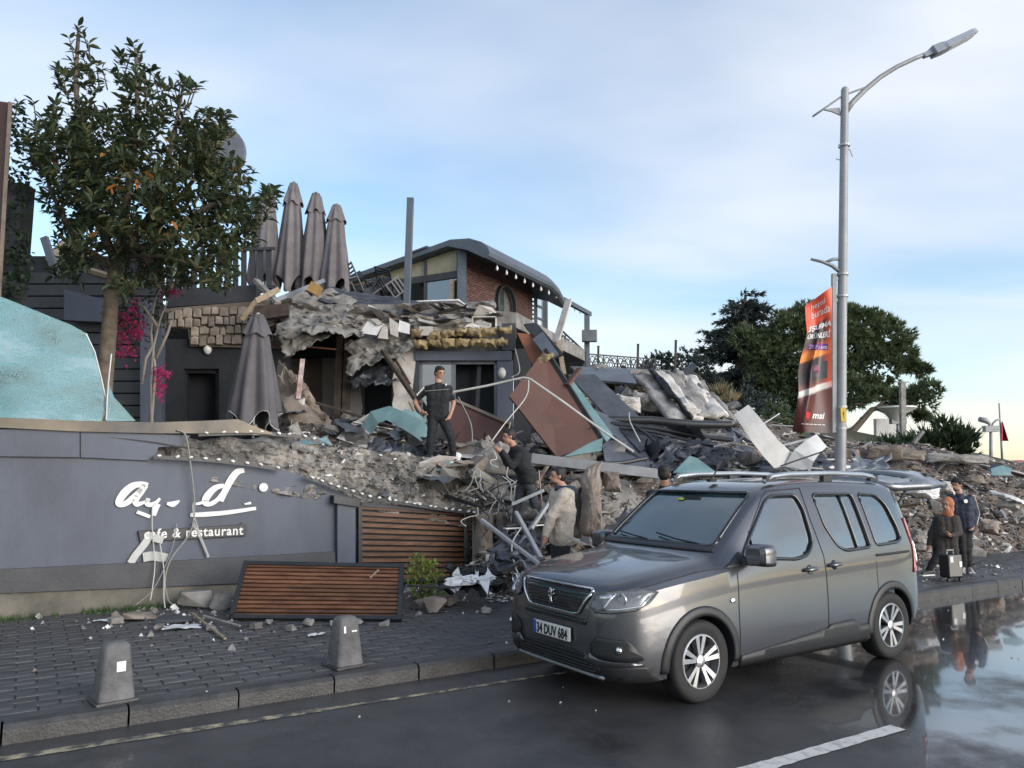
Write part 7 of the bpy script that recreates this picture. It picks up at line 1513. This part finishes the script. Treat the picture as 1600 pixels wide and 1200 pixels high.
ban_text('İŞLEMA', .06, .96, .725, .06, bold=.03, shear=.2); ban_text('ÜRÜNLERİ', .06, .94, .655, .06, bold=.03, shear=.2)
q = MB(); q.grid(lambda a, b_: ban(.14+.72*a, .565+.045*b_, .006), 14, 3); q.build('date_strip', mat('purple', (.16, .03, .22), .5), cl); ban_text('20 Kasım', .20, .82, .572, .03)
q = MB(); q.grid(lambda a, b_: ban(.42+.44*a, .37+.12*b_, .006), 8, 5); q.build('product_picture', mat('prod', (.05, .045, .06), .4, col2=(.02, .02, .025)), cl)
q = MB(); vs = [ban(.54+.09*math.cos(k*.5236), .43+.028*math.sin(k*.5236), .010) for k in range(12)]; q.add(vs, [tuple(range(12))]); q.build('product_ring', mat('prodring', (.26, .07, .14), .4), cl)
q = MB(); q.add([ban(a, b_, .010) for a, b_ in ((.30, .135), (.36, .135), (.41, .125), (.40, .10), (.35, .082), (.29, .10), (.28, .125))], [(0, 1, 2, 3, 4, 5, 6)]); q.build('shield_mark', mat('shield', (.55, .03, .03), .4), cl)
ban_text('msi', .47, .80, .092, .042, bold=.03, shear=.2); ban_text('— — — — — —', .2, .82, .052, .004)
# bollards
def bollard(label, u, v, stick):
    p = G(u, v, KZ); o = thing('concrete_bollard', label, 'bollard', p, SA+.15); H_ = .44
    q = MB(); vs = []
    for z, w in ((0, .135), (.05, .13), (H_*.82, .098), (H_*.95, .092), (H_, .074), (H_+.006, .05)):
        vs += [Vector((x, y, z)) for x, y in rounded([(-w, -w), (w, -w), (w, w), (-w, w)], .045, 3)]
    n = 16; q.add(vs, [(i*n+k, i*n+(k+1) % n, (i+1)*n+(k+1) % n, (i+1)*n+k) for i in range(5) for k in range(n)]+[tuple(5*n+k for k in range(n))]); q.build('body', mat('bollard', (.15, .148, .15), .75, col2=(.075, .074, .076), scale=5, bump=.4, bscale=40), o, smooth=50, local=True)
    q = MB(); q.box((0, 0, .01), (.31, .31, .03)); bevel(q.build('foot', 'kerb', o, local=True), .01)
    for x, z, w, h in stick:
        q = MB(); k = .135-.037*z/.36; q.box((x, -k-.003, z), (w, .008, h), Matrix.Rotation(-.09, 3, 'X')); q.build('sticker', 'white_paint', o, local=True)
    return o
bollard('weathered concrete bollard with a square white sticker at the kerb', 176, 1094, [(.02, .27, .065, .075)])
bollard('concrete bollard with small white flecks in front of the fallen slat panel', 538, 1040, [(-.06, .34, .02, .06), (.035, .32, .05, .014)])
# far lamps, posts, flag, board
def far_lamp(label, u, vb, vt, D, heads):
    o = thing('park_lamp', label, 'street lamp', P(u, vb, D)); q = MB(); q.tube([P(u, vb, D), P(u-1, vt, D)], [.11, .07], 8); q.build('pole', 'pole_grey', o, smooth=True)
    q = MB(); q.box(P(u-1, vt+2, D), (.7, .3, .32)); q.build('collar', 'pole_grey', o)
    for pts, w in heads: q = MB(); q.tube([P(a, b_, D) for a, b_ in pts], w, 6); q.build('arm', 'pole_grey', o, smooth=True)
    return o
far_lamp('double-armed grey lamp beside the flagpole', 1549, 745, 668, 40, [([(1547, 668), (1546, 662), (1540, 657), (1530, 655)], [.07, .09, .15, .13]), ([(1550, 668), (1551, 662), (1556, 657), (1562, 655)], .05)])
far_lamp('pale disc-topped park lamp in front of the white board', 1404, 700, 655, 36, [])
q = MB(); q.lathe([(.1, -.3), (.25, -.2), (.45, .1), (.95, .35), (.95, .42), (.2, .48)], 16, P(1400, 650, 36)); tag(q.build('lamp_disc', 'white_paint', smooth=40), 'pale dish-shaped lamp top on the park lamp', 'lamp')
far_lamp('thin double lamp half hidden by the juniper', 1500, 720, 676, 34, [([(1500, 677), (1497, 671), (1488, 670)], .06), ([(1502, 677), (1508, 671), (1517, 669)], .08)])
q = MB(); q.bar(P(1411, 700, 33), P(1410, 598, 33), .2, .2); q.box(P(1411, 597, 33), (.5, .1, .04)); tag(q.build('timber_pole', 'concrete'), 'plain grey pole standing beside the disc-topped lamp', 'pole')
q = MB(); q.slab([P(1370, 690, 38), P(1406, 690, 38), P(1406, 654, 38), P(1369, 654, 38)], .3); tag(q.build('white_board', 'white_sheet'), 'blank white board rising behind the heap', 'board')
q = MB(); q.bar(P(1427, 693, 22), P(1442, 674, 22), .14, .08); tag(q.build('leaning_post', 'concrete'), 'pale broken post leaning before the juniper', 'post')
fl = thing('flagpole', 'slender flagpole with a drooping red flag beyond the heap', 'flagpole', P(1567, 730, 45)); q = MB(); q.tube([P(1567, 735, 45), P(1561, 630, 45)], [.07, .04], 6); q.build('pole', 'pole_grey', fl, smooth=True)
q = MB(); q.grid(lambda a, b_: P(1564.5+.5*b_+a*(2+9*b_), 660+29*b_-2*a*(1-b_), 45-.25*math.sin(a*6+b_*2)), 10, 10); f_ = q.build('flag', mat('flag_red', (.55, .03, .06), .7), fl, smooth=True)
fs_ = thing('flag_sign', 'small red sign with white crescent at the far end of the heap', 'sign', P(1594, 735, 40)); q = MB(); q.slab([P(1586, 728, 40), P(1604, 728, 40), P(1604, 719, 40), P(1586, 719, 40)], .05); q.build('panel', 'flag_red', fs_)
q = MB(); q.tube([P(1592+1.8*math.cos(k*.42+.7), 723.5+1.8*math.sin(k*.42+.7), 39.9) for k in range(13)], .025, 5); q.build('crescent', 'white_paint', fs_); q = MB(); q.bar(P(1588, 740, 40), P(1588, 728, 40), .06, .06); q.build('post', 'pole_grey', fs_)
q = MB(); q.bar(P(1545, 745, 19.5), P(1560, 727, 19.5), .5, .06); tag(q.build('dark_sheet', 'sheet_dark'), 'dark sheet standing on the crest of the earth heap', 'sheet')
# suitcase by the pair on the pavement
sc = G(1487, 908, KZ); su = thing('suitcase', 'upright black suitcase with two white stickers beside the woman', 'suitcase', sc, .35)
q = MB(); q.box((0, 0, .25), (.31, .20, .38)); bevel(q.build('shell', mat('case', (.014, .014, .016), .3), su, local=True), .03, 3)
for x, z in ((-.09, .36), (.10, .28)): q = MB(); q.box((x, -.104, z), (.06, .006, .09)); q.build('sticker', 'white_paint', su, local=True)
q = MB(); q.tube([(-.07, 0, .43), (-.07, 0, .50), (.07, 0, .50), (.07, 0, .43)], .012, 6); q.build('handle', 'galv', su, local=True)
for x in (-.13, .13): q = MB(); q.lathe([(.03, -.015), (.03, .015)], 10, (x, -.06, .03), 'Y'); q.build('castor', 'black', su, local=True)

# ============================================================ people
mat('skin', (.42, .23, .16), .55, col2=(.36, .19, .13), scale=8); mat('hair', (.012, .010, .009), .6, bump=.4, bscale=60)
def ball(q, c, r, rot=None, n=12):
    rx, ry, rz = r if isinstance(r, (tuple, list)) else (r, r, r); vs = []; m = n//2+1
    for i in range(m+1):
        for k in range(n):
            a, b = 2*math.pi*k/n, math.pi*min(max(i/m, .02), .98); v = Vector((rx*math.sin(b)*math.cos(a), ry*math.sin(b)*math.sin(a), rz*math.cos(b)))
            vs.append((rot @ v if rot is not None else v)+Vector(c))
    fs = [(i*n+k, i*n+(k+1) % n, (i+1)*n+(k+1) % n, (i+1)*n+k) for i in range(m) for k in range(n)]+[tuple(range(n)), tuple(m*n+k for k in reversed(range(n)))]
    fs = [f[::-1] for f in fs]; q.add(vs, fs)
def caps(q, pts, rs, n=12):
    for i in range(len(pts)-1):
        a, b = Vector(pts[i]), Vector(pts[i+1]); q.tube([a.lerp(b, t) for t in (0, .33, .66, 1)], [rs[i]+(rs[i+1]-rs[i])*t for t in (0, .33, .66, 1)], n)
    for p, r_ in zip(pts, rs): ball(q, p, r_, n=n)
def remesh(q, name, m, parent, vox=.012, wr=0.0, sm=3):
    me = q.mesh(name, m); o = bpy.data.objects.new(name, me); fixn_all(me)
    r_ = o.modifiers.new('r', 'REMESH'); r_.mode = 'VOXEL'; r_.voxel_size = vox; s_ = o.modifiers.new('s', 'SMOOTH'); s_.iterations = sm; s_.factor = .5
    m2 = evaluated_mesh(o); o.modifiers.clear(); o.data = m2; COL.objects.link(o)
    if wr:
        nn_ = [v.normal.copy() for v in m2.vertices]
        for v, n_ in zip(m2.vertices, nn_): v.co += n_*(wr*(fbm(v.co*7) + .6*fbm(Vector((v.co.x*4, v.co.y*4, v.co.z*16)))))
    m2.polygons.foreach_set('use_smooth', [True]*len(m2.polygons))
    if not m2.materials: m2.materials.append(M(m) if isinstance(m, str) else m)
    o.parent = parent; o.matrix_parent_inverse = wmat(parent).inverted(); return o
def fixn_all(me):
    b = bmesh.new(); b.from_mesh(me); bmesh.ops.recalc_face_normals(b, faces=b.faces); b.to_mesh(me); b.free()
def hand(q, w, d, curl, side):
    # palm and five bent fingers; w wrist, d pointing direction, side towards the thumb
    d = Vector(d).normalized(); t_ = (Vector(side)-d*Vector(side).dot(d)).normalized(); nrm = d.cross(t_)*1.0
    caps(q, [w, w+d*.045, w+d*.085], [.026, .034, .034], 8)
    for i, (o_, l_) in enumerate(((.028, .062), (.010, .072), (-.009, .068), (-.027, .052))):
        a = w+d*.085+t_*o_; b = a+(d+nrm*curl*.4).normalized()*l_*.55; c = b+(d+nrm*curl*1.4).normalized()*l_*.5; caps(q, [a, b, c], [.0105, .0095, .008], 7)
    a = w+d*.035+t_*.03; b = a+(d*.5+t_).normalized()*.035; c = b+(d+t_*.3+nrm*curl*.5).normalized()*.032; caps(q, [a, b, c], [.013, .011, .009], 7)
def person(label, D, J, look, top, bottom, shoes='white_paint', hat=None, sleeve='long', bulk=1.0, coat_len=0.0, beard=False, hairm='hair', hand_side=None, belly=1.0):
    j = {k: P(v[0], v[1], D+(v[2] if len(v) > 2 else 0)) for k, v in J.items()}
    feet = min(j['anL'].z, j['anR'].z)-.07; o = thing('person', label, 'person', ((j['anL'].x+j['anR'].x)/2, D, feet))
    f = Vector(look).normalized(); up = Vector((0, 0, 1)); sd_ = f.cross(up).normalized(); up = sd_.cross(f); rot = Matrix((sd_, f, up)).transposed()      # head axes: x side, y forward, z up
    hc = j['head']; q = MB()
    ball(q, hc+up*.02-f*.008, (.074, .094, .098), rot, 16); ball(q, hc-up*.045+f*.022, (.056, .066, .068), rot, 14); ball(q, hc-up*.098+f*.05, (.028, .026, .024), rot, 8)
    caps(q, [hc+f*.080+up*.010, hc+f*.096-up*.024], [.010, .0135], 8); ball(q, hc+f*.076-up*.060, (.026, .014, .012), rot, 8); ball(q, hc+f*.072+up*.032, (.055, .018, .012), rot, 8)
    for s_ in (-1, 1): ball(q, hc+sd_*s_*.074-f*.008-up*.005, (.011, .018, .028), rot, 8)
    caps(q, [hc-up*.07-f*.02, j['neck']], [.056, .062])
    caps(q, [j['neck'], j['chest'], j['pelvis']], [.055, .075, .075])
    for s_ in 'LR':
        caps(q, [j['sh'+s_], j['el'+s_], j['wr'+s_]], [.05, .040, .027], 10); caps(q, [j['chest'], j['sh'+s_]], [.06, .05], 8)
        caps(q, [j['pelvis'], j['hip'+s_], j['kn'+s_], j['an'+s_]], [.09, .075, .052, .04], 8)
        hd = J.get('hd'+s_); d = (P(hd[0], hd[1], D+(hd[2] if len(hd) > 2 else 0))-j['wr'+s_]) if hd else (j['wr'+s_]-j['el'+s_]); hand(q, j['wr'+s_], d, .55, (hand_side or {}).get(s_, (0, -1, .3)))
    body = remesh(q, 'body', 'skin', o, .0095, 0, 1)
    for s_ in (-1, 1):
        q = MB(); ball(q, hc+f*.083+sd_*s_*.031+up*.008, (.010, .006, .005), rot, 8); q.build('eye', 'black', body); q = MB(); caps(q, [hc+f*.086+sd_*s_*.015+up*.034, hc+f*.082+sd_*s_*.048+up*.034], [.004, .0035], 6); q.build('eyebrow', hairm, body)
    if beard: q = MB(); ball(q, hc-up*.076+f*.026, (.054, .062, .040), rot, 12); remesh(q, 'beard', mat('stubble', (.09, .055, .04), .8), o, .011, .002)
    # hair or headgear
    q = MB()
    if hat == 'scarf': ball(q, hc+up*.03-f*.034, (.100, .106, .115), rot, 16); ball(q, hc-up*.07-f*.04, (.094, .082, .08), rot, 14); caps(q, [hc-up*.135-f*.02, j['neck']+f*.02], [.075, .095])
    elif hat == 'beanie': ball(q, hc+up*.068-f*.02, (.086, .102, .075), rot, 16); caps(q, [hc+up*.045+sd_*.05, hc+up*.045-sd_*.05], [.05, .05])
    else: ball(q, hc+up*.056-f*.024, (.080, .096, .072), rot, 16); ball(q, hc+up*.005-f*.046, (.079, .066, .094), rot, 14); ball(q, hc+up*.088+f*.045, (.055, .038, .032), rot, 10); [ball(q, hc+sd_*s_*.070+up*.035-f*.005, (.014, .04, .05), rot, 8) for s_ in (-1, 1)]
    remesh(q, 'headscarf' if hat == 'scarf' else 'beanie' if hat == 'beanie' else 'hair', {'scarf': mat('scarf', (.42, .15, .07), .8), 'beanie': mat('beanie', (.022, .022, .024), .9)}.get(hat, hairm), o, .011, .004, 2)
    # clothes
    q = MB(); b = bulk; sw = (j['shR']-j['shL']); ax = sw.normalized()
    for t_ in (-.30, 0, .30):
        caps(q, [j['chest']+ax*t_*.34+Vector((0, 0, .06)), j['chest']+ax*t_*.30-Vector((0, 0, .10)), j['pelvis']+ax*t_*.26+Vector((0, 0, .10)), j['pelvis']+ax*t_*.28-Vector((0, 0, coat_len+.02))], [.118*b, .128*b*belly, .118*b*belly, .118*b*(1.15 if coat_len > .2 else 1)])
    caps(q, [j['chest']+Vector((0, 0, .06)), j['neck']-up*.015], [.10*b, .07*b])
    for s_ in 'LR':
        caps(q, [j['chest']+Vector((0, 0, .06)), j['sh'+s_]-Vector((0, 0, .02))], [.080*b, .062*b])
        if sleeve == 'long': caps(q, [j['sh'+s_], j['el'+s_], j['wr'+s_].lerp(j['el'+s_], .04)], [.072*b, .060*b, .046*b])
        else: caps(q, [j['sh'+s_], j['sh'+s_].lerp(j['el'+s_], .72)], [.060*b, .056*b])
    jk = remesh(q, 'coat' if coat_len > .2 else 'jacket' if sleeve == 'long' else 'shirt', top, o, .013, .013, 2)
    q = MB()
    for s_ in 'LR': caps(q, [j['pelvis'], j['hip'+s_], j['kn'+s_], j['an'+s_]+Vector((0, 0, .01))], [.105, .098, .072, .058])
    remesh(q, 'trousers', bottom, o, .013, .012, 2)
    for s_ in 'LR':
        tdir = Vector(J.get('toe'+s_, (0, -1, 0))).normalized(); a = j['an'+s_]; q = MB(); caps(q, [a-tdir*.04-Vector((0, 0, .03)), a+tdir*.06-Vector((0, 0, .042)), a+tdir*.15-Vector((0, 0, .05))], [.045, .042, .032], 10); caps(q, [a, a-Vector((0, 0, .03))], [.045, .045], 8)
        sh_ = remesh(q, 'shoe', shoes, o, .01, 0, 1); q = MB(); c = a+tdir*.055-Vector((0, 0, .078)); q.box(c, (.085, .27, .02), Matrix.Rotation(math.atan2(-tdir.x, tdir.y), 3, 'Z')); q.build('sole', 'white_paint', sh_)
    return o, j, jk
mat('black_cloth', (.014, .015, .018), .85, col2=(.010, .011, .013), scale=6); mat('black_jean', (.022, .023, .027), .85); mat('navy', (.018, .026, .05), .75); mat('fleece', (.58, .50, .42), .95, col2=(.46, .39, .32), scale=14, bump=.7, bscale=70); mat('brown_coat', (.034, .028, .025), .85); mat('grey_jean', (.045, .048, .055), .85); mat('shoe_grey', (.34, .32, .29), .7); mat('shoe_dark', (.03, .03, .034), .6)
o, j, jk = person('man in black polo with hands on hips standing on the rubble, looking down', 13.2, dict(head=(687, 583), neck=(685, 598), chest=(685, 615), shL=(668, 607), shR=(702, 607), elL=(648, 628, .05), elR=(709, 630, .05), wrL=(658, 645, -.08), wrR=(704, 648, -.08), hdL=(668, 646, -.14), hdR=(699, 656, -.14), pelvis=(684, 650), hipL=(677, 655), hipR=(693, 655), knL=(673, 686, -.05), knR=(705, 685, -.08), anL=(671, 716), anR=(709, 718), toeL=(-.2, -1, 0), toeR=(.95, -.4, 0)), (.62, -.75, -.30), 'black_cloth', 'black_cloth', 'shoe_grey', sleeve='short', bulk=.93)
q = MB()
for k in range(5): a = j['shL'].lerp(j['elL'], .08+.12*k); q.box(a+Vector((-.045, -.055, .02)), (.022, .02, .035))
struct(q.build('sleeve_print', 'white_paint', jk), 'stuff'); q = MB(); q.bar(P(664, 611, 13.07), P(702, 608, 13.07), .006, .008); q.build('chest_piping', 'cable_grey', jk); q = MB(); q.box(P(697, 601, 13.08), (.03, .01, .03)); q.build('chest_badge', 'white_paint', jk)
person('man in dark jacket and grey jeans climbing the rubble with hands raised', 12.0, dict(head=(795, 682), neck=(803, 698, .02), chest=(812, 715), shL=(801, 706, .18), shR=(815, 706, -.16), elL=(792, 724, .16), elR=(800, 728, -.2), wrL=(782, 706, .1), wrR=(785, 706, -.16), hdL=(774, 699, .1), hdR=(775, 701, -.16), pelvis=(823, 748), hipL=(820, 754, .08), hipR=(826, 754, -.08), knL=(810, 784, .06), knR=(834, 782, -.08), anL=(805, 817, .05), anR=(847, 812, -.05), toeL=(-.9, -.5, 0), toeR=(-.8, -.6, 0)), (-.92, -.30, -.12), 'black_cloth', 'grey_jean', 'shoe_dark', hand_side=dict(L=(0, 0, 1), R=(0, 0, 1)))
o, j, jk = person('man in beige fleece with navy hood standing beside the van bonnet', 9.8, dict(head=(871, 744), neck=(879, 762), chest=(878, 785), shL=(869, 770, .18), shR=(884, 771, -.18), elL=(866, 808, .22), elR=(862, 808, -.24), wrL=(858, 832, .2), wrR=(852, 836, -.24), hdL=(856, 845, .2), hdR=(850, 850, -.24), pelvis=(876, 838), hipL=(872, 848, .08), hipR=(880, 848, -.08), knL=(870, 895, .08), knR=(878, 895, -.08), anL=(870, 940, .08), anR=(878, 942, -.08), toeL=(-1, -.2, 0), toeR=(-1, -.2, 0)), (-.95, -.22, 0), 'fleece', 'black_jean', 'shoe_dark', beard=True, bulk=1.12, belly=1.08)
q = MB(); c = j['neck']; caps(q, [c+Vector((-.07, -.06, -.01)), c+Vector((.05, -.09, -.02)), c+Vector((.12, .0, -.05)), c+Vector((.06, .09, -.02)), c+Vector((-.06, .06, -.01))], [.04, .055, .075, .055, .04]); remesh(q, 'hood', 'navy', o, .012, .006)
o, j, jk = person('man in navy tracksuit and black beanie on the pavement behind the woman', 14.0, dict(head=(1495, 758), neck=(1499, 772), chest=(1501, 790), shL=(1485, 777, .08), shR=(1516, 778, -.04), elL=(1482, 803, .12), elR=(1524, 803, -.04), wrL=(1484, 822, .02), wrR=(1521, 822, -.1), hdL=(1486, 830, 0), hdR=(1516, 829, -.14), pelvis=(1505, 824), hipL=(1499, 828), hipR=(1511, 828), knL=(1503, 857, -.03), knR=(1512, 857, -.03), anL=(1505, 886), anR=(1514, 886), toeL=(-.6, -.8, 0), toeR=(-.3, -1, 0)), (-.85, -.5, -.12), 'navy', 'black_cloth', 'shoe_grey', hat='beanie', beard=True, bulk=.93)
q = MB(); q.lathe([(.036, -.004), (.036, .004)], 12, P(1509, 783, 13.86), 'Y'); q.build('chest_badge', 'white_paint', jk); q = MB(); q.tube([j['shR']+Vector((.055, -.05, .03)), j['elR']+Vector((.058, -.035, 0)), j['wrR']+Vector((.045, -.03, .03))], .007, 5); q.build('sleeve_stripe', 'white_paint', jk)
person('woman in long dark coat and orange headscarf walking beside the suitcase', 13.6, dict(head=(1480, 789), neck=(1482, 803), chest=(1479, 820), shL=(1465, 810, .05), shR=(1494, 810, -.02), elL=(1456, 832, .08), elR=(1499, 832, -.06), wrL=(1452, 850, .05), wrR=(1487, 838, -.22), hdL=(1450, 858, .05), hdR=(1480, 834, -.26), pelvis=(1477, 848), hipL=(1470, 852), hipR=(1484, 852), knL=(1462, 872, -.03), knR=(1487, 874), anL=(1452, 891), anR=(1488, 894), toeL=(-.95, -.3, 0), toeR=(-.8, -.6, 0)), (-.80, -.58, -.08), 'brown_coat', 'black_cloth', 'shoe_dark', hat='scarf', bulk=1.0, coat_len=.22)
person('dark-haired man hidden behind the van, only his head above the roof', 9.7, dict(head=(1038, 741), neck=(1038, 760), chest=(1038, 790), shL=(1018, 774), shR=(1058, 774), elL=(1012, 812), elR=(1064, 812), wrL=(1012, 842), wrR=(1064, 842), pelvis=(1038, 848), hipL=(1029, 856), hipR=(1047, 856), knL=(1029, 902), knR=(1047, 902), anL=(1029, 950), anR=(1047, 950), toeL=(0, 1, 0), toeR=(0, 1, 0)), (.25, .95, -.05), 'black_cloth', 'black_jean', 'shoe_dark')
bpy.data.scenes.remove(TMP)
